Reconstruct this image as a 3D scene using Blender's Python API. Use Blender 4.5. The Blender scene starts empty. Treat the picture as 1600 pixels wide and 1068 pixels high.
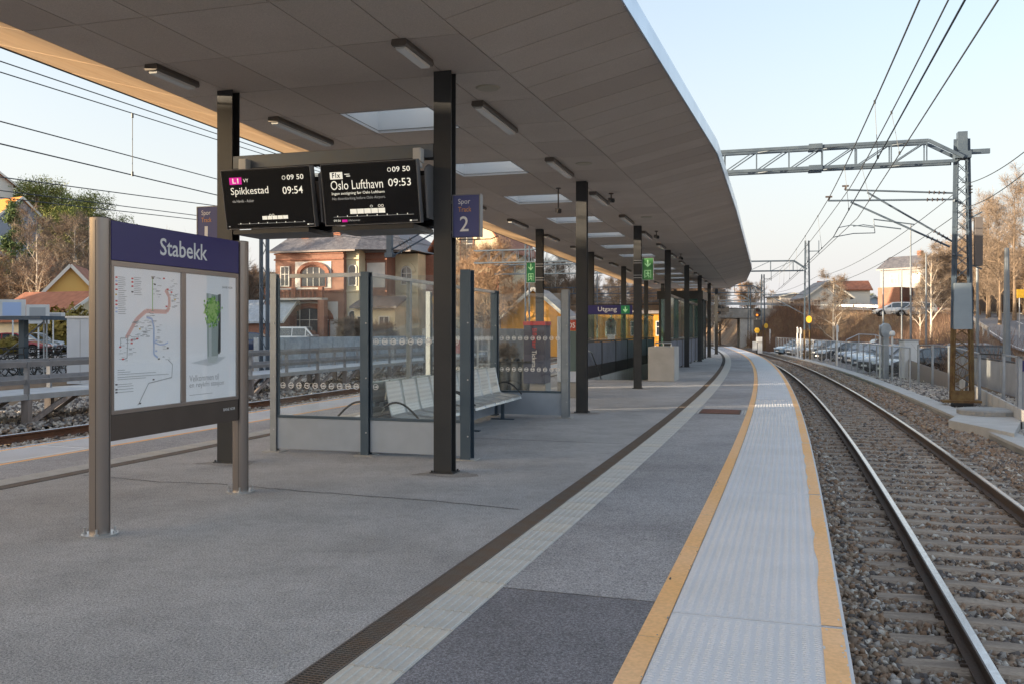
import bpy, bmesh, math, random
import numpy as np
from mathutils import Vector, Matrix, Euler
R = math.radians
random.seed(7); rng = np.random.default_rng(7)
sc = bpy.context.scene
# ------------------------------------------------------------ camera, sky, sun
F = 1370.0; HOR = 517.0; EYE = 1.6
cam = bpy.data.cameras.new('camera'); camo = bpy.data.objects.new('camera', cam); sc.collection.objects.link(camo)
camo.location = (0, 0, EYE); camo.rotation_euler = (R(90), 0, 0)
cam.sensor_width = 36; cam.lens = 36*F/1600; cam.shift_y = -(534-HOR)/1600; cam.clip_end = 3000; cam.clip_start = .05
sc.camera = camo
SUN_EL = 5.0; SUN_DIR = Vector((-.97, -.24, 0)).normalized()
w = bpy.data.worlds.new('World'); sc.world = w; w.use_nodes = True
nt = w.node_tree; bg = nt.nodes['Background']
sky = nt.nodes.new('ShaderNodeTexSky'); sky.sky_type = 'NISHITA'; sky.sun_disc = False
sky.sun_elevation = R(SUN_EL); sky.sun_rotation = math.atan2(SUN_DIR.x, SUN_DIR.y)
sky.air_density = 1.0; sky.dust_density = 5.0; sky.ozone_density = 1.5; sky.altitude = 0
hz_mix = nt.nodes.new('ShaderNodeMix'); hz_mix.data_type = 'RGBA'; hz_mix.inputs[7].default_value = (1.36, 1.34, 1.38, 1)   # thin haze, thicker toward the horizon all round
wtc = nt.nodes.new('ShaderNodeTexCoord'); wsp = nt.nodes.new('ShaderNodeSeparateXYZ'); nt.links.new(wtc.outputs['Generated'], wsp.inputs[0])
wmr = nt.nodes.new('ShaderNodeMapRange'); wmr.interpolation_type = 'SMOOTHSTEP'; wmr.inputs[1].default_value = -.02; wmr.inputs[2].default_value = .40; wmr.inputs[3].default_value = .80; wmr.inputs[4].default_value = .34; nt.links.new(wsp.outputs[2], wmr.inputs[0]); nt.links.new(wmr.outputs[0], hz_mix.inputs[0])
nt.links.new(sky.outputs[0], hz_mix.inputs[6]); nt.links.new(hz_mix.outputs[2], bg.inputs[0]); bg.inputs[1].default_value = 0.15
sl = bpy.data.lights.new('sun', 'SUN'); sl.energy = 2.7; sl.angle = R(.5); sl.color = (1, .80, .56)
so = bpy.data.objects.new('sun', sl); sc.collection.objects.link(so)
sd = Vector((SUN_DIR.x*math.cos(R(SUN_EL)), SUN_DIR.y*math.cos(R(SUN_EL)), math.sin(R(SUN_EL))))
so.rotation_euler = sd.to_track_quat('Z', 'Y').to_euler()
sc.view_settings.view_transform = 'Standard'; sc.view_settings.look = 'None'; sc.view_settings.gamma = 1
sc.view_settings.exposure = 2.38
try: sc.view_settings.use_curve_mapping = False
except Exception: pass
try:
    sc.cycles.max_bounces = 8; sc.cycles.diffuse_bounces = 4; sc.cycles.transparent_max_bounces = 24
except Exception: pass

# ------------------------------------------------------------ frames
AX = Vector((.2816, .9595)); CX = Vector((.9595, -.2816)); O0 = Vector((-.763, 9.96)); AXROT = math.atan2(CX.y, CX.x)
def W(s, t, z=0): p = O0+AX*s+CX*t; return Vector((p.x, p.y, z))
def ST(x, y): d = Vector((x, y))-O0; return d.dot(AX), d.dot(CX)
def G(u, v, z=0):
    d = F*(EYE-z)/(v-HOR); return Vector(((u-800)/F*d, d, z))
def PD(u, v, d): return Vector(((u-800)/F*d, d, EYE-(v-HOR)*d/F))
# platform edge on the right: integrated from its slope
_sy = [-60, 4, 6.2, 10.9, 18.5, 29.2, 45.5, 58, 67, 85, 130, 200, 320]
_sl = [.335, .323, .321, .3125, .2966, .277, .249, .22, .2, .19, .17, .12, .05]
_y = np.arange(-60, 320, .25); _m = np.interp(_y, _sy, _sl); _x = np.concatenate([[0], np.cumsum((_m[1:]+_m[:-1])/2*.25)])
_x += 1.563-np.interp(3.98, _y, _x)
_L = np.concatenate([[0], np.cumsum(np.hypot(np.diff(_x), .25))]); _L -= np.interp(0, _y, _L)     # arc length, 0 at y=0
def EX(y): return float(np.interp(y, _y, _x))
def LY(y): return float(np.interp(y, _y, _L))
def C(l, off=0.0):                    # point at arc length l, off metres outward (right) of the platform edge
    y = float(np.interp(l, _L, _y)); x = float(np.interp(l, _L, _x)); m = float(np.interp(y, _y, _m))
    n = math.hypot(1, m); return Vector((x+off/n, y-off*m/n))
def HD(l): y = float(np.interp(l, _L, _y)); return -math.atan(float(np.interp(y, _y, _m)))   # rotation so that local +y runs along the track
PW = 10.37                            # platform width
def TR(s):                            # t of the edge at station s
    return float(np.interp(s, _S, _T))
_st = [ST(a, b) for a, b in zip(_x, _y)]; _S = [q[0] for q in _st]; _T = [q[1] for q in _st]
_l2 = [C(l, -PW) for l in np.arange(-55, 300, 1.)]; _st2 = [ST(p.x, p.y) for p in _l2]; _S2 = [q[0] for q in _st2]; _T2 = [q[1] for q in _st2]
def TL(s): return float(np.interp(s, _S2, _T2))

# ------------------------------------------------------------ materials
def mat(name, col, rough=.6, metal=0.0, var=0.0, vs=3.0, var2=0.0, vs2=60.0, bump=0.0, bs=80.0, col2=None, spec=None, emit=None, coord='Object', coat=0, stretch=None):
    m = bpy.data.materials.new(name); m.use_nodes = True; n = m.node_tree.nodes; l = m.node_tree.links
    b = n['Principled BSDF']; b.inputs['Roughness'].default_value = rough; b.inputs['Metallic'].default_value = metal
    b.inputs['Base Color'].default_value = (*col, 1)
    if spec is not None: b.inputs['Specular IOR Level'].default_value = spec
    if coat: b.inputs['Coat Weight'].default_value = coat; b.inputs['Coat Roughness'].default_value = .05
    if emit: b.inputs['Emission Color'].default_value = (*emit[0], 1); b.inputs['Emission Strength'].default_value = emit[1]
    if var or var2 or bump:
        tc = n.new('ShaderNodeTexCoord'); co = tc.outputs[coord]
        if stretch:
            mp = n.new('ShaderNodeMapping'); mp.inputs['Scale'].default_value = stretch; l.new(co, mp.inputs[0]); co = mp.outputs[0]
        cur = None
        def noise(scale, det=4):
            t = n.new('ShaderNodeTexNoise'); t.inputs['Scale'].default_value = scale; t.inputs['Detail'].default_value = det; l.new(co, t.inputs[0]); return t
        def mixc(fac, a, bcol, amount):
            mx = n.new('ShaderNodeMix'); mx.data_type = 'RGBA'
            mr = n.new('ShaderNodeMapRange'); mr.inputs[1].default_value = .35; mr.inputs[2].default_value = .65; mr.inputs[3].default_value = 0; mr.inputs[4].default_value = amount
            l.new(fac, mr.inputs[0]); l.new(mr.outputs[0], mx.inputs[0])
            if a is None: mx.inputs[6].default_value = (*col, 1)
            else: l.new(a, mx.inputs[6])
            mx.inputs[7].default_value = (*bcol, 1); return mx.outputs[2]
        if var:
            t = noise(vs, 5); cur = mixc(t.outputs[0], None, col2 or tuple(c*.45 for c in col), var)
            rr = n.new('ShaderNodeMapRange'); rr.inputs[3].default_value = max(.02, rough-.12); rr.inputs[4].default_value = min(1, rough+.12)
            l.new(t.outputs[0], rr.inputs[0]); l.new(rr.outputs[0], b.inputs['Roughness'])
        if var2:
            t2 = noise(vs2, 2); cur = mixc(t2.outputs[0], cur, tuple(c*.35 for c in col), var2)
        if cur is not None: l.new(cur, b.inputs['Base Color'])
        if bump:
            t3 = noise(bs, 3); bp = n.new('ShaderNodeBump'); bp.inputs['Strength'].default_value = bump; bp.inputs['Distance'].default_value = .02
            l.new(t3.outputs[0], bp.inputs['Height']); l.new(bp.outputs[0], b.inputs['Normal'])
    return m
def glass(name, tint=(.93, .97, .96), refl=.9, dirt=.04):
    m = bpy.data.materials.new(name); m.use_nodes = True; n = m.node_tree.nodes; l = m.node_tree.links; n.clear()
    o = n.new('ShaderNodeOutputMaterial'); tr = n.new('ShaderNodeBsdfTransparent'); tr.inputs[0].default_value = (*tint, 1)
    gl = n.new('ShaderNodeBsdfGlossy'); gl.inputs['Roughness'].default_value = .02; gl.inputs[0].default_value = (refl, refl, refl, 1)
    lw = n.new('ShaderNodeLayerWeight'); lw.inputs[0].default_value = .5; pw = n.new('ShaderNodeMath'); pw.operation = 'POWER'; pw.inputs[1].default_value = 5; l.new(lw.outputs['Facing'], pw.inputs[0])
    fr = n.new('ShaderNodeMath'); fr.operation = 'MULTIPLY_ADD'; fr.inputs[1].default_value = .95; fr.inputs[2].default_value = .045; l.new(pw.outputs[0], fr.inputs[0])
    mx = n.new('ShaderNodeMixShader'); l.new(fr.outputs[0], mx.inputs[0]); l.new(tr.outputs[0], mx.inputs[1]); l.new(gl.outputs[0], mx.inputs[2])
    df = n.new('ShaderNodeBsdfDiffuse'); df.inputs[0].default_value = (.6, .62, .62, 1)
    tc = n.new('ShaderNodeTexCoord'); tx = n.new('ShaderNodeTexNoise'); tx.inputs['Scale'].default_value = 2.5; tx.inputs['Detail'].default_value = 6; l.new(tc.outputs['Object'], tx.inputs[0])
    mr = n.new('ShaderNodeMapRange'); mr.inputs[1].default_value = .4; mr.inputs[2].default_value = .8; mr.inputs[3].default_value = dirt*.3; mr.inputs[4].default_value = dirt*2.5; l.new(tx.outputs[0], mr.inputs[0])
    m2 = n.new('ShaderNodeMixShader'); l.new(mr.outputs[0], m2.inputs[0]); l.new(mx.outputs[0], m2.inputs[1]); l.new(df.outputs[0], m2.inputs[2])
    l.new(m2.outputs[0], o.inputs[0]); return m
M = {}
def asphalt(name, c, lo, rough=.86, seed=0.0):
    m = bpy.data.materials.new(name); m.use_nodes = True; n = m.node_tree.nodes; l = m.node_tree.links; b = n['Principled BSDF']
    tc = n.new('ShaderNodeTexCoord'); mp = n.new('ShaderNodeMapping'); mp.inputs['Location'].default_value = (seed, seed*2, 0); l.new(tc.outputs['Object'], mp.inputs[0]); cur = None
    for sc_, det, a, bb, f0, f1 in ((.30, 7, .36, .62, 1.06, .82), (1.5, 7, .40, .68, 1.04, .86), (9, 5, .45, .75, 1.0, .84), (70, 3, .30, .70, .56, 1.36), (170, 2, .30, .70, .52, 1.42)):
        t = n.new('ShaderNodeTexNoise'); t.inputs['Scale'].default_value = sc_; t.inputs['Detail'].default_value = det; l.new(mp.outputs[0], t.inputs[0])
        r = n.new('ShaderNodeMapRange'); r.inputs[1].default_value = a; r.inputs[2].default_value = bb; r.inputs[3].default_value = f0; r.inputs[4].default_value = f1; l.new(t.outputs[0], r.inputs[0])
        if cur is None: cur = r.outputs[0]
        else: q = n.new('ShaderNodeMath'); q.operation = 'MULTIPLY'; l.new(cur, q.inputs[0]); l.new(r.outputs[0], q.inputs[1]); cur = q.outputs[0]
    mx = n.new('ShaderNodeMix'); mx.data_type = 'RGBA'; mx.inputs[6].default_value = (0, 0, 0, 1); mx.inputs[7].default_value = (*c, 1); mx.clamp_factor = False; l.new(cur, mx.inputs[0]); l.new(mx.outputs[2], b.inputs['Base Color'])
    b.inputs['Roughness'].default_value = rough; t3 = n.new('ShaderNodeTexNoise'); t3.inputs['Scale'].default_value = 130; l.new(tc.outputs['Object'], t3.inputs[0]); bp = n.new('ShaderNodeBump'); bp.inputs['Strength'].default_value = .6; bp.inputs['Distance'].default_value = .02; l.new(t3.outputs[0], bp.inputs['Height']); l.new(bp.outputs[0], b.inputs['Normal']); return m
M['asphalt'] = asphalt('asphalt', (.49, .49, .50), 0)
M['asphalt_dark'] = asphalt('asphalt_dark', (.245, .245, .27), 0, .88, 3.0)
M['crack'] = mat('crack_filler', (.06, .06, .06), .8)
M['slab'] = mat('edge_slab_concrete', (.68, .70, .74), .7, var=.5, vs=1.6, var2=.12, vs2=90, bump=.15, bs=90, col2=(.58, .60, .62))
M['slab_gray'] = mat('concrete_nose', (.42, .42, .41), .8, var=.5, vs=4, bump=.2)
M['yellow'] = mat('yellow_paint', (.95, .53, .20), .7, var=.6, vs=.7, var2=.2, vs2=40, bump=.2, bs=90, col2=(.95, .64, .40))
M['guide'] = mat('guide_tile_concrete', (.62, .61, .58), .75, var=.5, vs=3, var2=.2, vs2=80, bump=.2, col2=(.48, .47, .44))
M['rust'] = mat('rusty_steel', (.12, .075, .055), .75, .3, var=.6, vs=12, bump=.3, bs=60, col2=(.20, .11, .07))
M['drain'] = mat('drain_iron', (.19, .175, .165), .7, .4, var=.6, vs=6, col2=(.21, .15, .11))
M['black'] = mat('dark_void', (.015, .015, .015), .9)
M['rail_side'] = mat('rail_side_rust', (.10, .075, .06), .7, .3, var=.6, vs=9, bump=.25, bs=50, col2=(.16, .10, .07))
M['rail_side_rusty'] = mat('rail_side_orange_rust', (.20, .10, .06), .75, .2, var=.6, vs=9, bump=.25, bs=50, col2=(.11, .065, .05))
M['rail_top'] = mat('rail_head_polished', (.62, .60, .60), .22, 1.0, var=.3, vs=14, col2=(.35, .32, .31))
M['sleeper'] = mat('sleeper_weathered', (.48, .385, .30), .85, var=.8, vs=4.5, var2=.5, vs2=45, bump=.6, bs=30, col2=(.25, .205, .17), stretch=(.6, 3, 3))
M['ballast'] = mat('ballast_bed', (.17, .14, .11), .95, var=.7, vs=1.4, var2=.8, vs2=28, bump=1.0, bs=24, col2=(.10, .085, .07))
M['concrete'] = mat('concrete', (.36, .355, .34), .85, var=.5, vs=1.4, var2=.2, vs2=40, bump=.3, bs=30)
M['concrete_light'] = mat('concrete_light', (.50, .49, .47), .8, var=.45, vs=2.5, var2=.15, vs2=50, bump=.2, bs=40, col2=(.36, .35, .33))
M['col'] = mat('column_paint', (.045, .047, .05), .42, .2, var=.4, vs=3, bump=.05, bs=20, col2=(.07, .07, .07))
M['soffit'] = mat('soffit_panel', (.64, .55, .47), .75, var=.35, vs=1.5, var2=.35, vs2=120, bump=.06, bs=120, col2=(.50, .42, .35))
M['soffit_b'] = mat('soffit_panel_darker', (.60, .515, .44), .75, var=.35, vs=1.2, var2=.35, vs2=120, bump=.06, bs=120, col2=(.58, .48, .38))
M['rim'] = mat('rim_plywood', (.90, .62, .36), .6, var=.5, vs=1.1, var2=.12, vs2=9, col2=(.70, .42, .20), stretch=(4, .35, 1))
M['roof_side'] = mat('roof_gap_felt', (.05, .045, .04), .9)
M['fascia'] = mat('aluminium_fascia', (.56, .62, .71), .3, .9, var=.5, vs=1.2, bump=.03, bs=3, col2=(.42, .48, .56))
M['white'] = mat('white_paint', (.74, .74, .73), .5, var=.2, vs=2)
M['well'] = mat('skylight_lining', (.88, .88, .88), .6)
M['lampbody'] = mat('lamp_housing', (.17, .15, .13), .45, .5)
M['diffuser'] = mat('lamp_diffuser', (.72, .72, .68), .25)
M['bronze'] = mat('bronze_anodised', (.33, .295, .275), .32, .8, var=.3, vs=1.2, bump=.02, bs=200, col2=(.44, .40, .375), stretch=(1, 1, .12))
M['bronze_panel'] = mat('bronze_panel', (.115, .092, .08), .45, .5, var=.25, vs=2)
M['navy'] = mat('navy_sign', (.035, .030, .16), .35)
M['navy2'] = mat('navy_track_sign', (.085, .095, .25), .6)
M['lett'] = mat('white_lettering', (.85, .85, .85), .5)
M['orange_lett'] = mat('orange_lettering', (.75, .36, .08), .5)
M['poster'] = mat('poster_paper', (.86, .89, .92), .3, coat=.3, emit=((.8, .88, .95), .02))  # faint glow added to the paper to brighten the posters
M['galv'] = mat('galvanised_steel', (.42, .45, .48), .42, .8, var=.6, vs=5, bump=.05, bs=30, col2=(.28, .31, .34))
M['shelterpost'] = mat('blue_grey_steel', (.10, .14, .18), .35, .6, var=.4, vs=2, col2=(.17, .21, .25))
M['kick'] = mat('kick_panel_steel', (.44, .50, .58), .5, .35, var=.5, vs=3, bump=.03, bs=15, col2=(.36, .41, .48))
M['alu'] = mat('aluminium', (.62, .63, .64), .35, .85, var=.3, vs=4)
M['glass'] = glass('clear_glass', (.968, .985, .98), .9, .03)
M['coverglass'] = glass('poster_cover_glass', (.995, .995, .995), .8, .006)
M['glass_green'] = glass('green_tinted_glass', (.62, .80, .74), 1.0, .06)
M['seat'] = mat('perforated_seat_metal', (.66, .68, .68), .35, .75, var=.15, vs=3)
M['gold'] = mat('exit_green', (.02, .22, .09), .4, emit=((.02, .3, .1), .02))
M['lime'] = mat('pale_green_lettering', (.45, .80, .45), .4, emit=((.4, .9, .4), .04))
M['screen'] = mat('screen_black', (.006, .006, .007), .25)
M['screen_txt'] = mat('screen_text', (.8, .8, .7), .5, emit=((1, .97, .85), .11))
M['screen_dim'] = mat('screen_text_dim', (.3, .3, .3), .5, emit=((.9, .9, .85), .045))
M['magenta'] = mat('magenta_badge', (.7, .01, .35), .5, emit=((.85, .01, .42), .09))
M['blackplastic'] = mat('black_housing', (.02, .02, .022), .4)
M['greyhousing'] = mat('grey_housing', (.24, .24, .25), .4, .5)
M['poles'] = mat('galvanised_pole', (.22, .25, .28), .5, .3, var=.3, vs=2)
M['wire'] = mat('overhead_wire', (.05, .055, .06), .5, .5)
M['mast'] = mat('galvanised_mast', (.055, .08, .115), .5, .15, var=.5, vs=3, col2=(.10, .135, .17))
M['mastrust'] = mat('rusty_mast_foot', (.22, .15, .065), .85, .2, var=.8, vs=5, bump=.3, bs=25, col2=(.12, .065, .035))
M['insul'] = mat('insulator_brown', (.06, .045, .04), .3)
M['fence'] = mat('fence_steel', (.44, .46, .49), .45, .5, var=.3, vs=4)
M['wood_grey'] = mat('weathered_timber', (.33, .29, .27), .85, var=.6, vs=3, bump=.3, bs=20, col2=(.2, .17, .16), stretch=(4, 4, .5))
M['timber_rail'] = mat('grey_walkway_steel', (.30, .31, .33), .55, .4, var=.4, vs=3)
M['deck'] = mat('walkway_deck', (.48, .51, .54), .6, .2, var=.3, vs=3)
M['corr'] = mat('corrugated_grey', (.22, .235, .28), .5, .3, var=.25, vs=2)
M['ochre'] = mat('ochre_paint', (.72, .34, .045), .7, var=.4, vs=1.5, col2=(.6, .27, .04), stretch=(4, 4, .4))
M['brick'] = None
M['cream'] = mat('cream_render', (.74, .64, .44), .8, var=.3, vs=1)
M['cream_shade'] = mat('pale_render', (.66, .62, .58), .8, var=.3, vs=1)
M['slate'] = mat('slate_roof', (.11, .105, .115), .5, var=.8, vs=2.5, var2=.5, vs2=9, bump=.8, bs=5, col2=(.24, .23, .24))  # paler noise patches also paint lit spots into the slate colour
M['redroof'] = mat('red_tile_roof', (.34, .13, .07), .75, var=.5, vs=2, bump=.5, bs=8)
M['win'] = mat('window_glass_dark', (.05, .06, .075), .08, spec=1.0)
M['frame_white'] = mat('white_frame', (.7, .68, .62), .5)
M['tyre'] = mat('tyre_rubber', (.025, .025, .025), .8)
M['rimm'] = mat('alloy_rim', (.5, .52, .55), .3, .9)
M['carglass'] = mat('car_glass', (.025, .035, .045), .04, spec=1.0, coat=1)
M['tail'] = mat('tail_light_red', (.4, .01, .01), .2)
M['headl'] = mat('headlight_glass', (.7, .75, .8), .1, spec=1)
M['bark'] = mat('grey_brown_bark', (.20, .145, .10), .9, var=.6, vs=4, bump=.5, bs=20)
M['twig'] = mat('bare_twigs', (.215, .165, .125), .9)
M['twig_red'] = mat('orange_brown_twigs', (.34, .225, .14), .9)
M['twig_dry'] = mat('dry_beech_leaves', (.52, .27, .10), .9, var=.6, vs=1.5, col2=(.34, .16, .06))
M['birch'] = mat('birch_bark', (.66, .60, .52), .8, var=.5, vs=6, col2=(.3, .26, .22))
M['pine'] = mat('pine_needles', (.13, .17, .04), .9, var=.7, vs=.6, col2=(.22, .21, .05))
M['spruce'] = mat('spruce_needles', (.07, .13, .035), .9, var=.7, vs=.6, col2=(.08, .10, .03))
M['hedge'] = mat('hedge_leaves', (.28, .20, .04), .9, var=.7, vs=1, col2=(.13, .12, .03))
M['leaf'] = mat('plant_print_green', (.10, .32, .05), .6)
M['signyellow'] = mat('yellow_sign', (.60, .36, .03), .5)
M['red'] = mat('red_enamel', (.55, .03, .04), .5)
M['blue'] = mat('blue_enamel', (.06, .18, .5), .5)
def brickmat(name, a, b_, mortar):
    m = bpy.data.materials.new(name); m.use_nodes = True; n = m.node_tree.nodes; l = m.node_tree.links
    b = n['Principled BSDF']; b.inputs['Roughness'].default_value = .85
    tc = n.new('ShaderNodeTexCoord'); sp = n.new('ShaderNodeSeparateXYZ'); l.new(tc.outputs['Object'], sp.inputs[0])
    ad = n.new('ShaderNodeMath'); ad.operation = 'ADD'; l.new(sp.outputs[0], ad.inputs[0]); l.new(sp.outputs[1], ad.inputs[1])
    cb = n.new('ShaderNodeCombineXYZ'); l.new(ad.outputs[0], cb.inputs[0]); l.new(sp.outputs[2], cb.inputs[1])
    br = n.new('ShaderNodeTexBrick'); br.inputs['Scale'].default_value = 4; br.inputs['Color1'].default_value = (*a, 1); br.inputs['Color2'].default_value = (*b_, 1); br.inputs['Mortar'].default_value = (*mortar, 1)
    br.inputs['Mortar Size'].default_value = .012; l.new(cb.outputs[0], br.inputs[0])
    no = n.new('ShaderNodeTexNoise'); no.inputs['Scale'].default_value = .8; no.inputs['Detail'].default_value = 6; l.new(tc.outputs['Object'], no.inputs[0])
    mx = n.new('ShaderNodeMix'); mx.data_type = 'RGBA'; mx.blend_type = 'MULTIPLY'; mx.inputs[0].default_value = .5; l.new(br.outputs[0], mx.inputs[6]); l.new(no.outputs[0], mx.inputs[7])
    l.new(mx.outputs[2], b.inputs['Base Color']); return m
M['brick'] = brickmat('red_brick', (.40, .19, .125), (.31, .14, .10), (.40, .32, .27))
M['brick_frame'] = mat('orange_brick_trim', (.30, .125, .08), .8, var=.5, vs=6)
def paint(name, col): return mat('car_paint_'+name, col, .28, .25, coat=1)
PAINT = {k: paint(k, c) for k, c in dict(black=(.012, .013, .016), white=(.72, .73, .74), silver=(.42, .46, .50), grey=(.12, .13, .14), darkblue=(.02, .035, .09), red=(.30, .02, .02), lightblue=(.26, .36, .46)).items()}

# ------------------------------------------------------------ mesh builder
class MB:
    def __init__(s): s.v = []; s.f = []; s.m = []; s.off = (0, 0, 0)
    def add(s, vs, fs, mi=0):
        b = len(s.v); s.v.extend([tuple(p) for p in vs])
        for q in fs: s.f.append([b+i for i in q]); s.m.append(mi)
        return s
    def box(s, x0, x1, y0, y1, z0, z1, mi=0):
        x0, x1 = min(x0, x1), max(x0, x1); y0, y1 = min(y0, y1), max(y0, y1); z0, z1 = min(z0, z1), max(z0, z1)
        return s.add([(x0, y0, z0), (x1, y0, z0), (x1, y1, z0), (x0, y1, z0), (x0, y0, z1), (x1, y0, z1), (x1, y1, z1), (x0, y1, z1)],
                     [(0, 3, 2, 1), (4, 5, 6, 7), (0, 1, 5, 4), (1, 2, 6, 5), (2, 3, 7, 6), (3, 0, 4, 7)], mi)
    def obox(s, c, h, rot, mi=0):           # centre, half sizes, Matrix 3x3
        vs = []
        for dz in (-1, 1):
            for dx, dy in ((-1, -1), (1, -1), (1, 1), (-1, 1)): vs.append(Vector(c)+rot @ Vector((dx*h[0], dy*h[1], dz*h[2])))
        return s.add(vs, [(0, 3, 2, 1), (4, 5, 6, 7), (0, 1, 5, 4), (1, 2, 6, 5), (2, 3, 7, 6), (3, 0, 4, 7)], mi)
    def bar(s, a, b, w_, h_, mi=0):          # rectangular bar from a to b
        a = Vector(a); b = Vector(b); d = b-a; L = d.length
        if L < 1e-6: return s
        q = d.to_track_quat('Y', 'Z').to_matrix(); return s.obox((a+b)/2, (w_/2, L/2, h_/2), q, mi)
    def tube(s, pts, r, n=8, mi=0, cap=True):
        pts = [Vector(p) for p in pts]; rs = r if isinstance(r, (list, tuple)) else [r]*len(pts); vs = []; fs = []
        for i, p in enumerate(pts):
            d = (pts[min(i+1, len(pts)-1)]-pts[max(i-1, 0)]).normalized()
            up = Vector((0, 0, 1)) if abs(d.z) < .95 else Vector((1, 0, 0)); a = d.cross(up).normalized(); b = d.cross(a)
            for k in range(n): t = 2*math.pi*k/n; vs.append(p+(a*math.cos(t)+b*math.sin(t))*rs[i])
        for i in range(len(pts)-1):
            for k in range(n): fs.append((i*n+k, i*n+(k+1) % n, (i+1)*n+(k+1) % n, (i+1)*n+k))
        if cap: fs.append(tuple(range(n-1, -1, -1))); fs.append(tuple((len(pts)-1)*n+k for k in range(n)))
        return s.add(vs, fs, mi)
    def cyl(s, c, r, h, n=16, r2=None, mi=0): c = Vector(c); return s.tube([c, c+Vector((0, 0, h))], [r, r if r2 is None else r2], n, mi)
    def prism(s, poly, ax, a0, a1, mi=0):    # poly of 2D points extruded along axis ax ('x','y','z')
        def P(p, a): return {'x': (a, p[0], p[1]), 'y': (p[0], a, p[1]), 'z': (p[0], p[1], a)}[ax]
        n = len(poly); vs = [P(p, a0) for p in poly]+[P(p, a1) for p in poly]
        fs = [tuple(range(n)), tuple(range(2*n-1, n-1, -1))]+[(i, i+n, (i+1) % n+n, (i+1) % n) for i in range(n)]
        return s.add(vs, fs, mi)
    def disc(s, c, nrm, r, n=16, th=.004, mi=0):
        nrm = Vector(nrm).normalized(); c = Vector(c); return s.tube([c, c+nrm*th], r, n, mi)
    def lathe(s, prof, c=(0, 0, 0), n=20, mi=0):
        vs = []; fs = []
        for r, z in prof:
            for k in range(n): t = 2*math.pi*k/n; vs.append((c[0]+r*math.cos(t), c[1]+r*math.sin(t), c[2]+z))
        for i in range(len(prof)-1):
            for k in range(n): fs.append((i*n+k, i*n+(k+1) % n, (i+1)*n+(k+1) % n, (i+1)*n+k))
        fs.append(tuple(range(n-1, -1, -1))); fs.append(tuple((len(prof)-1)*n+k for k in range(n)))
        return s.add(vs, fs, mi)
    def sweep(s, prof, path, mi=0, faces_mi=None, close=True, cap=True):   # prof: [(lateral, z)], path: [(pos2d, z, heading)]
        n = len(prof); vs = []; fs = []; ms = []
        for p, z, h in path:
            cx, sx = math.cos(h), math.sin(h)
            for a, b in prof: vs.append((p[0]+a*cx, p[1]+a*sx, z+b))
        b0 = len(s.v); s.v.extend(vs)
        for i in range(len(path)-1):
            for k in range(n if close else n-1):
                s.f.append([b0+i*n+k, b0+i*n+(k+1) % n, b0+(i+1)*n+(k+1) % n, b0+(i+1)*n+k]); s.m.append(faces_mi[k] if faces_mi else mi)
        if close and cap:
            s.f.append([b0+k for k in range(n-1, -1, -1)]); s.m.append(mi); s.f.append([b0+(len(path)-1)*n+k for k in range(n)]); s.m.append(mi)
        return s
    def mesh(s, name, mats, smooth=False, fixn=True):
        me = bpy.data.meshes.new(name); me.from_pydata(s.v, [], s.f)
        if not isinstance(mats, (list, tuple)): mats = [mats]
        for q in mats: me.materials.append(q)
        if len(mats) > 1: me.polygons.foreach_set('material_index', s.m)
        if fixn:
            bm = bmesh.new(); bm.from_mesh(me); bmesh.ops.recalc_face_normals(bm, faces=bm.faces); bm.to_mesh(me); bm.free()
        if smooth:
            me.polygons.foreach_set('use_smooth', [True]*len(me.polygons))
            me.set_sharp_from_angle(angle=R(smooth if smooth is not True else 40))
        me.update(); return me
def link(o): sc.collection.objects.link(o); return o
def obj(name, mb, mats, parent=None, loc=None, rotz=None, smooth=False, bevel=0, fixn=True):
    me = mb if isinstance(mb, bpy.types.Mesh) else mb.mesh(name, mats, smooth, fixn)
    o = link(bpy.data.objects.new(name, me))
    if parent: o.parent = parent
    if loc is not None: o.location = loc
    if rotz is not None: o.rotation_euler = (0, 0, rotz)
    if bevel:
        b = o.modifiers.new('bevel', 'BEVEL'); b.width = bevel; b.segments = 2; b.limit_method = 'ANGLE'; b.angle_limit = R(40)
    return o
def tag(o, label, cat, group=None):
    o['label'] = label; o['category'] = cat
    if group: o['group'] = group
    return o
def thing(name, label, cat, loc=(0, 0, 0), rotz=0, group=None):
    o = link(bpy.data.objects.new(name, None)); o.empty_display_size = .2; o.location = loc; o.rotation_euler = (0, 0, rotz); return tag(o, label, cat, group)
def struct(name, mb, mats, parent=None, **k):
    o = obj(name, mb, mats, parent, **k)
    if parent is None: o['kind'] = 'structure'
    return o
def stuff(name, mb, mats, parent=None, **k):
    o = obj(name, mb, mats, parent, **k); o['kind'] = 'stuff'; return o
def inst(src, parent=None, loc=(0, 0, 0), rot=(0, 0, 0), scale=None):
    c = src.copy(); link(c); c.parent = parent; c.location = loc; c.rotation_euler = rot
    if scale: c.scale = (scale,)*3 if not hasattr(scale, '__len__') else scale
    return c
def copy_tree(root, loc, rotz, label, scale=None, group=None, mats=None):
    def rec(o, par):
        c = o.copy(); link(c)
        if par: c.parent = par
        for ch in [q for q in ALLCH.get(o.name, ())]: rec(ch, c)
        return c
    ALLCH = {}
    for q in root.children_recursive: ALLCH.setdefault(q.parent.name, []).append(q)
    c = rec(root, None); c.location = loc; c.rotation_euler = (0, 0, rotz); c['label'] = label
    if group: c['group'] = group
    if scale: c.scale = (scale,)*3 if not hasattr(scale, '__len__') else scale
    return c
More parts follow.
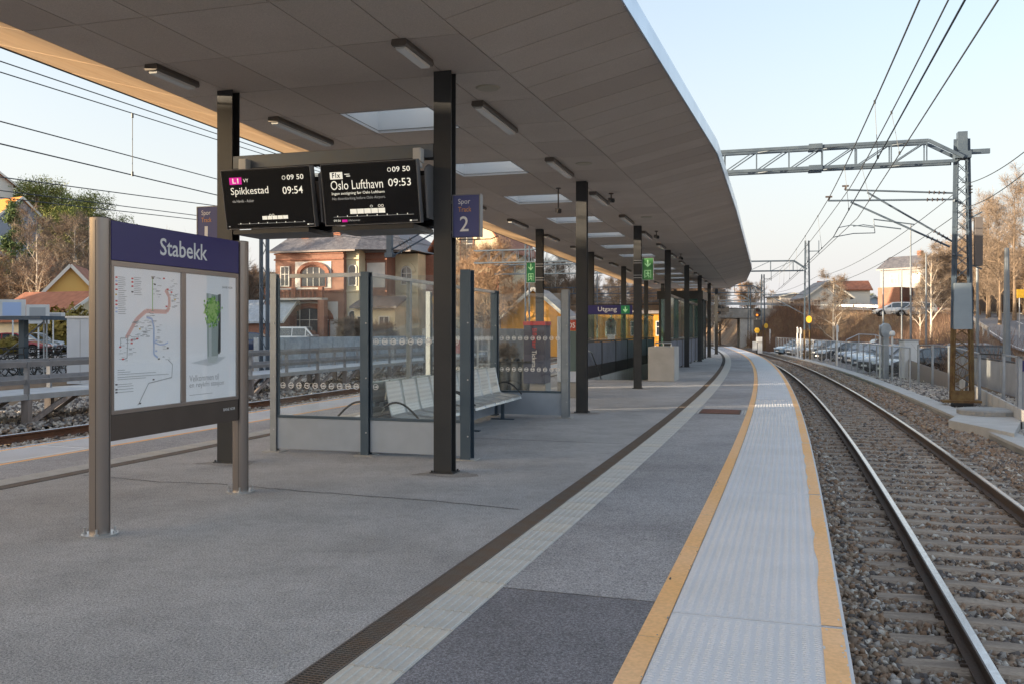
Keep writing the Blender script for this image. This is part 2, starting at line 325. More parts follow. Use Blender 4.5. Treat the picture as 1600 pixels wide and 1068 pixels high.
def text(name, s, size, matx, material, parent, align='LEFT', sx=1.0, bold=0.0, spacing=1.0, ext=.001):
    cu = bpy.data.curves.new(name, 'FONT'); cu.body = s; cu.size = size; cu.align_x = align; cu.offset = bold; cu.extrude = ext; cu.space_character = spacing; cu.resolution_u = 3
    to = bpy.data.objects.new('tmp', cu); me = bpy.data.meshes.new_from_object(to); bpy.data.objects.remove(to); bpy.data.curves.remove(cu)
    me.transform(matx @ Matrix.Diagonal((sx, 1, 1, 1))); me.materials.clear(); me.materials.append(material); me.name = name
    o = link(bpy.data.objects.new(name, me)); o.parent = parent; return o
def face_px(x, y, z): return Matrix.Translation((x, y, z)) @ Euler((R(90), 0, R(90))).to_matrix().to_4x4()     # plane facing local +x
def face_my(x, y, z, tilt=0): return Matrix.Translation((x, y, z)) @ Euler((R(90+tilt), 0, 0)).to_matrix().to_4x4()     # plane facing local -y
# ============================================================ TERRAIN
road_pl = [(-60, 150, 5.2), (-10, 140, 5.2), (24, 132, 5.0), (42, 128, 4.7), (53, 118, 4.2), (55, 103, 3.6), (48, 84, 2.6), (40, 66, 1.4), (33, 50, .5), (29, 36, .0), (26, 20, -.2), (22, 0, -.3), (16, -30, -.3), (10, -60, -.3)]
def resample(pl, step):
    out = []; P = [Vector(p) for p in pl]
    for i in range(len(P)-1):
        p0 = P[max(i-1, 0)]; p1 = P[i]; p2 = P[i+1]; p3 = P[min(i+2, len(P)-1)]; n = max(2, int((p2-p1).length/step))
        for k in range(n):
            t = k/n; out.append(.5*((2*p1)+(p2-p0)*t+(2*p0-5*p1+4*p2-p3)*t*t+(3*p1-p0-3*p2+p3)*t**3))
    out.append(P[-1]); return out
ROAD = resample(road_pl, 2.0); RA = np.array([tuple(p) for p in ROAD])
def sm(a, b, x): t = np.clip((x-a)/(b-a), 0, 1); return t*t*(3-2*t)
def nz(x, y, f, seed=0):
    return (np.sin(x*f+seed)*np.cos(y*f*1.13+seed*2.1)+.5*np.sin(x*f*2.3+y*f*1.7+seed*3)+.3*np.sin(x*f*4.1-y*f*3.7+seed))/1.8
def hgt(x, y):
    x = np.asarray(x, float); y = np.asarray(y, float)
    ex = np.interp(y, _y, _x); off = (x-ex)*.957
    z = np.full(x.shape, -.80)
    left = off < -PW/2
    # left side: track bed, then town level
    zl = np.interp(-off, [PW, 15.2, 16.5, 19.5, 21.5, 400], [-.55, -.55, -.62, -.62, -.06, -.06])
    zl = zl+sm(44, 95, -x+ .12*(y-100))*11.5*sm(84, 116, y)+sm(150, 320, y)*9*sm(-20, 20, -x+20)
    # right side
    zr = np.full(x.shape, -.80)
    d2 = np.full(x.shape, 1e9); rz = np.zeros(x.shape); side = np.zeros(x.shape)
    for i in range(0, len(RA)-1):
        ax, ay, az = RA[i]; bx, by, bz = RA[i+1]; dx, dy = bx-ax, by-ay; L2 = dx*dx+dy*dy
        t = np.clip(((x-ax)*dx+(y-ay)*dy)/L2, 0, 1); qx = ax+dx*t; qy = ay+dy*t; dd = (x-qx)**2+(y-qy)**2
        m = dd < d2; d2 = np.where(m, dd, d2); rz = np.where(m, az+(bz-az)*t, rz); side = np.where(m, np.sign(dx*(y-qy)-dy*(x-qx)), side)
    r = np.sqrt(d2)
    hill = (4+ sm(75, 60, y)*4*sm(20, 44, x-30)+ sm(60, 80, y)*5.5)*(1-.95*sm(104, 128, y))
    zr_in = zr+(rz-.18-zr)*sm(13, 4.6, r)
    zr_out = rz-.18+sm(6, 34, r)*hill*(1+.12*nz(x, y, .09, 2))+np.where(y > 120, 0, 0)
    zr = np.where(side > 0, zr_out, zr_in)
    corridor = sm(3.5, 9, off)   # keep track corridor low
    zr = np.where((off > -14) & (y > 100), -.8+(zr+.8)*np.maximum(corridor, 0), zr)
    z = np.where(left, zl, zr)
    z = np.where((off > -PW-1) & (off < -.2) & (y < 98), -1.2, z)
    far = sm(200, 420, np.hypot(x, y)); z = z+far*3*(1+.4*nz(x, y, .02, 1))*np.where(np.abs(off) < 12, .3, 1)
    return z
def hz(x, y): return float(hgt(np.array([x]), np.array([y]))[0])
def axisv(lo, hi, c0, c1, fine, coarse):
    a = list(np.arange(c0, c1, fine)); x = c0; st = fine
    b = []
    while x > lo: st = min(st*1.12, coarse); x -= st; b.append(x)
    x = c1; st = fine; c = [c1]
    while x < hi: st = min(st*1.12, coarse); x += st; c.append(x)
    return np.array(b[::-1]+a+c)
gx = axisv(-900, 900, -30, 62, 1.0, 45); gy = axisv(-250, 1500, -6, 135, 1.2, 60)
GX, GY = np.meshgrid(gx, gy); GZ = hgt(GX, GY)
GZ = GZ+.10*nz(GX, GY, .9, 3)*np.where(np.abs((GX-np.interp(GY, _y, _x))) < 26, .15, 1)
def gridmesh(name, X, Y, Z, mats):
    ny, nx = X.shape; me = bpy.data.meshes.new(name); v = np.stack([X, Y, Z], -1).reshape(-1, 3)
    i = np.arange(ny-1)[:, None]*nx+np.arange(nx-1)[None, :]; f = np.stack([i, i+1, i+nx+1, i+nx], -1).reshape(-1, 4)
    me.vertices.add(len(v)); me.vertices.foreach_set('co', v.ravel()); me.loops.add(f.size); me.loops.foreach_set('vertex_index', f.ravel())
    me.polygons.add(len(f)); me.polygons.foreach_set('loop_start', np.arange(len(f))*4); me.polygons.foreach_set('use_smooth', np.ones(len(f), bool))
    for m in mats: me.materials.append(m)
    me.update(calc_edges=True); return me
M['earth'] = mat('dry_grass_earth', (.26, .185, .11), .95, var=.9, vs=.25, var2=.6, vs2=3.5, bump=.9, bs=2.5, col2=(.14, .085, .055))
M['street'] = mat('street_asphalt', (.17, .17, .175), .85, var=.4, vs=.4, bump=.2, bs=60)
M['gravel'] = mat('pale_gravel', (.34, .33, .33), .95, var=.6, vs=1.0, var2=.8, vs2=22, bump=1, bs=18, col2=(.24, .22, .21))
g = link(bpy.data.objects.new('ground', gridmesh('ground', GX, GY, GZ, [M['earth']]))); g['kind'] = 'structure'

def ribbon(offs, z, l0, l1, step, mats, name, parent=None):     # flat strip between two offsets
    mb = MB(); ls = np.linspace(l0, l1, max(2, int((l1-l0)/step)+1)); zz = z if hasattr(z, '__len__') else [z]*len(offs)
    n = len(offs)
    for l in ls:
        for o_, z_ in zip(offs, zz): p = C(l, o_); mb.v.append((p.x, p.y, z_))
    for i in range(len(ls)-1):
        for k in range(n-1): mb.f.append([i*n+k, i*n+k+1, (i+1)*n+k+1, (i+1)*n+k]); mb.m.append(0)
    return struct(name, mb, mats, parent, fixn=False)
# ballast shoulders and beds
ribbon([.02, .3, 3.3, 4.0], [-.80, -.80, -.80, -.76], -20, 200, 1, M['ballast'], 'ballast_bed')
ribbon([4.0, 5.6, 8.2], [-.74, -.72, -.70], -20, 140, 1, M['gravel'], 'gravel_verge')
ribbon([-PW-5.2, -PW-3.3, -PW-.9, -PW-.02], [-.50, -.42, -.42, -.45], -20, 200, 1, M['ballast'], 'ballast_bed_left')
ribbon([-PW-10.6, -PW-5.2], [-.46, -.44], -10, 120, 1, M['gravel'], 'gravel_strip')
ribbon([8.2, 26], [-.69, -.69], 26, 84, 1, M['street'], 'car_park_surface')
# left street
mb = MB(); mb.add([(-60, 24, 0), (-16.5, 24, 0), (9, 120, 0), (-60, 120, 0)], [(0, 1, 2, 3)]); struct('street_surface', mb, M['street'])
# road ribbon
def road_strip(name, a, b, z, m, i0=0, i1=None, every=1, dash=None):
    mb = MB(); rr = ROAD[i0:i1]
    pts = []
    for i, p in enumerate(rr):
        q = rr[min(i+1, len(rr)-1)]-rr[max(i-1, 0)]; n = Vector((q.y, -q.x, 0)).normalized()
        pts.append((p+n*a, p+n*b))
    for i in range(len(pts)-1):
        if dash and (i % 4) > 1: continue
        A, B = pts[i]; A2, B2 = pts[i+1]; mb.add([(A.x, A.y, A.z+z), (B.x, B.y, B.z+z), (B2.x, B2.y, B2.z+z), (A2.x, A2.y, A2.z+z)], [(0, 1, 2, 3)])
    return struct(name, mb, m, fixn=False)
M['roadm'] = mat('road_asphalt', (.13, .13, .14), .7, var=.5, vs=.3, stretch=(1, 1, 1), col2=(.2, .2, .21))
road_strip('road', -3.6, 3.6, 0, M['roadm'])
road_strip('road_marking', -3.35, -3.23, .006, M['white']); road_strip('road_marking', 3.23, 3.35, .006, M['white']); road_strip('road_marking', -.06, .06, .006, M['white'], dash=True)
# pavement with kerb on the hill side
mb = MB(); rr = ROAD
for i in range(len(rr)-1):
    for_p = []
    for p, q in ((rr[i], rr[i+1]-rr[max(i-1, 0)]), (rr[i+1], rr[min(i+2, len(rr)-1)]-rr[i])):
        n = Vector((q.y, -q.x, 0)).normalized()*-1; for_p.append((p+n*3.6, p+n*5.4))
    (a, b), (a2, b2) = for_p; zt = .12
    mb.add([(a.x, a.y, a.z-.1), (a.x, a.y, a.z+zt), (b.x, b.y, b.z+zt), (a2.x, a2.y, a2.z-.1), (a2.x, a2.y, a2.z+zt), (b2.x, b2.y, b2.z+zt)], [(0, 1, 4, 3), (1, 2, 5, 4)])
struct('pavement', mb, M['concrete'], fixn=False)

# ============================================================ PLATFORM
SEND = ST(*C(LY(92), -3))[0]; HS0, HS1, HT0, HT1 = 19.4, 37.2, -2.3, -.32
mb = MB(); ss = sorted(set(list(np.arange(-14, HS0, 2.0))+[HS0]+list(np.arange(HS0+1.5, HS1, 2.0))+[HS1]+list(np.arange(HS1+1.5, 83, 2.0))))
for a, b in zip(ss[:-1], ss[1:]):
    rows = []
    for s in (a, b): rows.append([TL(s)+.02, -2.9, HT0, HT1, .6, TR(s)-.02])
    for k in range(5):
        if k == 2 and a >= HS0-.01 and b <= HS1+.01: continue
        mb.add([W(a, rows[0][k]), W(a, rows[0][k+1]), W(b, rows[1][k+1]), W(b, rows[1][k])], [(0, 1, 2, 3)])
platform = struct('platform', mb, M['asphalt'], fixn=False)
# newer dark asphalt band beside the right edge
def band(o0, o1, l0, l1, z, m, name, skew=0):
    mb = MB(); ls = np.linspace(l0, l1, max(2, int((l1-l0)/1.0)+1))
    for i, l in enumerate(ls):
        p = C(l, o0); q = C(l, o1); mb.v += [(p.x, p.y, z), (q.x, q.y, z)]
        if i: k = 2*i; mb.f.append([k-2, k-1, k+1, k]); mb.m.append(0)
    return struct(name, mb, m, platform, fixn=False)
LSEG = LY(4.85)
band(-2.0, -1.04, LY(1.0), LSEG, .004, M['asphalt_dark'], 'dark_asphalt_patch')
M['asphalt_mid'] = asphalt('asphalt_mid', (.43, .43, .45), 0, .87, 7.0)
band(-2.0, -1.04, LSEG+.012, LY(90), .004, M['asphalt_mid'], 'asphalt_lane')
band(-PW+2.0, -PW+1.04, -12, LY(88), .004, M['asphalt_mid'], 'asphalt_lane')
# cracks in the asphalt
for pts in ([G(372, 757), G(450, 765), G(560, 773), G(700, 784), G(828, 797)], [G(130, 742), G(250, 752), G(372, 757)]):
    mb = MB()
    P_ = []
    for a, b in zip(pts[:-1], pts[1:]):
        for k in range(8): P_.append(a.lerp(b, k/8)+Vector((random.uniform(-.01, .01), random.uniform(-.02, .02), 0)))
    for a, b in zip(P_[:-1], P_[1:]): n = Vector((0, .008, 0)); mb.add([a-n+Vector((0, 0, .003)), b-n+Vector((0, 0, .003)), b+n+Vector((0, 0, .003)), a+n+Vector((0, 0, .003))], [(0, 1, 2, 3)])
    struct('asphalt_crack', mb, M['crack'], platform, fixn=False)
# transverse seams; pale far ones also paint sunlight streaks across the platform
for sv in (3.1, 8.2, 15.6, 24.0, 31.0):
    mb = MB(); t0, t1 = (-2.7, TR(sv)-2.55); P_ = [W(sv+.15*math.sin(k*.4)*.1, t0+(t1-t0)*k/14, .003) for k in range(15)]; n = AX*.009
    for a_, b_ in zip(P_[:-1], P_[1:]): mb.add([a_-Vector((n.x, n.y, 0)), b_-Vector((n.x, n.y, 0)), b_+Vector((n.x, n.y, 0)), a_+Vector((n.x, n.y, 0))], [(0, 1, 2, 3)])
    struct('seam_and_sun_streak', mb, M['concrete_light'] if sv > 10 else M['crack'], platform, fixn=False)
# dark damp stains round the column feet and a few scuffs
M['stain'] = asphalt('asphalt_stain', (.36, .345, .335), 0, .8, 11.0)
def blot(x, y, rx, ry, rnd, z=.0025):
    n = 26; ph = rnd.random()*6; mb = MB(); vs = [(x+rx*(1+.28*math.sin(3*a+ph)+.12*math.sin(7*a+ph*2))*math.cos(a), y+ry*(1+.25*math.sin(2*a+ph))*math.sin(a), z) for a in [2*math.pi*k/n for k in range(n)]]
    mb.add(vs, [tuple(range(n))]); struct('asphalt_stain', mb, M['stain'], platform, fixn=False)
rs_ = random.Random(5)
for i in range(5):
    for t in (0, -2.83): p = W(7.6*i, t); blot(p.x+.05, p.y-.12, .34, .20, rs_)
# small pale specks: chewing gum, grit
mb = MB()
for _ in range(150):
    u, v = random.uniform(0, 1150), random.uniform(640, 1060); p = G(u, v); s_, t_ = ST(p.x, p.y)
    if not (TL(s_)+1.3 < t_ < TR(s_)-2.5): continue
    r = random.uniform(.004, .013); n = 7; mb.add([(p.x+r*random.uniform(.7, 1.3)*math.cos(k*.9), p.y+r*random.uniform(.7, 1.3)*math.sin(k*.9), .0035) for k in range(n)], [tuple(range(n))])
stuff('litter_specks', mb, M['concrete_light'], platform, fixn=False)
# edge walls
def edgewall(off, sgn, nm):
    mb = MB(); path = [(C(l, off), 0, HD(l)) for l in np.arange(-12, LY(92), 2.)]
    mb.sweep([(0, -.02), (0, -1.1), (-.3*sgn, -1.1), (-.3*sgn, -.02)], path); struct(nm, mb, M['concrete'], platform)
edgewall(-.03, 1, 'edge_wall'); edgewall(-PW+.03, -1, 'edge_wall')
# edge slabs : 4 m long, with small relief marks in rows
def slab(l0, l1, offin, sgn, detail):
    # offin = offset of inner boundary of slab, sgn=+1 right edge (outer at 0) , -1 left edge
    g_ = .008; l0 += g_; l1 -= g_; w0 = .92 if sgn > 0 else 1.0
    o_out = -.005 if sgn > 0 else -PW+.005; o_in = o_out-w0*sgn
    n = 5; mb = MB(); zt = .012
    for i in range(n):
        l = l0+(l1-l0)*i/(n-1)
        for o_, z_ in ((o_in, -.06), (o_in, zt), (o_out, zt), (o_out, -.10)): p = C(l, o_); mb.v.append((p.x, p.y, z_))
    for i in range(n-1):
        for k in range(4): a = i*4; mb.f.append([a+k, a+(k+1) % 4, a+4+(k+1) % 4, a+4+k]); mb.m.append(0)
    mb.f += [[3, 2, 1, 0], [4*n-4, 4*n-3, 4*n-2, 4*n-1]]; mb.m += [0, 0]
    rows = 14; pitch = .058
    for r_ in range(rows):
        o_ = o_out-sgn*(.15+r_*pitch*.99) if sgn > 0 else o_out-sgn*(.15+r_*pitch*.99)
        if detail:
            step = .03; k = 0; ll = l0+.04
            h_ = HD((l0+l1)/2); cx, sx = math.cos(h_), math.sin(h_)
            while ll < l1-.04:
                p = C(ll, o_); a, b = .022, .0085; ph = (k % 3-1)*.002; z = zt+.0048
                # a low wedge: lens shaped, tilted
                def q(dx, dy, dz): return (p.x+dx*cx-dy*sx+ph, p.y+dx*sx+dy*cx, dz)
                mb.add([q(-a, -b*.2, zt), q(0, -b, zt), q(a, -b*.2, zt), q(a*.6, b, zt), q(-a*.6, b, zt), q(-a*.5, 0, z), q(a*.5, 0, z)],
                       [(0, 1, 6, 5), (1, 2, 6), (2, 3, 6), (3, 4, 5, 6), (4, 0, 5)])
                ll += step; k += 1
        else:
            path = [(C(l, o_), zt, HD(l)) for l in np.linspace(l0+.05, l1-.05, 4)]; mb.sweep([(-.016, 0), (-.010, .005), (.010, .005), (.016, 0)], path, close=False)
    o = obj('edge_slab', mb, M['slab'], platform, fixn=False); return o
JY = [-3.3, .75, 4.68, 8.5, 12.45, 16.3, 20.3]
ls = [LY(v) for v in JY]
while ls[-1] < LY(90): ls.append(ls[-1]+4.0)
for i in range(len(ls)-1): slab(ls[i], ls[i+1], 0, 1, 0 < ls[i+1] and ls[i] < LY(17))
la = LY(1.5)-8
while la < LY(84): slab(la, la+4, 0, -1, False); la += 4
# yellow bands, one painted length per slab
def strip_box(o0, o1, l0, l1, z0, z1, m, nm, jag=0):
    mb = MB(); n = max(2, int((l1-l0)/.25)) if jag else max(2, int((l1-l0)/1.0)+1)
    for i in range(n):
        l = l0+(l1-l0)*i/(n-1); j = 0
        if jag and random.random() < .35: j = random.uniform(0, jag)
        p = C(l, o0+j); q = C(l, o1); mb.v += [(p.x, p.y, z0), (p.x, p.y, z1), (q.x, q.y, z1), (q.x, q.y, z0)]
        if i:
            a = 4*i-4
            for k in range(4): mb.f.append([a+k, a+(k+1) % 4, a+4+(k+1) % 4, a+4+k]); mb.m.append(0)
    return obj(nm, mb, m, platform)
for i in range(len(ls)-1):
    strip_box(-.13, -.022, ls[i]+.02, ls[i+1]-.02, .011, .0155, M['yellow'], 'yellow_edge_line', jag=.02)
l = -3.0
while l < LY(88):
    L_ = random.choice([1.2, 1.6, 2.0, .9]); strip_box(-1.05, -.935, l, l+L_-.004, -.01, .007, M['yellow'], 'yellow_warning_line'); l += L_
la = -6
while la < LY(84): strip_box(-PW+1.01, -PW+1.09, la, la+4-.01, -.01, .007, M['yellow'], 'yellow_warning_line'); strip_box(-PW+.02, -PW+.09, la, la+4-.01, .011, .0155, M['yellow'], 'yellow_edge_line'); la += 4
# chipped paint : bare patches of slab or asphalt colour on the yellow bands
def chips(o0, o1, l0, l1, n, z, m, nm, edge):
    mb = MB(); rc_ = random.Random(9)
    for _ in range(n):
        l = l0+(l1-l0)*rc_.random()**1.4; o = (o1 if rc_.random() < edge else o0)+rc_.gauss(0, .012) if rc_.random() < .75 else rc_.uniform(o0, o1); o = min(max(o, o0+.004), o1-.004); p = C(l, o); r = rc_.uniform(.002, .009)*rc_.uniform(.5, 1.2); el = rc_.uniform(1.2, 6); h_ = HD(l); k_ = 7
        mb.add([(p.x+(r*math.cos(a)*rc_.uniform(.5, 1.1))*math.cos(h_)-(r*el*math.sin(a)*rc_.uniform(.6, 1.1))*math.sin(h_), p.y+(r*math.cos(a))*math.sin(h_)+(r*el*math.sin(a)*rc_.uniform(.6, 1.1))*math.cos(h_), z) for a in [6.283*i/k_ for i in range(k_)]], [tuple(range(k_))])
    stuff(nm, mb, m, platform, fixn=False)
chips(-.13, -.022, LY(3), LY(26), 110, .0165, M['slab'], 'paint_chips', .8); chips(-1.05, -.935, LY(3), LY(26), 34, .0082, M['asphalt_mid'], 'paint_chips', .3); chips(-1.05, -.935, LY(3), LY(12), 8, .0086, M['crack'], 'paint_chips', .9)
# grime flecks on the slabs
chips(-.92, -.15, LY(3), LY(14), 60, .0175, M['crack'], 'grime_flecks', .5) if False else None
# guide strip tiles
mbt = MB(); mbt.box(-.149, .149, -.147, .147, -.02, .007)
for k in range(6):
    x = -.125+k*.05; mbt.prism([(x-.014, .007), (x-.009, .0115), (x+.009, .0115), (x+.014, .007)], 'y', -.142, .142)
tile_me = [mbt.mesh('guide_tile', M['guide'])]
M['guide2'] = mat('guide_tile_concrete_warm', (.66, .63, .57), .75, var=.5, vs=3, var2=.2, vs2=80, bump=.2, col2=(.52, .49, .44))
tile_me.append(mbt.mesh('guide_tile', M['guide2']))
def tiles(off, l0, l1, n):
    l = l0
    for i in range(n):
        if l > l1: break
        p = C(l, off); o = obj('guide_tile', random.choice([tile_me[0], tile_me[0], tile_me[1]]), None, platform, loc=(p.x, p.y, random.uniform(-.0015, .0015)), rotz=HD(l)+random.uniform(-.006, .006)); l += .30
    return l
lend = tiles(-2.15, LY(2.2), 99, 200)
def plainstrip(off, l0, l1): mb = MB(); mb.sweep([(-.149, -.02), (-.149, .009), (.149, .009), (.149, -.02)], [(C(l, off), 0, HD(l)) for l in np.linspace(l0, l1, max(2, int((l1-l0)/1.5)))]); stuff('guide_tiles_far', mb, M['guide'], platform)
plainstrip(-2.15, lend-.15, LY(88)); le2 = tiles(-PW+2.15, LY(5), 99, 90); plainstrip(-PW+2.15, le2-.15, LY(84)); plainstrip(-PW+2.15, -8, LY(5)-.15)
# drain channel
mbd = MB()
for x in (-.076, .076): mbd.box(x-.004, x+.004, -.249, .249, -.03, .006)
for x in (-.05, -.017, .017, .05): mbd.box(x-.002, x+.002, -.249, .249, -.018, .003)
for k in range(20): y = -.2375+k*.025; mbd.box(-.072, .072, y-.004, y+.004, -.018, .005)
drain_me = mbd.mesh('drain_grate', M['drain'])
def drain(off, l0, l1):
    l = l0
    while l < l1: p = C(l, off); obj('drain_grate', drain_me, None, platform, loc=(p.x, p.y, .002), rotz=HD(l)); l += .5
drain(-2.385, LY(2.4), LY(40)); drain(-PW+2.385, LY(6), LY(34))
for o_ in (-2.385, -PW+2.385):
    mb = MB(); ls_ = np.arange(-4, LY(88), 1.)
    for i, l in enumerate(ls_):
        p = C(l, o_-.08); q = C(l, o_+.08); mb.v += [(p.x, p.y, .0025), (q.x, q.y, .0025)]
        if i: k = 2*i; mb.f.append([k-2, k-1, k+1, k]); mb.m.append(0)
    struct('drain_channel', mb, M['black'], platform, fixn=False)  # flat black strip stands in for the shaded depth below the grate
# manhole grate and its pale side stripes
p = G(1126, 643); l = LY(p.y); mh = thing('manhole_grate', 'rusty rectangular grate between pale stripes in the platform lane', 'grate', (p.x, p.y, .004), HD(l))
mb = MB(); mb.box(-.37, .37, -.42, .42, 0, .004); obj('backing', mb, M['black'], mh)
mb = MB()
for x in (-.37, .37): mb.box(x-.015, x+.015, -.43, .43, 0, .014)
for y in (-.43, .43): mb.box(-.38, .38, y-.015, y+.015, 0, .013)
obj('frame', mb, M['rust'], mh)
M['grate_red'] = mat('grate_red_rust', (.26, .13, .10), .8, .2, var=.5, vs=9)
for k in range(17): mb = MB(); y = -.39+k*.0487; mb.box(-.354, .354, y-.014, y+.014, .003, .012); obj('grate_bar', mb, M['grate_red'], mh)
for x in (-.47, -.42, .42, .47): mb = MB(); mb.box(x-.014, x+.014, -.42, .42, 0, .003); obj('pale_stripe', mb, M['guide'], mh)
# sun streak positions across the platform, nothing drawn here
for (ya, yb) in ((25.2, 25.5), (31.5, 31.8)): pass

# ---- stair opening
st = thing('stairway', 'grey panelled stairway opening leading down from the platform', 'stairs', W(0, 0), AXROT)
mb = MB(); mb.box(HT0-.15, HT0, HS0, HS1, -3.4, -.004); obj('side_wall', mb, M['concrete_light'], st)
mb = MB(); mb.box(HT1, HT1+.15, HS0, HS1, -3.4, -.004); obj('side_wall', mb, M['concrete_light'], st)
mb = MB(); mb.box(HT0, HT1, HS1, HS1+.15, -3.4, -.004); obj('end_wall', mb, M['concrete_light'], st)
for k in range(20): mb = MB(); mb.box(HT0+.002, HT1-.002, HS0+.3*k, HS0+.3*k+.34, -.165*(k+1)-.2, -.165*(k+1)); obj('step', mb, M['concrete'], st)
mb = MB(); mb.box(HT0, HT1, HS0+6, HS1, -3.5, -3.4); obj('lower_floor', mb, M['concrete'], st)
def corrpanel(s0, s1, t, z0, z1, face):     # corrugated parapet panel as ribs on a sheet
    mb = MB(); mb.box(t-.015, t+.015, s0+.01, s1-.01, z0, z1); n = int((s1-s0)/.075)
    for k in range(n):
        s = s0+.03+k*(s1-s0-.04)/n; x0 = t+face*.015
        for sg in (1, -1):
            xx = t+sg*.0145; mb.prism([(xx, s), (xx+sg*.022, s+.012), (xx+sg*.022, s+.036), (xx, s+.048)], 'z', z0+.004, z1-.004)
    obj('parapet_panel', mb, M['corr'], st)
LTP, RTP = HT0-.05, HT1+.08
s = 19.2
while s < 36: corrpanel(s, s+3.0, LTP, .42, 1.2, 1); s += 3.0
mb = MB(); mb.box(LTP-.05, LTP+.045, 19.2, 37.2, -.02, .415); obj('plinth', mb, M['blackplastic'], st)
s = 25.8
while s < 39.5: corrpanel(s, s+2.35, RTP, .06, 1.2, 1); s += 2.35
s = 19.2
for i in range(8):
    mb = MB(); mb.box(LTP-.04, LTP+.06, s-.03, s+.03, 0, 1.22 if i % 2 else 1.22); obj('parapet_post', mb, M['col'], st); s += 3.0
    if s > 38: break
s = 25.8
for i in range(6): mb = MB(); mb.box(RTP-.05, RTP+.05, s-.03, s+.03, 0, 1.22); obj('parapet_post', mb, M['col'], st); s += 2.35
mb = MB(); mb.box(LTP-.06, LTP+.06, 19.17, 37.3, 1.222, 1.27); obj('cap_rail', mb, M['col'], st)
mb = MB(); mb.box(RTP-.06, RTP+.06, 25.77, 39.6, 1.222, 1.27); obj('cap_rail', mb, M['col'], st)
# glass above the parapets
for s in np.arange(25.8, 39, 2.35): mb = MB(); mb.box(RTP-.006, RTP+.006, s+.04, s+2.31, 1.275, 2.95); obj('glass_pane', mb, M['glass_green'], st)
mb = MB(); mb.box(RTP-.04, RTP+.04, 25.78, 39.6, 2.95, 3.05); obj('glass_top_rail', mb, M['col'], st)
for s in np.arange(19.2, 36, 3.0): mb = MB(); mb.box(LTP-.006, LTP+.006, s+.04, s+2.96, 1.275, 2.38); obj('glass_pane', mb, M['glass'], st)
mb = MB(); mb.box(LTP-.03, LTP+.03, 19.2, 37.2, 2.38, 2.43); obj('glass_top_rail', mb, M['col'], st)
# stairs handrail at mouth
mb = MB(); mb.tube([(HT0+.12, 19.1, .95), (HT0+.12, 19.6, .9), (HT0+.12, 25, -2.1)], .022, 8); obj('handrail', mb, M['alu'], st, smooth=True)
# concrete newel block
cb = thing('concrete_block', 'square raw concrete block with metal handle beside the stair mouth', 'concrete block', W(19.4, .22), AXROT)
mb = MB(); mb.box(-.42, .42, -.5, .9, 0, 1.1); obj('block', mb, M['concrete_light'], cb, bevel=.015)
mb = MB(); mb.tube([(-.2, -.35, 1.09), (-.2, -.35, 1.22), (.3, -.35, 1.22), (.3, -.35, 1.09)], .025, 8); mb.tube([(.05, -.35, 1.22), (.05, -.35, 1.09)], .02, 8); obj('handle', mb, M['alu'], cb, smooth=True)
# lift house
lf = thing('lift_house', 'dark framed glass lift house behind the stair parapets', 'lift', W(39.8, -2.3), AXROT)
LW, LL, LH = 2.2, 3.6, 3.35
for x in (0, LW/2, LW):
    for y in (0, LL/2, LL):
        if x == LW/2 and y == LL/2: continue
        mb = MB(); mb.box(x-.06, x+.06, y-.06, y+.06, 0, LH); obj('frame_post', mb, M['col'], lf)
mb = MB(); mb.box(-.15, LW+.15, -.15, LL+.15, LH, LH+.45); obj('roof_box', mb, M['col'], lf)
for x0 in (.06, LW/2+.06): mb = MB(); mb.box(x0, x0+LW/2-.12, -.008, .008, .05, LH); obj('glass_pane', mb, M['glass_green'], lf); mb = MB(); mb.box(x0, x0+LW/2-.12, LL-.008, LL+.008, .05, LH); obj('glass_pane', mb, M['glass_green'], lf)
for y0 in (.06, LL/2+.06):
    for x in (0, LW): mb = MB(); mb.box(x-.008, x+.008, y0, y0+LL/2-.12, .05, LH); obj('glass_pane', mb, M['glass_green'], lf)
mb = MB(); mb.box(.5, LW-.5, .9, LL-.7, 0, 2.3); obj('lift_car', mb, M['greyhousing'], lf)

# ============================================================ CANOPY
M['soffit_c'] = mat('soffit_panel_aged', (.54, .455, .385), .75, var=.5, vs=1.0, var2=.35, vs2=120, bump=.06, bs=120, col2=(.60, .51, .43), stretch=(2.5, .8, 1))
canopy = thing('platform_canopy', 'long platform canopy with brown panelled soffit and silver edge on dark columns', 'canopy', (O0.x, O0.y, 0), AXROT)
ZS = 4.53
cr_s = [-16, -2.13, -.6, 5, 13.6, 25, 53]; cr_t = [.30, .57, .64, .92, 1.09, 1.12, .95]
fa_s = [-16, -.67, 7.34, 15.5, 34.2, 38.9, 51.1, 52.4]; fa_t = [1.35, 2.12, 2.60, 2.66, 2.65, 2.63, 2.04, 1.5]
le_s = [-16, 0.8, 16, 53]; le_t = [-5.05, -5.33, -5.50, -6.1]
lc_s = [-16, -2.73, .79, 2.4, 53]; lc_t = [-3.25, -3.457, -3.573, -3.66, -4.2]
SEN = 52.3
crt = lambda s: float(np.interp(s, cr_s, cr_t)); fat = lambda s: float(np.interp(s, fa_s, fa_t)); let = lambda s: float(np.interp(s, le_s, le_t)); lct = lambda s: float(np.interp(s, lc_s, lc_t))
ZF, ZL = 4.89, 5.00
def panel(qs, m, nm, th=.018, gap=.006):
    Q_ = [Vector(q) for q in qs]; vs = [Q_[i]+gap*((Q_[(i+1) % 4]-Q_[i]).normalized()+(Q_[i-1]-Q_[i]).normalized()) for i in range(4)]
    up = [v+Vector((0, 0, th)) for v in vs]; mb = MB(); mb.add(vs+up, [(0, 1, 2, 3), (7, 6, 5, 4), (0, 4, 5, 1), (1, 5, 6, 2), (2, 6, 7, 3), (3, 7, 4, 0)]); return obj(nm, mb, m, canopy)
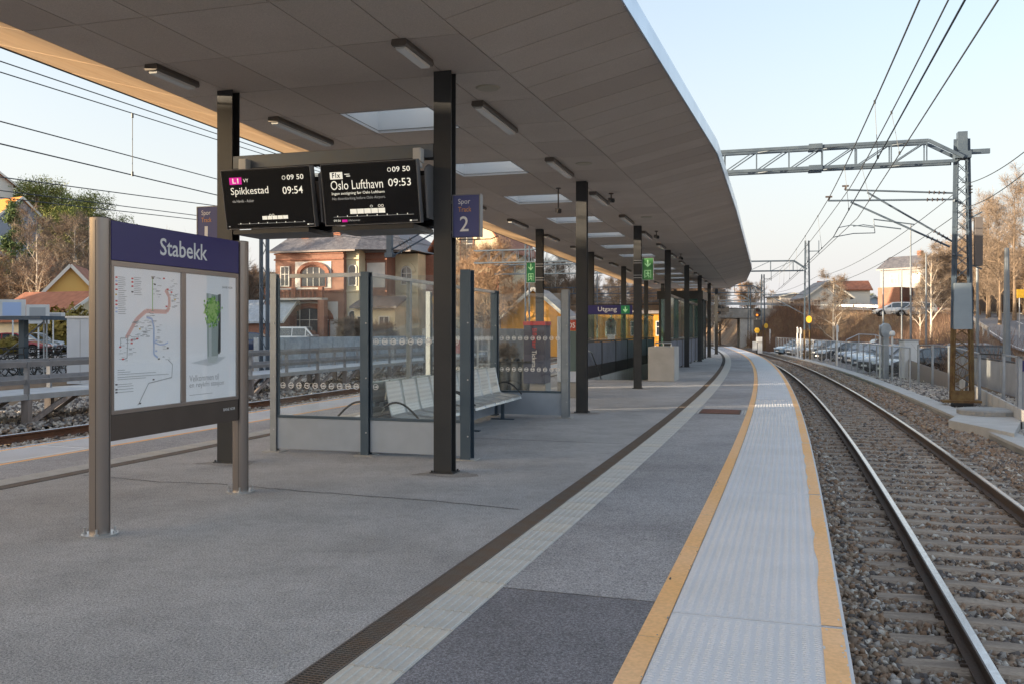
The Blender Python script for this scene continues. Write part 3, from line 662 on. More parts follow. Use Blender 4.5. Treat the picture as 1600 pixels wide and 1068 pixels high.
CELL = 3.8/3; kk = [1.35+k*CELL for k in range(-12, 41)]
skyl = []
for i, s0 in enumerate(kk[:-1]):
    s1 = s0+CELL; k = i-12
    if s0 > SEN: break
    if s1 > SEN: s1 = SEN
    T0 = [lct(s0), -2.83, -2.05, -.74, -.02, crt(s0)]; T1 = [lct(s1), -2.83, -2.05, -.74, -.02, crt(s1)]
    for j in range(5):
        if j == 2 and k % 3 == 0 and k >= 0 and s1-s0 > 1.2: skyl.append((s0, s1)); continue
        panel([(T0[j], s0, ZS), (T0[j+1], s0, ZS), (T1[j+1], s1, ZS), (T1[j], s1, ZS)], random.choice([M['soffit'], M['soffit_b'], M['soffit_c']]), 'soffit_panel')
    panel([(let(s0), s0, ZL), (lct(s0), s0, ZS), (lct(s1), s1, ZS), (let(s1), s1, ZL)], M['rim'], 'rim_panel')
s0 = -14.0
while s0 < SEN:
    s1 = min(s0+.62, SEN); panel([(crt(s0), s0, ZS), (fat(s0), s0, ZF), (fat(s1), s1, ZF), (crt(s1), s1, ZS)], random.choice([M['soffit'], M['soffit_b'], M['soffit_c'], M['soffit_c']]), 'edge_panel'); s0 = s1
# roof body above panels
mb = MB(); rows = list(np.arange(-14, SEN, 1.5))+[SEN]
cuts = sorted(set([round(x, 3) for x in rows]+[round(a+.05, 3) for a, b in skyl]+[round(b-.05, 3) for a, b in skyl])); cuts = [c for c in cuts if c <= SEN+.01]
def inhole(a, b): return any(s0+.04 <= a and b <= s1-.04+.001 for s0, s1 in skyl)
for a, b in zip(cuts[:-1], cuts[1:]):
    def prof(s): return [(let(s)-.0, ZL+.004), (let(s), ZL+.17), (-2.02, 5.17), (-.77, 5.12), (fat(s), ZF+.21), (fat(s), ZF+.02)]
    A, B = prof(a), prof(b); h = inhole(a, b)
    for j in range(5):
        if j == 2 and h: continue
        mb.add([(A[j][0], a, A[j][1]), (A[j+1][0], a, A[j+1][1]), (B[j+1][0], b, B[j+1][1]), (B[j][0], b, B[j][1])], [(0, 1, 2, 3)])
    # inner underlay just above the panels
    U = lambda s: [(let(s), ZL+.03), (lct(s), ZS+.035), (-2.02, ZS+.035), (-.77, ZS+.035), (crt(s), ZS+.035), (fat(s), ZF+.03)]
    A, B = U(a), U(b)
    for j in range(5):
        if j == 2 and h: continue
        mb.add([(A[j][0], a, A[j][1]), (A[j+1][0], a, A[j+1][1]), (B[j+1][0], b, B[j+1][1]), (B[j][0], b, B[j][1])], [(0, 1, 2, 3)])
for s in (-14, SEN):
    pr = [(let(s), ZL+.004), (let(s), ZL+.17), (-2.02, 5.17), (-.77, 5.12), (fat(s), ZF+.21), (fat(s), ZF+.02), (crt(s), ZS), (lct(s), ZS)]; mb.add([(a, s, b) for a, b in pr], [tuple(range(8))])
obj('roof_shell', mb, M['roof_side'], canopy, fixn=False)
# silver fascia in lengths
s0 = -14.0; brk = sorted(set([-14+3.0*i for i in range(23)]+[-.67, 7.34, 15.5, 34.2, 38.9, 51.1]))+[SEN]; brk = [b for b in brk if b <= SEN]
for a, b in zip(brk[:-1], brk[1:]):
    if b-a < .05: continue
    mb = MB()
    for s in (a+.002, b-.002):
        t = fat(s); mb.v += [(t+.004, s, ZF-.012), (t+.022, s, ZF-.012), (t+.016, s, ZF+.235), (t+.004, s, ZF+.235)]
    mb.f += [[0, 1, 5, 4], [1, 2, 6, 5], [2, 3, 7, 6], [3, 0, 4, 7], [0, 3, 2, 1], [4, 5, 6, 7]]; mb.m += [0]*6
    obj('fascia_strip', mb, M['fascia'], canopy)
    mb = MB()
    for s in (a+.002, b-.002):
        t = let(s); mb.v += [(t-.004, s, ZL-.006), (t-.03, s, ZL-.006), (t-.03, s, ZL+.18), (t-.004, s, ZL+.18)]
    mb.f += [[0, 1, 5, 4], [1, 2, 6, 5], [2, 3, 7, 6], [3, 0, 4, 7], [0, 3, 2, 1], [4, 5, 6, 7]]; mb.m += [0]*6
    obj('fascia_strip', mb, M['col'], canopy)
# skylight wells
for s0, s1 in skyl:
    mb = MB(); a, b, x0, x1 = s0+.03, s1-.03, -2.03, -.76; z0, z1 = ZS-.004, 5.12
    for (p, q) in (((x0, a), (x1, a)), ((x1, a), (x1, b)), ((x1, b), (x0, b)), ((x0, b), (x0, a))):
        mb.add([(p[0], p[1], z0), (q[0], q[1], z0), (q[0], q[1], z1), (p[0], p[1], z1)], [(0, 1, 2, 3)])
    f = obj('skylight', mb, M['well'], canopy, fixn=False)
    mb = MB(); mb.box(x0-.05, x1+.05, a-.05, b+.05, z1, z1+.012); obj('skylight_pane', mb, M['glass'], f)
# columns
mbc = MB()
def hbeam(mb, w_, dp, z0, z1, tf=.014, tw=.010):
    mb.box(-w_/2, w_/2, -dp/2, -dp/2+tf, z0, z1); mb.box(-w_/2, w_/2, dp/2-tf, dp/2, z0, z1); mb.box(-tw/2, tw/2, -dp/2+tf, dp/2-tf, z0, z1)
hbeam(mbc, .21, .16, 0, ZS-.002); col_me = mbc.mesh('column', M['col'])
mbb = MB(); mbb.box(-.14, .14, -.12, .12, 0, .012); [mbb.cyl((x_, y_, .012), .012, .02, 6) for x_ in (-.12, .12) for y_ in (-.095, .095)]; base_me = mbb.mesh('base_plate', M['col'])
mbs = MB(); 
for i in range(26): a = i*.2417; 
mbs.add([(.42*math.cos(k*.35)*random.uniform(.7, 1.2), .38*math.sin(k*.35)*random.uniform(.7, 1.2), .0045) for k in range(18)], [tuple(range(18))])
for i in range(-1, 8):
    for t in (0, -2.83):
        if i == -1 and t == 0: pass
        o = obj('column', col_me, None, canopy, loc=(t, 7.6*i, 0)); b_ = obj('base_plate', base_me, None, o)
# hatch in the soffit
# lamps
def lamp(s, t, L_, label):
    o = thing('ceiling_lamp', label, 'ceiling lamp', W(s, t, ZS), AXROT, 'batten lamps under the canopy')
    mb = MB(); mb.prism([(-.075, 0), (-.085, -.05), (-.07, -.07), (.07, -.07), (.085, -.05), (.075, 0)], 'y', -L_/2, L_/2); obj('housing', mb, M['lampbody'], o)
    mb = MB(); mb.prism([(-.055, -.0705), (-.048, -.095), (.048, -.095), (.055, -.0705)], 'y', -L_/2+.04, L_/2-.04); obj('diffuser', mb, M['diffuser'], o); return o
ordn = ['nearest', 'second', 'third', 'fourth', 'fifth', 'sixth', 'seventh', 'eighth', 'ninth', 'tenth', 'eleventh', 'twelfth', 'thirteenth', 'fourteenth', 'fifteenth']
lamp(-.85, -.03, .75, 'short batten lamp on the soffit just before the track 2 column'); lamp(-.85, -2.98, .75, 'short batten lamp on the soffit before the column with the track 1 sign')
for i in range(13):
    lamp(2.05+3.8*i, -.03, 1.6, '%s long batten lamp above the right column row' % ordn[i]); lamp(2.05+3.8*i, -2.98, 1.6, '%s long batten lamp above the left column row, by the rim' % ordn[i])
mbsp = MB(); mbsp.lathe([(.0, -.0005), (.13, -.001), (.14, -.012), (.02, -.02)][::-1], n=24)
M['speaker'] = mat('speaker_cream', (.42, .37, .28), .6)
for i, (s, t) in enumerate(((.72, .28), (5.75, .42), (13.3, .5))):
    mb = MB(); mb.lathe([(.02, -.022), (.13, -.016), (.15, -.001)], n=28); o = obj('ceiling_speaker', mb, M['speaker'], loc=W(s, t, ZS)); tag(o, ['round cream ceiling speaker right of the nearest track 2 column', 'round ceiling speaker halfway to the second track 2 column', 'round ceiling speaker beyond the third track 2 column'][i], 'speaker', 'round speakers in the soffit')
# CCTV cameras
def cctv(s, t, drop, label):
    o = thing('security_camera', label, 'camera', W(s, t, ZS), AXROT); mb = MB(); mb.tube([(0, 0, 0), (0, 0, -drop)], .015, 8); mb.cyl((0, 0, -.02), .05, .02); obj('bracket', mb, M['lampbody'], o)
    mb = MB(); mb.bar((-.05, .12, -drop-.02), (.06, -.16, -drop-.08), .09, .09); obj('camera_body', mb, M['lampbody'], o, bevel=.01)
    mb = MB(); mb.tube([(.0605, -.1605, -drop-.08), (.075, -.2, -drop-.09)], .04, 12); obj('lens', mb, M['blackplastic'], o)
cctv(8.2, -.62, .42, 'small security camera hanging on a rod by the third skylight'); cctv(16.6, .35, .12, 'small security camera on the soffit past the third column'); cctv(9.2, .3, .1, 'pale security camera on the soffit between second and third column'); cctv(24.5, .3, .12, 'small security camera on the soffit by the fourth column')
# ============================================================ SIGNS, SHELTER, FURNITURE
def ftext(name, s, w_, h_, M4, material, parent, bold=0.0, ext=.001):     # text fitted into a width and a height of its box (baseline at origin)
    o = text(name, s, 1.0, Matrix.Identity(4), material, parent, bold=bold, ext=0.0); me = o.data
    co = np.empty(len(me.vertices)*3); me.vertices.foreach_get('co', co); co = co.reshape(-1, 3)
    mn, mx = co.min(0), co.max(0); W_ = mx[0]-mn[0]; H_ = mx[1]-mn[1]
    sx = w_/W_; sy = h_/H_ if h_ else sx
    me.transform(M4 @ Matrix.Diagonal((sx, sy, 1, 1)) @ Matrix.Translation((-mn[0], -mn[1], 0))); return o
# ---- information board
p = G(156, 834.5); ib = thing('information_board', 'station information board with blue Stabekk header and two posters on bronze posts', 'notice board', (p.x, p.y, 0), AXROT)
def roundpost(y, top):
    mb = MB(); pr = []
    for k in range(24):
        a = 2*math.pi*k/24; cx = math.copysign(abs(math.cos(a))**.6, math.cos(a))*.068; cy = math.copysign(abs(math.sin(a))**.6, math.sin(a))*.068
        pr.append((cx, y+cy))
    mb.prism(pr, 'z', .012, top); o = obj('post', mb, M['bronze'], ib, smooth=35)
    mb = MB()
    mb.box(.018, .0205, y-.0688, y-.066, .03, top-.02); mb.box(.066, .0688, y+.0245, y+.027, .03, top-.02)
    obj('post_seam', mb, M['black'], o)
    mb = MB(); mb.cyl((0, y, 0), .135, .014, 32); q = obj('base_plate', mb, M['alu'], ib, smooth=30)
    for k in range(4):
        a = k*math.pi/2+.5; mb = MB(); cx, cy = .112*math.cos(a), y+.112*math.sin(a); mb.cyl((cx, cy, .014), .009, .05, 8); mb.cyl((cx, cy, .014), .017, .014, 6); obj('bolt', mb, M['alu'], q)
    mb = MB(); mb.prism(pr, 'z', top, top+.006); obj('post_cap', mb, M['col'], o)
roundpost(0, 2.485); roundpost(1.915, 2.485)
mb = MB(); mb.box(-.05, .030, .085, 1.83, .725, .93); lp = obj('lower_panel', mb, M['bronze_panel'], ib, bevel=.003)
ftext('lettering', 'BANE NOR', .19, .027, face_px(.0312, 1.585, .835), M['lett'], lp)
mb = MB(); mb.box(-.05, .036, .085, 1.83, 2.165, 2.48); hd = obj('header', mb, M['navy'], ib, bevel=.003)
ftext('lettering', 'Stabekk', .66, .150, face_px(.0372, .665, 2.25), M['lett'], hd, bold=.012)
mb = MB(); mb.box(-.05, .02, .085, 1.83, .933, 2.162); obj('back_panel', mb, M['bronze_panel'], ib)
mb = MB()
for (y0, y1, z0, z1) in ((.085, 1.83, 2.118, 2.162), (.085, 1.83, .933, .965), (.085, .118, .965, 2.118), (1.80, 1.83, .965, 2.118), (.955, 1.018, .965, 2.118)): mb.box(.0205, .036, y0, y1, z0, z1)
obj('poster_frame', mb, M['bronze'], ib, bevel=.002)
PX = .0222
def poster(y0, y1):
    mb = MB(); mb.box(.0203, PX, y0, y1, .966, 2.117); o = obj('poster', mb, M['poster'], ib); return o
po1 = poster(.119, .954); po2 = poster(1.019, 1.799)
mb = MB(); mb.box(.031, .033, .119, .954, .966, 2.117); mb2 = MB(); mb2.box(.031, .033, 1.019, 1.799, .966, 2.117)
def flat(mb, poly, y0, y1, x): mb.add([(x, y0+a*(y1-y0), 2.117-b*1.151) for a, b in poly], [tuple(range(len(poly)))])
def line(mb, pts, w_, y0, y1, x):
    for (a, b), (c, d) in zip(pts[:-1], pts[1:]):
        L = math.hypot(c-a, (d-b)*1.38) or 1; nx_, ny_ = (d-b)*1.38/L*w_, -(c-a)/L*w_/1.38; flat(mb, [(a+nx_, b+ny_), (c+nx_, d+ny_), (c-nx_, d-ny_), (a-nx_, b-ny_)], y0, y1, x)
def prn(nm, col): return mat('print_'+nm, col, .5)
PR = {k: prn(k, c) for k, c in dict(red=(.75, .10, .10), pink=(.92, .60, .54), green=(.35, .62, .25), blue=(.45, .58, .85), grey=(.40, .42, .44), dark=(.12, .12, .13), yellow=(.75, .5, .05), potgreen=(.42, .50, .48), potlight=(.66, .72, .71), potdark=(.16, .18, .18), leaf=(.26, .56, .10), leaf2=(.10, .34, .05), shade=(.74, .78, .80)).items()}
Y0, Y1 = .119, .954
def pr_obj(nm, fn, m, par): mb = MB(); fn(mb); return obj(nm, mb, m, par, fixn=False)
pr_obj('map_line', lambda mb: [line(mb, [(.18, .50), (.32, .37), (.46, .305), (.78, .305), (.82, .27), (.82, .19), (.76, .14)], .022, Y0, Y1, PX+.0003)], PR['pink'], po1)
pr_obj('map_line', lambda mb: [line(mb, [(.56, .30), (.56, .06)], .006, Y0, Y1, PX+.0005), line(mb, [(.545, .06), (.58, .06)], .006, Y0, Y1, PX+.0005)], PR['green'], po1)
pr_obj('map_line', lambda mb: [line(mb, [(.47, .35), (.55, .36), (.58, .42), (.58, .62), (.64, .645)], .010, Y0, Y1, PX+.0005), line(mb, [(.58, .53), (.66, .55), (.74, .55), (.80, .535)], .006, Y0, Y1, PX+.0005)], PR['blue'], po1)
pr_obj('map_line', lambda mb: [line(mb, [(.18, .5), (.10, .50), (.10, .56)], .004, Y0, Y1, PX+.0005), line(mb, [(.20, .49), (.19, .64), (.12, .65)], .005, Y0, Y1, PX+.0005), line(mb, [(.34, .98), (.36, .97), (.50, .83), (.86, .80), (.87, .70), (.80, .665)], .005, Y0, Y1, PX+.0005), line(mb, [(.54, .05), (.60, .05)], .006, Y0, Y1, PX+.0006)], PR['grey'], po1)
def leg(mb, items, wd=.03):
    for a, b in items: flat(mb, [(a, b), (a+wd, b), (a+wd, b+.011), (a, b+.011)], Y0, Y1, PX+.0007)
pr_obj('map_station_marks', lambda mb: leg(mb, [(.03, .07), (.03, .12), (.03, .155), (.03, .235), (.03, .26), (.25, .07), (.25, .095), (.25, .125), (.72, .05), (.78, .13), (.84, .15), (.76, .26), (.08, .555), (.24, .51), (.24, .53), (.32, .50), (.12, .64)]), PR['red'], po1)
pr_obj('map_station_marks', lambda mb: leg(mb, [(.03, .19), (.9, .205), (.36, .43)], .022), PR['yellow'], po1)
pr_obj('map_station_marks', lambda mb: leg(mb, [(.03, .095), (.03, .285), (.03, .31), (.60, .515), (.60, .59)]), PR['blue'], po1)
pr_obj('map_station_marks', lambda mb: leg(mb, [(.25, .165), (.55, .055), (.58, .10), (.64, .65), (.78, .57), (.03, .815), (.03, .85), (.03, .87), (.56, .80), (.36, .965)]), PR['dark'], po1)
def tinylines(mb):
    rnd = random.Random(3)
    for a0, bs in ((.07, np.arange(.07, .33, .0135)), (.29, np.arange(.065, .19, .0135))):
        for b in bs: flat(mb, [(a0, b), (a0+rnd.uniform(.05, .13), b), (a0+.1, b+.004), (a0, b+.004)], Y0, Y1, PX+.0005)
    for b, L in ((.72, .1), (.735, .18), (.75, .55), (.77, .75), (.785, .4), (.82, .2), (.835, .22), (.855, .22), (.875, .22)): flat(mb, [(.06, b), (.06+L, b), (.06+L, b+.004), (.06, b+.004)], Y0, Y1, PX+.0005)
    for k in range(150):
        a, b = rnd.choice([(.84, .1), (.60, .1), (.9, .2), (.42, .4), (.64, .45), (.22, .52), (.12, .56), (.75, .57), (.5, .34), (.3, .42)]); a += rnd.uniform(-.05, .06); b += rnd.uniform(-.05, .1)
        L = rnd.uniform(.02, .07); flat(mb, [(a, b), (a+L, b), (a+L, b+.0035), (a, b+.0035)], Y0, Y1, PX+.0004)
pr_obj('small_print', tinylines, PR['grey'], po1)
Y0b, Y1b = 1.019, 1.799
def q2(mb, poly, x=PX+.0005): flat(mb, poly, Y0b, Y1b, x)
pr_obj('pot_shadow', lambda mb: q2(mb, [(.62, .62), (.68, .14), (.68, .60), (.66, .64)]), PR['potdark'], po2)
pr_obj('pot_shadow', lambda mb: q2(mb, [(.10, .70), (.45, .665), (.80, .66), (.62, .715), (.45, .73)], PX+.0002), PR['shade'], po2)
pr_obj('pot_picture', lambda mb: q2(mb, [(.40, .145), (.63, .155), (.63, .66), (.55, .68), (.42, .67)]), PR['potgreen'], po2)
pr_obj('pot_picture', lambda mb: (q2(mb, [(.44, .15), (.50, .15), (.50, .67), (.45, .67)], PX+.0007), q2(mb, [(.425, .655), (.62, .65), (.62, .695), (.55, .71), (.43, .70)], PX+.0009)), PR['potlight'], po2)
pr_obj('pot_picture', lambda mb: q2(mb, [(.63, .15), (.685, .145), (.685, .62), (.63, .64)]), PR['potdark'], po2)
PR['leaf3'] = prn('leaf3', (.48, .72, .24))
def leaves(mb, n, x, sd):
    rnd = random.Random(sd)
    for k in range(n):
        a = .515+rnd.gauss(0, .055); b = .285+rnd.gauss(0, .052)
        if b > .42 or b < .165: continue
        r = rnd.uniform(.009, .019); t0 = rnd.random()*6
        q2(mb, [(a+r*math.cos(t0+i*1.05)*(1 if i % 2 else .6), b+r*.72*math.sin(t0+i*1.05)) for i in range(6)], x+k*1e-6)
pr_obj('pot_plant_picture', lambda mb: leaves(mb, 320, PX+.0010, 1), PR['leaf2'], po2); pr_obj('pot_plant_picture', lambda mb: leaves(mb, 110, PX+.0017, 8), PR['leaf3'], po2); pr_obj('pot_plant_picture', lambda mb: leaves(mb, 230, PX+.0013, 5), PR['leaf'], po2)
def t2(s, a, b, w_, h_, m): ftext('lettering', s, w_*(Y1b-Y0b), h_, face_px(PX+.0008, Y0b+a*(Y1b-Y0b), 2.117-b*1.151), m, po2)
t2('Velkommen til', .08, .845, .56, .056, PR['grey']); t2('en røykfri stasjon', .08, .905, .67, .060, PR['grey']); t2('BANE NOR', .72, .095, .21, .02, PR['dark'])
pr_obj('small_print', lambda mb: (q2(mb, [(.08, .95), (.52, .95), (.52, .954), (.08, .954)])), PR['grey'], po2)
obj('cover_glass', mb, M['coverglass'], ib); obj('cover_glass', mb2, M['coverglass'], ib)

# ---- departure screens
dsp = thing('departure_display', 'bracket beam with four black train departure screens showing Spikkestad and Oslo Lufthavn', 'departure board', (O0.x, O0.y, 0), AXROT)
mb = MB(); mb.box(-2.72, -.11, -.07, .07, 3.56, 3.72); obj('cross_beam', mb, M['col'], dsp, bevel=.004)
M['beam_grey'] = mat('grey_beam_face', (.17, .20, .24), .5, .3, var=.7, vs=7, col2=(.2, .21, .22))
mb = MB(); mb.box(-2.715, -.115, -.0745, -.0705, 3.565, 3.715); obj('beam_face', mb, M['beam_grey'], dsp)
for t in (-2.52, -.27):
    mb = MB(); mb.box(t-.05, t+.05, -.18, -.075, 3.50, 3.66); mb.box(t-.035, t+.035, -.17, -.09, 3.44, 3.50); mb.tube([(t, -.13, 3.44), (t, -.13, 3.40)], .02, 8); obj('junction_box', mb, M['white'], dsp, bevel=.008)
TILT = 11
def screen(tc, back, content):
    w_, h_, dp = 1.16, .68, .11
    T = Matrix.Translation((tc, 0, 3.14)) @ (Matrix.Rotation(math.pi, 4, 'Z') if back else Matrix.Identity(4)) @ Matrix.Translation((0, -.36, 0)) @ Matrix.Rotation(R(TILT), 4, 'X')
    # local: screen faces -y, x right, z up
    def mk(nm, mb, m, par=dsp, **k): me = mb.mesh(nm, m); me.transform(T); return obj(nm, me, None, par, **k)
    mb = MB(); mb.box(-w_/2, w_/2, 0, dp, -h_/2, h_/2); s_ = mk('screen', mb, M['blackplastic'], bevel=.006)
    mb = MB(); mb.box(-w_/2+.012, w_/2-.012, -.004, -.001, -h_/2+.012, h_/2-.012); mk('screen_glass', mb, M['screen'], s_)
    mb = MB(); mb.box(-w_/2-.008, -w_/2, -.006, dp*.7, -h_/2-.008, h_/2+.008); mb.box(w_/2, w_/2+.008, -.006, dp*.7, -h_/2-.008, h_/2+.008); mb.box(-w_/2, w_/2, -.006, dp*.7, h_/2, h_/2+.008); mb.box(-w_/2, w_/2, -.006, dp*.7, -h_/2-.008, -h_/2); mk('bezel', mb, M['greyhousing'], s_)
    mb = MB(); mb.box(-w_/2+.08, w_/2-.08, dp, dp+.10, -h_/2+.06, h_/2-.10); mk('housing', mb, M['greyhousing'], s_)
    if not content: return
    def tx(s, x, y, ww, hh, m, bold=0): # x from left 0..1, y from the top 0..1 (baseline)
        ftext('lettering', s, ww*w_, hh*h_, T @ Matrix.Translation((-w_/2+x*w_, -.0066, h_/2-y*h_)) @ Matrix.Rotation(R(90), 4, 'X'), m, s_, bold=bold)
    def rc(x0, x1, y0, y1, m, nm='screen_mark', dy=0): mb = MB(); mb.box(-w_/2+x0*w_, -w_/2+x1*w_, -.0055-dy, -.0045-dy, h_/2-y1*h_, h_/2-y0*h_); mk(nm, mb, m, s_)
    content(tx, rc)
A_, B_ = M['screen_txt'], M['screen_dim']
def clock(mb_rc, x, y): pass
def cont1(tx, rc):
    rc(.085, .225, .125, .245, M['magenta']); tx('L1', .12, .225, .07, .085, A_, .02); tx('VY', .245, .215, .06, .06, A_)
    tx('09 50', .74, .21, .185, .085, A_, .01); tx('O', .685, .205, .04, .07, A_)
    tx('Spikkestad', .09, .455, .43, .16, A_); tx('09:54', .68, .445, .225, .125, A_, .004); tx('via Høvik - Asker', .095, .555, .25, .05, B_, .01)
    for x0, x1 in ((.42, .475), (.48, .53), (.535, .59), (.595, .65), (.655, .71)): rc(x0, x1, .80, .86, A_)
    tx('OO', .50, .815, .06, .045, A_); rc(.13, .90, .92, .925, B_)
    for k in range(8): rc(.16+k*.103, .168+k*.103, .905, .925, A_)
    rc(.92, .94, .955, .975, A_); rc(.945, .99, .96, .97, B_); rc(.02, .04, .95, .965, B_)
def cont2(tx, rc):
    rc(.09, .225, .13, .245, A_); tx('F1x', .115, .225, .085, .085, M['screen'], .02); rc(.245, .30, .165, .178, A_); rc(.265, .305, .195, .21, A_)
    tx('09 50', .75, .175, .185, .085, A_, .01); tx('O', .70, .17, .04, .07, A_)
    tx('Oslo Lufthavn', .09, .42, .555, .15, A_); tx('09:53', .70, .405, .235, .125, A_, .004)
    tx('Ingen avstigning før Oslo Lufthavn', .095, .515, .56, .058, A_, .004); tx('No disembarking before Oslo Airport.', .095, .60, .565, .058, B_)
    for k in range(5): rc(.275+k*.075, .345+k*.075, .745, .825, A_)
    tx('O', .49, .73, .03, .04, A_); tx('OO', .575, .73, .06, .045, A_); rc(.09, .94, .865, .87, B_)
    for k in range(8): rc(.13+k*.106, .138+k*.106, .845, .865, A_)
    tx('09:56', .09, .945, .075, .035, A_); rc(.18, .235, .915, .955, M['magenta']); tx('Lillehammer', .245, .945, .13, .032, B_); rc(.895, .915, .955, .98, A_); rc(.92, .975, .962, .972, B_)
def strip1(f): return f
screen(-2.06, False, cont1); screen(-.757, False, cont2); screen(-2.06, True, None); screen(-.757, True, None)
mb = MB()
for t in (-2.06, -.757): mb.box(t-.5, t+.5, -.30, .30, 2.74, 2.79); mb.box(t-.09, t+.09, -.10, .10, 2.79, 3.56)
obj('carrier', mb, M['blackplastic'], dsp)
for t in (-1.43, -.12): mb = MB(); mb.prism([(-.22, 2.86), (-.30, 3.40), (-.20, 3.46), (.20, 3.46), (.30, 3.40), (.22, 2.86)], 'x', t-.012, t+.012); obj('side_cheek', mb, M['greyhousing'], dsp)

# ---- track number signs
def tracksign(num, t0, t1, label):
    o = thing('track_sign', label, 'sign', W(0, t0, 0), AXROT, 'track number signs on the columns'); w_ = t1-t0
    mb = MB(); mb.box(0, w_, -.05, .04, 2.655, 3.12); f = obj('sign_box', mb, M['navy2'], o, bevel=.004)
    mb = MB(); mb.box(w_, w_+.012, -.055, .045, 2.65, 3.125); mb.box(-.012, 0, -.055, .045, 2.65, 3.125); mb.box(-.012, w_+.012, -.055, .045, 3.12, 3.13); obj('edge_frame', mb, M['greyhousing'], o)
    ftext('lettering', 'Spor', w_*.46, .075, face_my(w_*.2, -.052, 3.005), M['lett'], f); ftext('lettering', 'Track', w_*.50, .055, face_my(w_*.2, -.052, 2.935), M['orange_lett'], f)
    ftext('lettering', num, w_*(.34 if num == '2' else .16), .17, face_my(w_*(.26 if num == '2' else .36), -.052, 2.715), M['lett'], f, bold=.008)
    mb = MB(); s_ = -1 if t0 > -1 else 1; x0 = 0 if s_ < 0 else w_; mb.box(x0+s_*.0, x0+s_*.1, -.02, .02, 2.70, 2.73); mb.box(x0, x0+s_*.1, -.02, .02, 3.04, 3.07); obj('bracket', mb, M['alu'], o)
    mb = MB(); mb.tube([(w_*.1, 0, 2.655), (w_*.12, 0, 2.63), (w_+.12, 0, 2.625), (w_+.2, .02, 2.66)], .006, 6); obj('cable', mb, M['wire'], o)
tracksign('2', .118, .428, 'blue Spor Track 2 sign on the nearest right column')
tracksign('1', -3.235, -2.952, 'blue Spor Track 1 sign half hidden behind the information board')

# ---- green exit signs
def exitsign(s, t, w_, z0, z1, side, m, label):
    o = thing('exit_sign', label, 'exit sign', W(s, t, 0), AXROT, 'green exit signs on the columns')
    mb = MB(); mb.box(-w_/2, w_/2, -.03, .03, z0, z1); f = obj('sign_box', mb, m, o, bevel=.004)
    mb = MB(); a, b = -w_/2-.012, w_/2+.012
    for (x0, x1, q0, q1) in ((a, b, z1, z1+.012), (a, b, z0-.012, z0), (a, a+.012, z0, z1), (b-.012, b, z0, z1)): mb.box(x0, x1, -.034, .034, q0, q1)
    obj('edge_frame', mb, M['alu'], o); zm = (z0+z1)/2; k = w_/.3
    def fp(poly, nm): mb = MB(); mb.add([(x*k, -.0315, z) for x, z in poly], [tuple(range(len(poly)))]); obj(nm, mb, M['lime'], f, fixn=False)
    fp([(-.018, zm+.25), (.018, zm+.25), (.018, zm+.12), (.08, zm+.17), (.08, zm+.13), (0, zm+.05), (-.08, zm+.13), (-.08, zm+.17), (-.018, zm+.12)], 'arrow')
    fp([(-.09, zm-.03), (.09, zm-.03), (.09, zm-.05), (-.07, zm-.05), (-.07, zm-.25), (-.09, zm-.25)], 'door_mark'); fp([(.09, zm-.05), (.09, zm-.25), (.075, zm-.25), (.075, zm-.05)], 'door_mark')
    fp([(-.01, zm-.065), (.02, zm-.065), (.02, zm-.095), (-.01, zm-.095)], 'runner_mark'); fp([(-.055, zm-.12), (-.01, zm-.10), (.03, zm-.10), (.055, zm-.135), (.045, zm-.145), (.025, zm-.125), (.015, zm-.17), (.05, zm-.20), (.035, zm-.25), (.02, zm-.245), (.028, zm-.21), (-.005, zm-.18), (-.03, zm-.21), (-.065, zm-.215), (-.06, zm-.20), (-.035, zm-.195), (-.01, zm-.165), (-.01, zm-.13), (-.045, zm-.135)], 'runner_mark')
    c = (.15 if False else 0); x0 = -side*(w_/2+.13)
    for z in (z0+.06, z0+.13, z1-.13, z1-.06): mb = MB(); mb.box(x0-.115, x0+.115, -.09, .09, z-.008, z+.008); mb.box(min(x0, 0), max(x0, 0), -.01, .01, z-.005, z+.005); obj('strap', mb, M['alu'], o)
exitsign(15.2, -2.83-.26, .26, 3.0, 3.58, -1, M['gold'], 'dark green exit sign with arrow on the left side of a track 1 column')
M['gold2'] = mat('exit_green_lit', (.10, .34, .12), .4, emit=((.15, .5, .15), .0))
exitsign(15.2, .285, .30, 3.02, 3.62, 1, M['gold2'], 'bright green exit sign with arrow on the right side of the third track 2 column')
# ---- Utgang sign
ug = thing('exit_direction_sign', 'long navy Utgang sign hung on a rail over the stair mouth', 'sign', W(19.0, 0), AXROT)
mb = MB(); mb.box(-2.75, .15, -.015, .015, 2.435, 2.465); obj('rail', mb, M['wire'], ug)
mb = MB(); mb.box(-2.20, -.72, -.05, .05, 2.14, 2.43); ub = obj('sign_box', mb, M['navy'], ug, bevel=.005)
ftext('lettering', 'Utgang', .62, .19, face_my(-1.84, -.052, 2.19), M['lett'], ub, bold=.008)
mb = MB(); mb.box(-1.08, -.80, -.0535, -.051, 2.155, 2.415); obj('exit_badge', mb, M['gold'], ub)
mb = MB(); mb.add([(x, -.0555, z) for x, z in [(-.955, 2.38), (-.925, 2.38), (-.925, 2.28), (-.87, 2.31), (-.87, 2.27), (-.94, 2.19), (-1.01, 2.27), (-1.01, 2.31), (-.955, 2.28)]], [tuple(range(9))]); obj('arrow', mb, M['lime'], ub, fixn=False)
for t in (-2.0, -.9): mb = MB(); mb.tube([(t, 0, 2.43), (t, 0, 2.47)], .01, 6); obj('hanger', mb, M['wire'], ug)

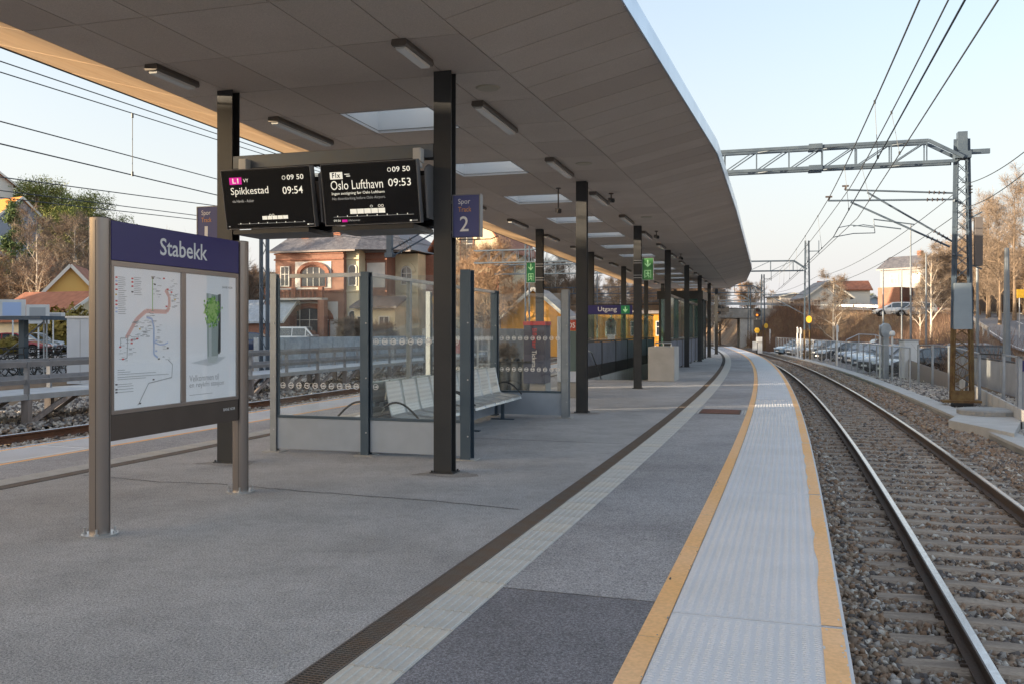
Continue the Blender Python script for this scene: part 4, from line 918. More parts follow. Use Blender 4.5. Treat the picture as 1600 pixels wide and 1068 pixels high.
# ---- glass shelter
sh = thing('glass_shelter', 'open glass waiting shelter with grey kick panels and steel posts', 'shelter', (O0.x, O0.y, 0), AXROT)
S1, S2, TM = 1.0, 6.52, -1.46; TLF, TRT = -2.80, -.08
def post(t, s, w_, d_, mt, foot=True, zt=2.36):
    mb = MB(); hbeam(mb, w_, d_, .012, zt, .012, .012)
    me = mb.mesh('post', mt); o = obj('post', me, None, sh, loc=(t, s, 0))
    if foot: mb = MB(); mb.box(-.13, .13, -.11, .11, .0, .012); obj('foot_plate', mb, M['concrete_light'], o)
    for z in (.3, 1.0, 1.7): mb = MB(); mb.tube([(w_/2-.03, -d_/2, z), (w_/2-.03, -d_/2-.008, z)], .01, 6); obj('bolt', mb, M['alu'], o)
post(TLF, S1, .09, .09, M['galv']); post(TM, S1, .11, .12, M['shelterpost']); post(TRT, S1, .13, .16, M['shelterpost'])
post(TLF, S2, .09, .09, M['galv']); post(TM, S2, .13, .14, M['shelterpost']); post(TRT, S2, .13, .16, M['galv'])
def kick(t0, t1, s): mb = MB(); mb.box(t0, t1, s-.02, s+.02, .045, .455); obj('kick_panel', mb, M['kick'], sh, bevel=.004); mb = MB(); mb.box(t0, t1, s-.028, s+.028, .457, .492); obj('sill', mb, M['shelterpost'], sh)
def markdots(t0, t1, s, z, n, par, axis='t'):
    for k in range(n):
        a = t0+(t1-t0)*(k+.5)/n; mb = MB(); ri, ro = .030, .040
        def pt(r, th): return (a+r*math.cos(th), s-.0085, z+r*math.sin(th)) if axis == 't' else (s+.0085, a+r*math.cos(th), z+r*math.sin(th))
        N = 16; vs = [pt(ro, 2*math.pi*i/N) for i in range(N)]+[pt(ri, 2*math.pi*i/N) for i in range(N)]; mb.add(vs, [(i, (i+1) % N, N+(i+1) % N, N+i) for i in range(N)])
        def pa(x, y): return (a+x, s-.0085, z+y) if axis == 't' else (s+.0085, a+x, z+y)
        mb.add([pa(-.03, -.006), pa(.008, -.006), pa(.008, -.018), pa(.03, 0), pa(.008, .018), pa(.008, .006), pa(-.03, .006)], [tuple(range(7))])
        obj('warning_dot', mb, M['lett'], par, fixn=False)
def pane(t0, t1, s):
    mb = MB(); mb.box(t0, t1, s-.006, s+.006, .485, 2.30); g_ = obj('glass_pane', mb, M['glass'], sh); n = int((t1-t0)/.115)
    if not (s == S1 and t0 > TM): markdots(t0+.02, t1-.02, s, .886, n, g_)
    else: markdots(t0+.02, t0+.13, s, .886, 1, g_)
    if not (s == S1 and t0 < TM): markdots(t0+.02, t1-.02, s, 1.465, n, g_)
    mb = MB(); mb.box(t0, t0+.02, s-.02, s+.02, .49, 2.30); mb.box(t1-.02, t1, s-.02, s+.02, .49, 2.30); obj('glazing_bead', mb, M['shelterpost'], sh)
for s in (S1, S2):
    for t0, t1 in ((TLF+.05, TM-.06), (TM+.06, TRT-.07)): kick(t0, t1, s); pane(t0, t1, s)
mb = MB(); mb.box(TLF+.24, TM-.06, S1-.03, S1+.03, 2.30, 2.35); obj('top_rail', mb, M['alu'], sh)
mb = MB(); mb.box(TM-.035, TM+.035, S1+.07, S2-.07, 2.31, 2.355); obj('top_rail', mb, M['alu'], sh)
ys = [S1+.07, 2.4, 3.78, 5.15, S2-.07]
for i in range(4):
    mb = MB(); mb.box(TM-.006, TM+.006, ys[i]+.03, ys[i+1]-.03, .485, 2.31); g_ = obj('glass_pane', mb, M['glass'], sh); markdots(ys[i]+.05, ys[i+1]-.05, TM, 1.465, 11, g_, 's')
    mb = MB(); mb.box(TM-.02, TM+.02, ys[i], ys[i+1], .045, .455); obj('kick_panel', mb, M['kick'], sh)
    if i: mb = MB(); mb.box(TM-.03, TM+.03, ys[i]-.03, ys[i]+.03, .0, 2.31); obj('mullion', mb, M['galv'], sh)
# ---- benches
def bench(s0, side, n, label):
    o = thing('bench', label, 'bench', W(s0, TM, 0), AXROT, 'metal benches in the shelter'); wd = .53
    pf = [(.075, .93), (.095, .925), (.155, .60), (.185, .49), (.23, .455), (.52, .425), (.585, .40), (.60, .36)]
    prof = [(a, b) for a, b in pf]; th = .014
    low = []
    for i, (a, b) in enumerate(prof):
        p0 = prof[max(0, i-1)]; p1 = prof[min(len(prof)-1, i+1)]; dx, dz = p1[0]-p0[0], p1[1]-p0[1]; L = math.hypot(dx, dz); low.append((a-(-dz)/L*th*(1), b-(dx)/L*th))
    for k in range(n):
        y0, y1 = k*wd+.03, (k+1)*wd-.03; mb = MB(); m = len(prof)
        for nm, sl in (('backrest', slice(0, 5)), ('seat', slice(4, m))):
            mb = MB(); up = prof[sl]; lo = low[sl]; poly = [(side*a, b) for a, b in up]+[(side*a, b) for a, b in reversed(lo)]
            mb.prism([(q[0], q[1]) for q in poly], 'y', y0, y1); c = obj(nm, mb, M['seatp'], o)
            # rolled edges
            mb = MB()
            for y in (y0, y1): mb.tube([(side*a, y, b) for a, b in up], .011, 6)
            obj('rolled_edge', mb, M['seat'], c, smooth=True)
    mb = MB(); mb.box(*sorted((side*.30, side*.38)), -.02, n*wd+.02, .34, .40); obj('beam', mb, M['shelterpost'], o)
    mb = MB(); mb.box(*sorted((side*.03, side*.09)), -.02, n*wd+.02, .60, .66); obj('beam', mb, M['shelterpost'], o)
    for y in (.35, n*wd-.35): mb = MB(); mb.bar((side*.34, y, .34), (side*.34, y, .02), .06, .05); mb.box(*sorted((side*.12, side*.56)), y-.03, y+.03, .0, .02); obj('leg', mb, M['shelterpost'], o)
    for y in (-.01, n*wd+.01):
        pts = [(side*(.10+.46*math.sin(a)*1.0), y, .42+.26*(math.sin(a*1.0)**.8 if a < math.pi/2 else math.sin(a)**.8)) for a in np.linspace(.12, math.pi-.05, 10)]
        pts = [(side*(.10+.5*i/9), y, .44+.22*math.sin(math.pi*(.25+.75*i/9))) for i in range(10)]; mb = MB(); mb.tube(pts, .014, 8); obj('armrest', mb, M['col'], o, smooth=True)
def perf():
    m = mat('perforated_metal', (.68, .70, .70), .38, .7, var=.15, vs=3); n = m.node_tree.nodes; l = m.node_tree.links; b = n['Principled BSDF']
    tc = n.new('ShaderNodeTexCoord'); v = n.new('ShaderNodeTexVoronoi'); v.inputs['Scale'].default_value = 90; v.inputs['Randomness'].default_value = .0; l.new(tc.outputs['Object'], v.inputs[0])
    lt = n.new('ShaderNodeMath'); lt.operation = 'LESS_THAN'; lt.inputs[1].default_value = .33; l.new(v.outputs[0], lt.inputs[0]); mx = n.new('ShaderNodeMix'); mx.data_type = 'RGBA'; l.new(lt.outputs[0], mx.inputs[0]); mx.inputs[6].default_value = (.70, .72, .72, 1); mx.inputs[7].default_value = (.40, .41, .42, 1); l.new(mx.outputs[2], b.inputs['Base Color']); return m
M['seatp'] = perf()
bench(1.35, 1, 4, 'perforated metal bench nearest the near glass wall on the track 2 side'); bench(3.62, 1, 5, 'perforated metal bench by the far glass wall on the track 2 side')
bench(1.35, -1, 4, 'perforated metal bench nearest the near glass wall on the track 1 side'); bench(3.62, -1, 5, 'perforated metal bench by the far glass wall on the track 1 side')
# ---- ticket machine
tm = thing('ticket_machine', 'navy ticket machine with red top and vertical Billetter Tickets lettering', 'ticket machine', (.62, 22.4, 0), AXROT)
mb = MB(); mb.box(-.28, .28, -.16, .40, 0, .28); obj('plinth', mb, M['concrete_light'], tm)
prf = [(-.24, .28), (-.24, .85), (-.20, 1.0), (-.20, 1.74), (.40, 1.74), (.40, .28)]
mb = MB(); mb.prism(prf, 'x', -.28, .28); body = obj('body', mb, M['navy_m'] if 'navy_m' in M else mat('ticket_navy', (.045, .05, .10), .45), tm, bevel=.01)
mb = MB(); mb.box(-.29, .29, -.215, .41, 1.741, 1.84); obj('top_cap', mb, M['red'], tm, bevel=.006)
Rv = Matrix.Translation((.0, -.2455, 1.66)) @ Euler((R(90), 0, 0)).to_matrix().to_4x4() @ Matrix.Rotation(R(-90), 4, 'Z')
ftext('lettering', 'Billetter', .50, .12, Matrix.Translation((0, .04, 0)) @ Rv @ Matrix.Translation((0, -.05, 0)), M['red'], tm, bold=.01)
Rv2 = Matrix.Translation((.0, -.2455, 1.12)) @ Euler((R(90), 0, 0)).to_matrix().to_4x4() @ Matrix.Rotation(R(-90), 4, 'Z')
ftext('lettering', 'Tickets', .42, .12, Rv2 @ Matrix.Translation((0, -.05, 0)), M['lett'], tm, bold=.006)
# ---- help point / validator frame
hp = thing('service_machine', 'tall pale grey framed service machine with red top sign behind the shelter', 'service machine', (1.12, 21.2, 0), AXROT)
M['paleblue'] = mat('pale_blue_enamel', (.50, .56, .66), .4)
mb = MB(); mb.box(-.02, .52, -.03, .35, 0, .38); obj('plinth', mb, M['concrete'], hp)
mb = MB(); mb.box(-.02, .12, -.06, .36, .38, 1.95); mb.box(.12, .54, -.06, .36, .38, .64); mb.box(.12, .54, -.06, .36, 1.87, 1.95); mb.box(.48, .54, -.06, .36, .64, 1.87); obj('frame', mb, M['paleblue'], hp, bevel=.02)
mb = MB(); mb.box(.12, .48, .0, .34, .64, 1.60); obj('dark_front', mb, mat('service_front', (.12, .17, .17), .25), hp)
mb = MB(); mb.box(.12, .48, -.03, .34, 1.61, 1.86); tp = obj('red_top_sign', mb, mat('red_sign', (.50, .08, .05), .4), hp)
ftext('lettering', 'SOS', .26, .13, face_my(.16, -.032, 1.67), M['lett'], tp, bold=.01)
# ---- recycling bins
rb = thing('recycling_station', 'green framed recycling stand with grey sacks beside the ticket machine', 'recycling bins', (-.42, 22.6, 0), AXROT)
M['bingreen'] = mat('bin_green', (.01, .16, .08), .4); M['sack'] = mat('grey_sack', (.16, .17, .17), .35, var=.6, vs=9, bump=.4, bs=12)
mb = MB(); mb.box(-.08, .06, -.2, .25, 0, .86); obj('side_panel', mb, M['bingreen'], rb, bevel=.01); mb = MB(); mb.box(.06, .98, .22, .25, .05, .86); obj('back_panel', mb, M['greyhousing'], rb)
mb = MB(); mb.box(.06, .98, -.2, .22, .80, .84); obj('top_frame', mb, M['blackplastic'], rb)
for k in range(3):
    x = .22+k*.3; mb = MB(); mb.lathe([(.06, .06), (.11, .10), (.125, .35), (.11, .66), (.125, .795)], (x, 0, 0), 12); obj('sack', mb, M['sack'], rb, smooth=True)
    mb = MB(); mb.lathe([(.13, .841), (.12, .90), (.07, .93)], (x, 0, 0), 14); obj('lid', mb, M['blackplastic'], rb, smooth=True)
# ============================================================ RAILWAY
RAILP = [(-.07, 0), (-.07, .012), (-.012, .028), (-.010, .10), (-.036, .118), (-.036, .146), (-.028, .155), (.028, .155), (.036, .146), (.036, .118), (.010, .10), (.012, .028), (.07, .012), (.07, 0)]
mbs = MB(); mbs.prism([(-.13, 0), (-.12, .17), (-.085, .20), (.085, .20), (.12, .17), (.13, 0)], 'x', -1.28, 1.28)
def sleeper_mesh(seed):
    rnd = random.Random(seed); mb = MB(); n = 12; prof = [(-.13, -.1), (-.115, .0), (-.08, .03), (.08, .03), (.115, .0), (.13, -.1)]
    for i in range(n+1):
        x = -1.26+2.52*i/n; sag = -.018*math.cos(math.pi*x/1.3)**2
        for y, z in prof: mb.v.append((x, y+rnd.uniform(-.006, .006), z+sag+rnd.uniform(-.005, .005)))
    m = len(prof)
    for i in range(n):
        for k in range(m-1): mb.f.append([i*m+k, i*m+k+1, (i+1)*m+k+1, (i+1)*m+k]); mb.m.append(0)
    mb.f += [list(range(m)), [n*m+k for k in range(m)]]; mb.m += [0, 0]; return mb.mesh('sleeper', M['sleeper'])
SLM = [sleeper_mesh(i) for i in range(5)]
mb = MB(); mb.box(-.10, .10, -.07, .07, 0, .018)
for x in (-.095, .095):
    mb.box(x-.022, x+.022, -.045, -.018, .018, .040); mb.box(x-.022, x+.022, .018, .045, .018, .040); mb.tube([(x, 0, .018), (x, 0, .06)], .013, 6)
CLIP = mb.mesh('rail_clip', M['rail_side'])
def track(nm, label, centre, zr, l0, l1, side_m, n_ind, gauge=1.5, dens=.56):
    t = thing(nm, label, 'railway track', (0, 0, 0), 0); zb = zr-.155
    for sg in (-1, 1):
        mb = MB(); path = [(C(l, centre+sg*gauge/2), zb, HD(l)) for l in np.arange(l0, l1, 1.0)]
        fm = [0]*14; fm[6] = 1; fm[5] = 1; fm[7] = 1
        mb.sweep(RAILP, path, faces_mi=fm); obj('rail', mb, [side_m, M['rail_top']], t)
    l = l0+.3; k = 0; far = MB()
    while l < l1:
        p = C(l, centre)
        if k < n_ind:
            o = obj('sleeper', random.choice(SLM), None, t, loc=(p.x, p.y, zb-.030+random.uniform(-.006, .002)), rotz=HD(l)+random.uniform(-.012, .012)+(math.pi if random.random() < .5 else 0))
            if k < 34:
                for sg in (-1, 1): q = C(l, centre+sg*gauge/2); obj('rail_clip', CLIP, None, o).matrix_basis = (Matrix.Rotation(-o.rotation_euler.z, 4, 'Z') @ Matrix.Translation((q.x-p.x, q.y-p.y, .012)) @ Matrix.Rotation(HD(l), 4, 'Z'))
        else:
            a = C(l-.12, centre-1.26); b = C(l-.12, centre+1.26); c = C(l+.12, centre+1.26); d = C(l+.12, centre-1.26); z = zb-.02
            far.add([(a.x, a.y, z), (b.x, b.y, z), (c.x, c.y, z), (d.x, d.y, z)], [(0, 1, 2, 3)])
        l += dens; k += 1
    if far.v: stuff('far_sleepers', far, M['sleeper'], t, fixn=False)
    return t
track('railway_track', 'curving railway track 2 with shiny rails right of the platform', 1.70, -.58, 2.5, 190, M['rail_side'], 130)
track('railway_track', 'rusty railway track 1 on the far left side of the platform', -PW-2.2, -.20, 5, 150, M['rail_side_rusty'], 60)
# ballast stones : joined geometry, irregular convex lumps
IV = np.array([(-1, -1, -1), (1, -1, -1), (1, 1, -1), (-1, 1, -1), (-1, -1, 1), (1, -1, 1), (1, 1, 1), (-1, 1, 1)])*.74; IF = np.array([(0, 3, 2), (0, 2, 1), (4, 5, 6), (4, 6, 7), (0, 1, 5), (0, 5, 4), (1, 2, 6), (1, 6, 5), (2, 3, 7), (2, 7, 6), (3, 0, 4), (3, 4, 7)])
def stones(name, l0, l1, o0, o1, n, smin, smax, zf, mats, avoid=None, expo=1.0):
    r = rng.random(n); l = l0+(l1-l0)*r**expo; o = o0+(o1-o0)*rng.random(n)
    y = np.interp(l, _L, _y); x = np.interp(l, _L, _x); m = np.interp(y, _y, _m); nn = np.hypot(1, m); px = x+o/nn; py = y-o*m/nn; pz = zf(o, l)
    s = smin+(smax-smin)*rng.random(n)**1.8; s = s*(1+.02*np.maximum(0, l-8))
    if avoid is not None: k = ~avoid(l, o); px, py, pz, s = px[k], py[k], pz[k], s[k]; n = len(px)
    sc_ = s[:, None]*(np.array([1.05, .8, .58])+.25*(rng.random((n, 3))-.5)); V = (IV[None]+.62*(rng.random((n, 8, 3))-.5))*sc_[:, None, :]
    q = rng.normal(size=(n, 4)); q /= np.linalg.norm(q, axis=1)[:, None]; a, b, c, d = q.T
    Rm = np.stack([1-2*(c*c+d*d), 2*(b*c-a*d), 2*(b*d+a*c), 2*(b*c+a*d), 1-2*(b*b+d*d), 2*(c*d-a*b), 2*(b*d-a*c), 2*(c*d+a*b), 1-2*(b*b+c*c)], -1).reshape(n, 3, 3)
    V = np.einsum('nij,nkj->nki', Rm, V)+np.stack([px, py, pz], -1)[:, None, :]
    Fc = IF[None]+(np.arange(n)*8)[:, None, None]; me = bpy.data.meshes.new(name); me.vertices.add(n*8); me.vertices.foreach_set('co', V.astype(np.float32).ravel())
    Fc = Fc.reshape(-1, 3); me.loops.add(Fc.size); me.loops.foreach_set('vertex_index', Fc.astype(np.int32).ravel()); me.polygons.add(len(Fc)); me.polygons.foreach_set('loop_start', np.arange(len(Fc))*3)
    for mm in mats: me.materials.append(mm)
    me.polygons.foreach_set('material_index', np.repeat(rng.integers(0, len(mats), n), 12)); me.update(calc_edges=True)
    o_ = link(bpy.data.objects.new(name, me)); o_['kind'] = 'stuff'; return o_
ST_M = [mat('stone_%s' % k, c, .85, var=.5, vs=14, bump=.3, bs=60) for k, c in (('brown', (.33, .245, .18)), ('grey', (.42, .385, .35)), ('dark', (.15, .13, .12)), ('rust', (.34, .22, .14)), ('pale', (.62, .57, .50)), ('tan', (.42, .34, .26)))]
def av(l, o): # keep the rails and (mostly) the sleeper tops clear
    on_rail = (np.abs(np.abs(o-1.70)-.75) < .085); ph = ((l-2.8) % .56); on_sl = ((ph < .11) | (ph > .45)) & (np.abs(o-1.7) < 1.27); return on_rail | (on_sl & (rng.random(len(l)) < .955))
zf = lambda o, l: np.where((o > .4) & (o < 3.0), -.80+.025*rng.random(len(o)), -.785+.05*rng.random(len(o)))+np.where(o < .45, .02, 0)
BR, MIX = [ST_M[0], ST_M[2], ST_M[3], ST_M[5]], [ST_M[0], ST_M[1], ST_M[2], ST_M[3], ST_M[5], ST_M[0], ST_M[3]]
stones('ballast_stones', LY(3.2), LY(17), .0, 3.9, 66000, .019, .048, zf, MIX+[ST_M[4], ST_M[0], ST_M[2]], av, 1.35)
stones('ballast_stones', LY(17), LY(70), .0, 3.9, 34000, .028, .05, zf, MIX, av, 1.5)
stones('verge_gravel', LY(13), LY(48), 4.5, 7.5, 9000, .03, .06, lambda o, l: np.full(len(o), -.70), [ST_M[1], ST_M[4], ST_M[1], ST_M[2]], None, 1.4)
zl = lambda o, l: np.where(np.abs(o+PW+2.2) < 1.6, -.365, -.42)
stones('left_ballast_stones', LY(8), LY(50), -PW-6.5, -PW-.1, 9000, .03, .055, zl, [ST_M[1], ST_M[2], ST_M[4], ST_M[0]], lambda l, o: np.abs(np.abs(o+PW+2.2)-.75) < .1, 1.3)
stones('left_ballast_stones', LY(12), LY(55), -PW-10.5, -PW-5.5, 9000, .04, .08, lambda o, l: np.full(len(o), -.42), [ST_M[1], ST_M[2], ST_M[4]], None, 1.2)
# concrete cable trough along the track
tr = thing('cable_trough', 'pale concrete cable trough with loose lids along track 2', 'cable trough')
mb = MB(); mb.sweep([(-.25, -.2), (-.25, .10), (.25, .10), (.25, -.2)], [(C(l, 4.25), -.76, HD(l)) for l in np.arange(6, 95, 1.5)]); obj('trough', mb, M['concrete'], tr)
mbl = MB(); mbl.box(-.27, .27, -.495, .495, .0, .06); lid = mbl.mesh('lid', M['concrete_light'])
for k in range(88): l = 9+k*1.0; p = C(l, 4.25); o = obj('lid', lid, None, tr, loc=(p.x, p.y, -.657+random.uniform(0, .008)), rotz=HD(l)+random.uniform(-.01, .01))
# ============================================================ OVERHEAD LINE
M['sheath'] = mat('steel_sheath_paint', (.26, .31, .35), .5, .3, var=.6, vs=2.2, col2=(.34, .39, .43))
def mast(base, h, rot, foot, label, group, sc_=1.0, nb=22, footh=2.3, boxh=(2.27, 3.64)):
    o = thing('catenary_mast', label, 'mast', base, rot, group); w0, w1 = .27*sc_, .15*sc_
    def wz(z): return w0+(w1-w0)*z/h
    def seg(z0, z1, m, nm):
        for sg in (-1, 1):
            mb = MB(); a, b = wz(z0), wz(z1)
            for (z_a, z_b, wa, wb) in ((z0, z1, a, b),):
                mb.bar((sg*wa, 0, z_a), (sg*wb, 0, z_b), .028, .15*sc_); mb.bar((sg*(wa-.03), -.065*sc_, z_a), (sg*(wb-.03), -.065*sc_, z_b), .07, .02); mb.bar((sg*(wa-.03), .065*sc_, z_a), (sg*(wb-.03), .065*sc_, z_b), .07, .02)
            obj(nm, mb, m, o)
    seg(.12, footh, M['mastrust'], 'leg'); seg(footh, h, M['mast'], 'leg')
    n = nb; dz = (h-.3)/n
    for i in range(n):
        z0, z1 = .3+i*dz, .3+(i+1)*dz; m = M['mastrust'] if z0 < footh else M['mast']
        if boxh and boxh[0]-.1 < z0 < boxh[1]-.2: continue
        for y in (-.078*sc_, .078*sc_):
            a, b = (-1, 1) if (i % 2) ^ (y > 0) else (1, -1)
            mb = MB(); mb.bar((a*wz(z0), y, z0), (b*wz(z1), y, z1), .045, .012); obj('brace', mb, m, o)
            if foot: mb = MB(); mb.bar((-a*wz(z0), y*1.12, z0), (-b*wz(z1), y*1.12, z1), .045, .012); obj('brace', mb, m, o)
    if foot:
        mb = MB(); mb.box(-w0-.28, w0+.22, -.25, .25, .10, .17); mb.box(-w0-.05, w0+.05, -.14, -.12, .17, .45); mb.box(-w0-.05, w0+.05, .12, .14, .17, .45); obj('base_plate', mb, M['mastrust'], o)
        mb = MB(); mb.box(-.26, .26, -.26, .26, -.5, .10); obj('stub', mb, M['blackplastic'], o)
        mb = MB(); z0, z1 = boxh; a, b = wz(z0)+.015, wz(z1)+.015
        mb.add([(-a, -.15, z0), (a, -.15, z0), (a, .15, z0), (-a, .15, z0), (-b, -.15, z1), (b, -.15, z1), (b, .15, z1), (-b, .15, z1)], [(0, 3, 2, 1), (4, 5, 6, 7), (0, 1, 5, 4), (1, 2, 6, 5), (2, 3, 7, 6), (3, 0, 4, 7)]); obj('steel_sheath', mb, M['sheath'], o)
    return o
def gbeam(root, L_, z0, z1, hw, x_end, n, heavy=1.0, name='beam'):       # portal beam toward -x (left)
    for y in (-hw, hw):
        for z, nm in ((z0, 'lower_chord'), (z1, 'upper_chord')):
            mb = MB(); xe = x_end+.25 if z == z0 else x_end+.95; mb.bar((-xe+.0, y, z), (-L_, y, z), .07*heavy, .09*heavy); obj(nm, mb, M['mast'], root)
        mb = MB(); mb.bar((-x_end-.95, y, z1), (-x_end, y, z0+.1), .08*heavy, .09*heavy); obj('end_strut', mb, M['mast'], root)
        dx = (L_-x_end-1)/n
        for i in range(n):
            x = -x_end-1-i*dx; mb = MB(); mb.bar((x, y, z0), (x, y, z1), .035*heavy, .035*heavy); obj('brace', mb, M['mast'], root); mb = MB(); mb.bar((x, y, z1), (x-dx, y, z0), .03*heavy, .03*heavy); obj('brace', mb, M['mast'], root)
            if i % 2 == 0:
                for z in (z0, z1): mb = MB(); mb.bar((x, -hw, z), (x-dx, hw, z), .03, .02); obj('brace', mb, M['mast'], root) if y > 0 else None
g1 = G(1503, 632, -.6); b1 = (g1.x, g1.y, -.62); HZ = .62
m1 = mast(b1, 7.95, AXROT, True, 'tall lattice mast with rusty foot and sheet steel sleeve beside track 2', None)
mb = MB(); mb.box(-.22, .22, -.22, .22, 7.35, 7.55); mb.box(.1, .75, -.05, .05, 7.48, 7.62); mb.box(-.13, .13, -.14, .14, 7.5, 8.15); obj('head_plate', mb, M['mast'], m1)
pb = thing('portal_beam', 'nearest long lattice portal beam spanning from the right mast over the canopy', 'gantry beam', b1, AXROT)
gbeam(pb, 23.6, 7.27, 7.92, .24, .0, 23)
mb = MB()
for y in (-.24, .24): mb.box(-4.35, -3.95, y-.07, y+.07, 7.85, 8.0); mb.box(-4.35, -3.95, y-.07, y+.07, 7.19, 7.34)
obj('splice_plate', mb, M['mast'], pb)
# weight stack cage beside mast
mb = MB(); mb.box(.34, .54, -.12, .12, 4.15, 5.6); obj('mesh_guard', mb, mat('dark_mesh_guard', (.10, .09, .09), .8), m1)
mb = MB(); mb.bar((.2, 0, 5.55), (.54, 0, 5.75), .04, .04); mb.bar((.2, 0, 4.2), (.54, 0, 4.05), .04, .04); obj('guard_bracket', mb, M['mast'], m1)
def insul(mb, a, b, n=4, r=.055):
    a = Vector(a); b = Vector(b)
    for i in range(n): p = a.lerp(b, (i+.5)/n); d = (b-a).normalized(); mb.tube([p-d*.012, p+d*.012], r, 10)
def cantilever(root, top_root, top_tip, low_root, strut_tip, reg, label, arm=None):
    o = thing('cantilever', label, 'cantilever arm', root, AXROT, 'cantilever arms on the masts'); V = Vector
    mb = MB(); mb.tube([top_root, top_tip], .028, 8); obj('top_tube', mb, M['mast'], o, smooth=True)
    mb = MB(); mb.tube([low_root, strut_tip], .030, 8); obj('strut', mb, M['mast'], o, smooth=True)
    for a, b in ((top_root, top_tip), (low_root, strut_tip)):
        mb = MB(); a = V(a); b = V(b); d = (b-a).normalized(); insul(mb, a+d*.2, a+d*.75, 4); obj('insulator', mb, M['insul'], o)
    mb = MB(); tp = V(top_tip); mb.tube([tp, tp+V((.05, 0, .12))], .03, 8); mb.bar(tp+V((-.08, 0, .12)), tp+V((.12, 0, .12)), .04, .05); obj('clamp', mb, M['insul'], o)
    st_, rt, ct = reg; mb = MB(); mb.tube([st_, rt], .020, 6); mb.tube([V(rt), V(rt)+V((.02, 0, -.22))], .012, 6); obj('registration_tube', mb, M['mast'], o)
    mb = MB(); mb.tube([V(rt)+V((.02, 0, -.22)), (V(rt)+V(ct))/2+V((0, 0, -.06)), ct], .014, 6); obj('steady_arm', mb, M['mast'], o)
    if arm: mb = MB(); mb.tube(arm, .014, 6); obj('steady_arm', mb, M['mast'], o)
# mast-local: x = cross, z above mast base
def ML(u, v, d=26.0): p = PD(u, v, d)-Vector(b1); return (p.x*CX.x+p.y*CX.y, p.x*AX.x+p.y*AX.y, p.z)
def onx(u, v, ys=0.0):   # point of the plane y=ys (mast local) seen at (u,v)
    r = Vector(((u-800)/F, 1, -(v-HOR)/F)); P0 = Vector(b1)+Vector((AX.x*ys, AX.y*ys, 0)); nrm = Vector((AX.x, AX.y, 0)); d = nrm.dot(P0-Vector((0, 0, EYE)))/nrm.dot(r); p = r*d+Vector((0, 0, EYE))-Vector(b1)
    return (p.x*CX.x+p.y*CX.y, p.x*AX.x+p.y*AX.y, p.z)
P = lambda u, v: onx(u, v, -.15)
Q = lambda u, v: onx(u, v, .55)
cantilever(b1, P(1488, 312), P(1294, 314), P(1484, 386), P(1329, 316), (P(1408, 358), P(1366, 353), P(1302, 371)), 'lower registration cantilever on the near mast reaching over track 2', arm=[P(1366, 356), P(1330, 352), P(1310, 356), P(1302, 371)])
cantilever(b1, Q(1490, 302), Q(1320, 297), Q(1492, 380), Q(1355, 301), (Q(1429, 351), Q(1365, 343), Q(1333, 354)), 'upper cantilever tube pair on the near mast reaching over track 2')
mb = MB(); mb.bar((-.25, -.15, 6.1), (.1, .55, 6.1), .06, .06); mb.bar((-.25, -.15, 4.5), (.1, .55, 4.5), .06, .06); obj('bracket', mb, M['mast'], m1)
# return wires insulators
for v in (288, 325): mb = MB(); a = onx(1511, v, 0); mb.tube([(a[0]-.15, 0, a[2]+.05), (a[0]+.1, 0, a[2]+.05), (a[0]+.1, 0, a[2]-.06)], .012, 6); insul(mb, (a[0]+.1, 0, a[2]-.02), (a[0]+.1, 0, a[2]-.3), 3); obj('insulator', mb, M['insul'], m1)
# second and third gantries
def gantry(u, vb, htop, zb_lo, zb_hi, labm, labb, n=14, Lb=24, d=None):
    g_ = PD(u, HOR, d); base = (g_.x, g_.y, -.62); m = mast(base, htop, AXROT+.1, False, labm, 'distant catenary masts', .8, 16, footh=2.3, boxh=None)
    b = thing('portal_beam', labb, 'gantry beam', base, AXROT+.1); gbeam(b, Lb, zb_lo, zb_hi, .2, 0, n, .9)
    mb = MB(); mb.bar((.1, 0, zb_hi+.7), (.9, 0, zb_hi+.7), .06, .06); mb.bar((.85, 0, zb_hi+.5), (.85, 0, zb_hi+1.5), .05, .05); obj('head_arm', mb, M['mast'], m); return base, m
base2, m2 = gantry(1261, 0, 9.0, 6.75, 7.5, 'second lattice mast along the track with a yellow sign', 'second portal beam beyond the canopy end', d=66)
mb = MB(); mb.lathe([(.02, 0), (.30, 0), (.30, .03), (.02, .03)], n=16); me = mb.mesh('yellow_disc', M['signyellow'])
cantilever(base2, (-.1, 0, 4.95), (-3.4, 0, 5.0), (-.1, 0, 3.4), (-2.7, 0, 4.9), ((-1.2, 0, 4.1), (-2.6, 0, 4.2), (-3.4, 0, 4.0)), 'cantilever on the second mast')
base3, m3 = gantry(1192, 0, 8.2, 6.3, 7.0, 'third lattice mast standing behind the red signal', 'third portal beam far down the line', d=93, n=12)
base4, m4 = gantry(1171, 0, 8.0, 6.2, 6.9, 'fourth small mast near the road bridge', 'fourth portal beam by the road bridge', d=116, n=12)
for (u, v, d, lab) in ((1264, 499, 65.6, 'yellow oval plate on the second catenary mast'), (1197, 509, 92.5, 'yellow plate on the third catenary mast')):
    p = PD(u, v, d); mb = MB(); mb.prism([(.21*math.cos(a), .27*math.sin(a)) for a in np.linspace(0, 2*math.pi, 17)[:-1]], 'y', 0, .06); o = obj('mast_sign', mb, M['signyellow'], loc=p, rotz=AXROT); tag(o, lab, 'sign')
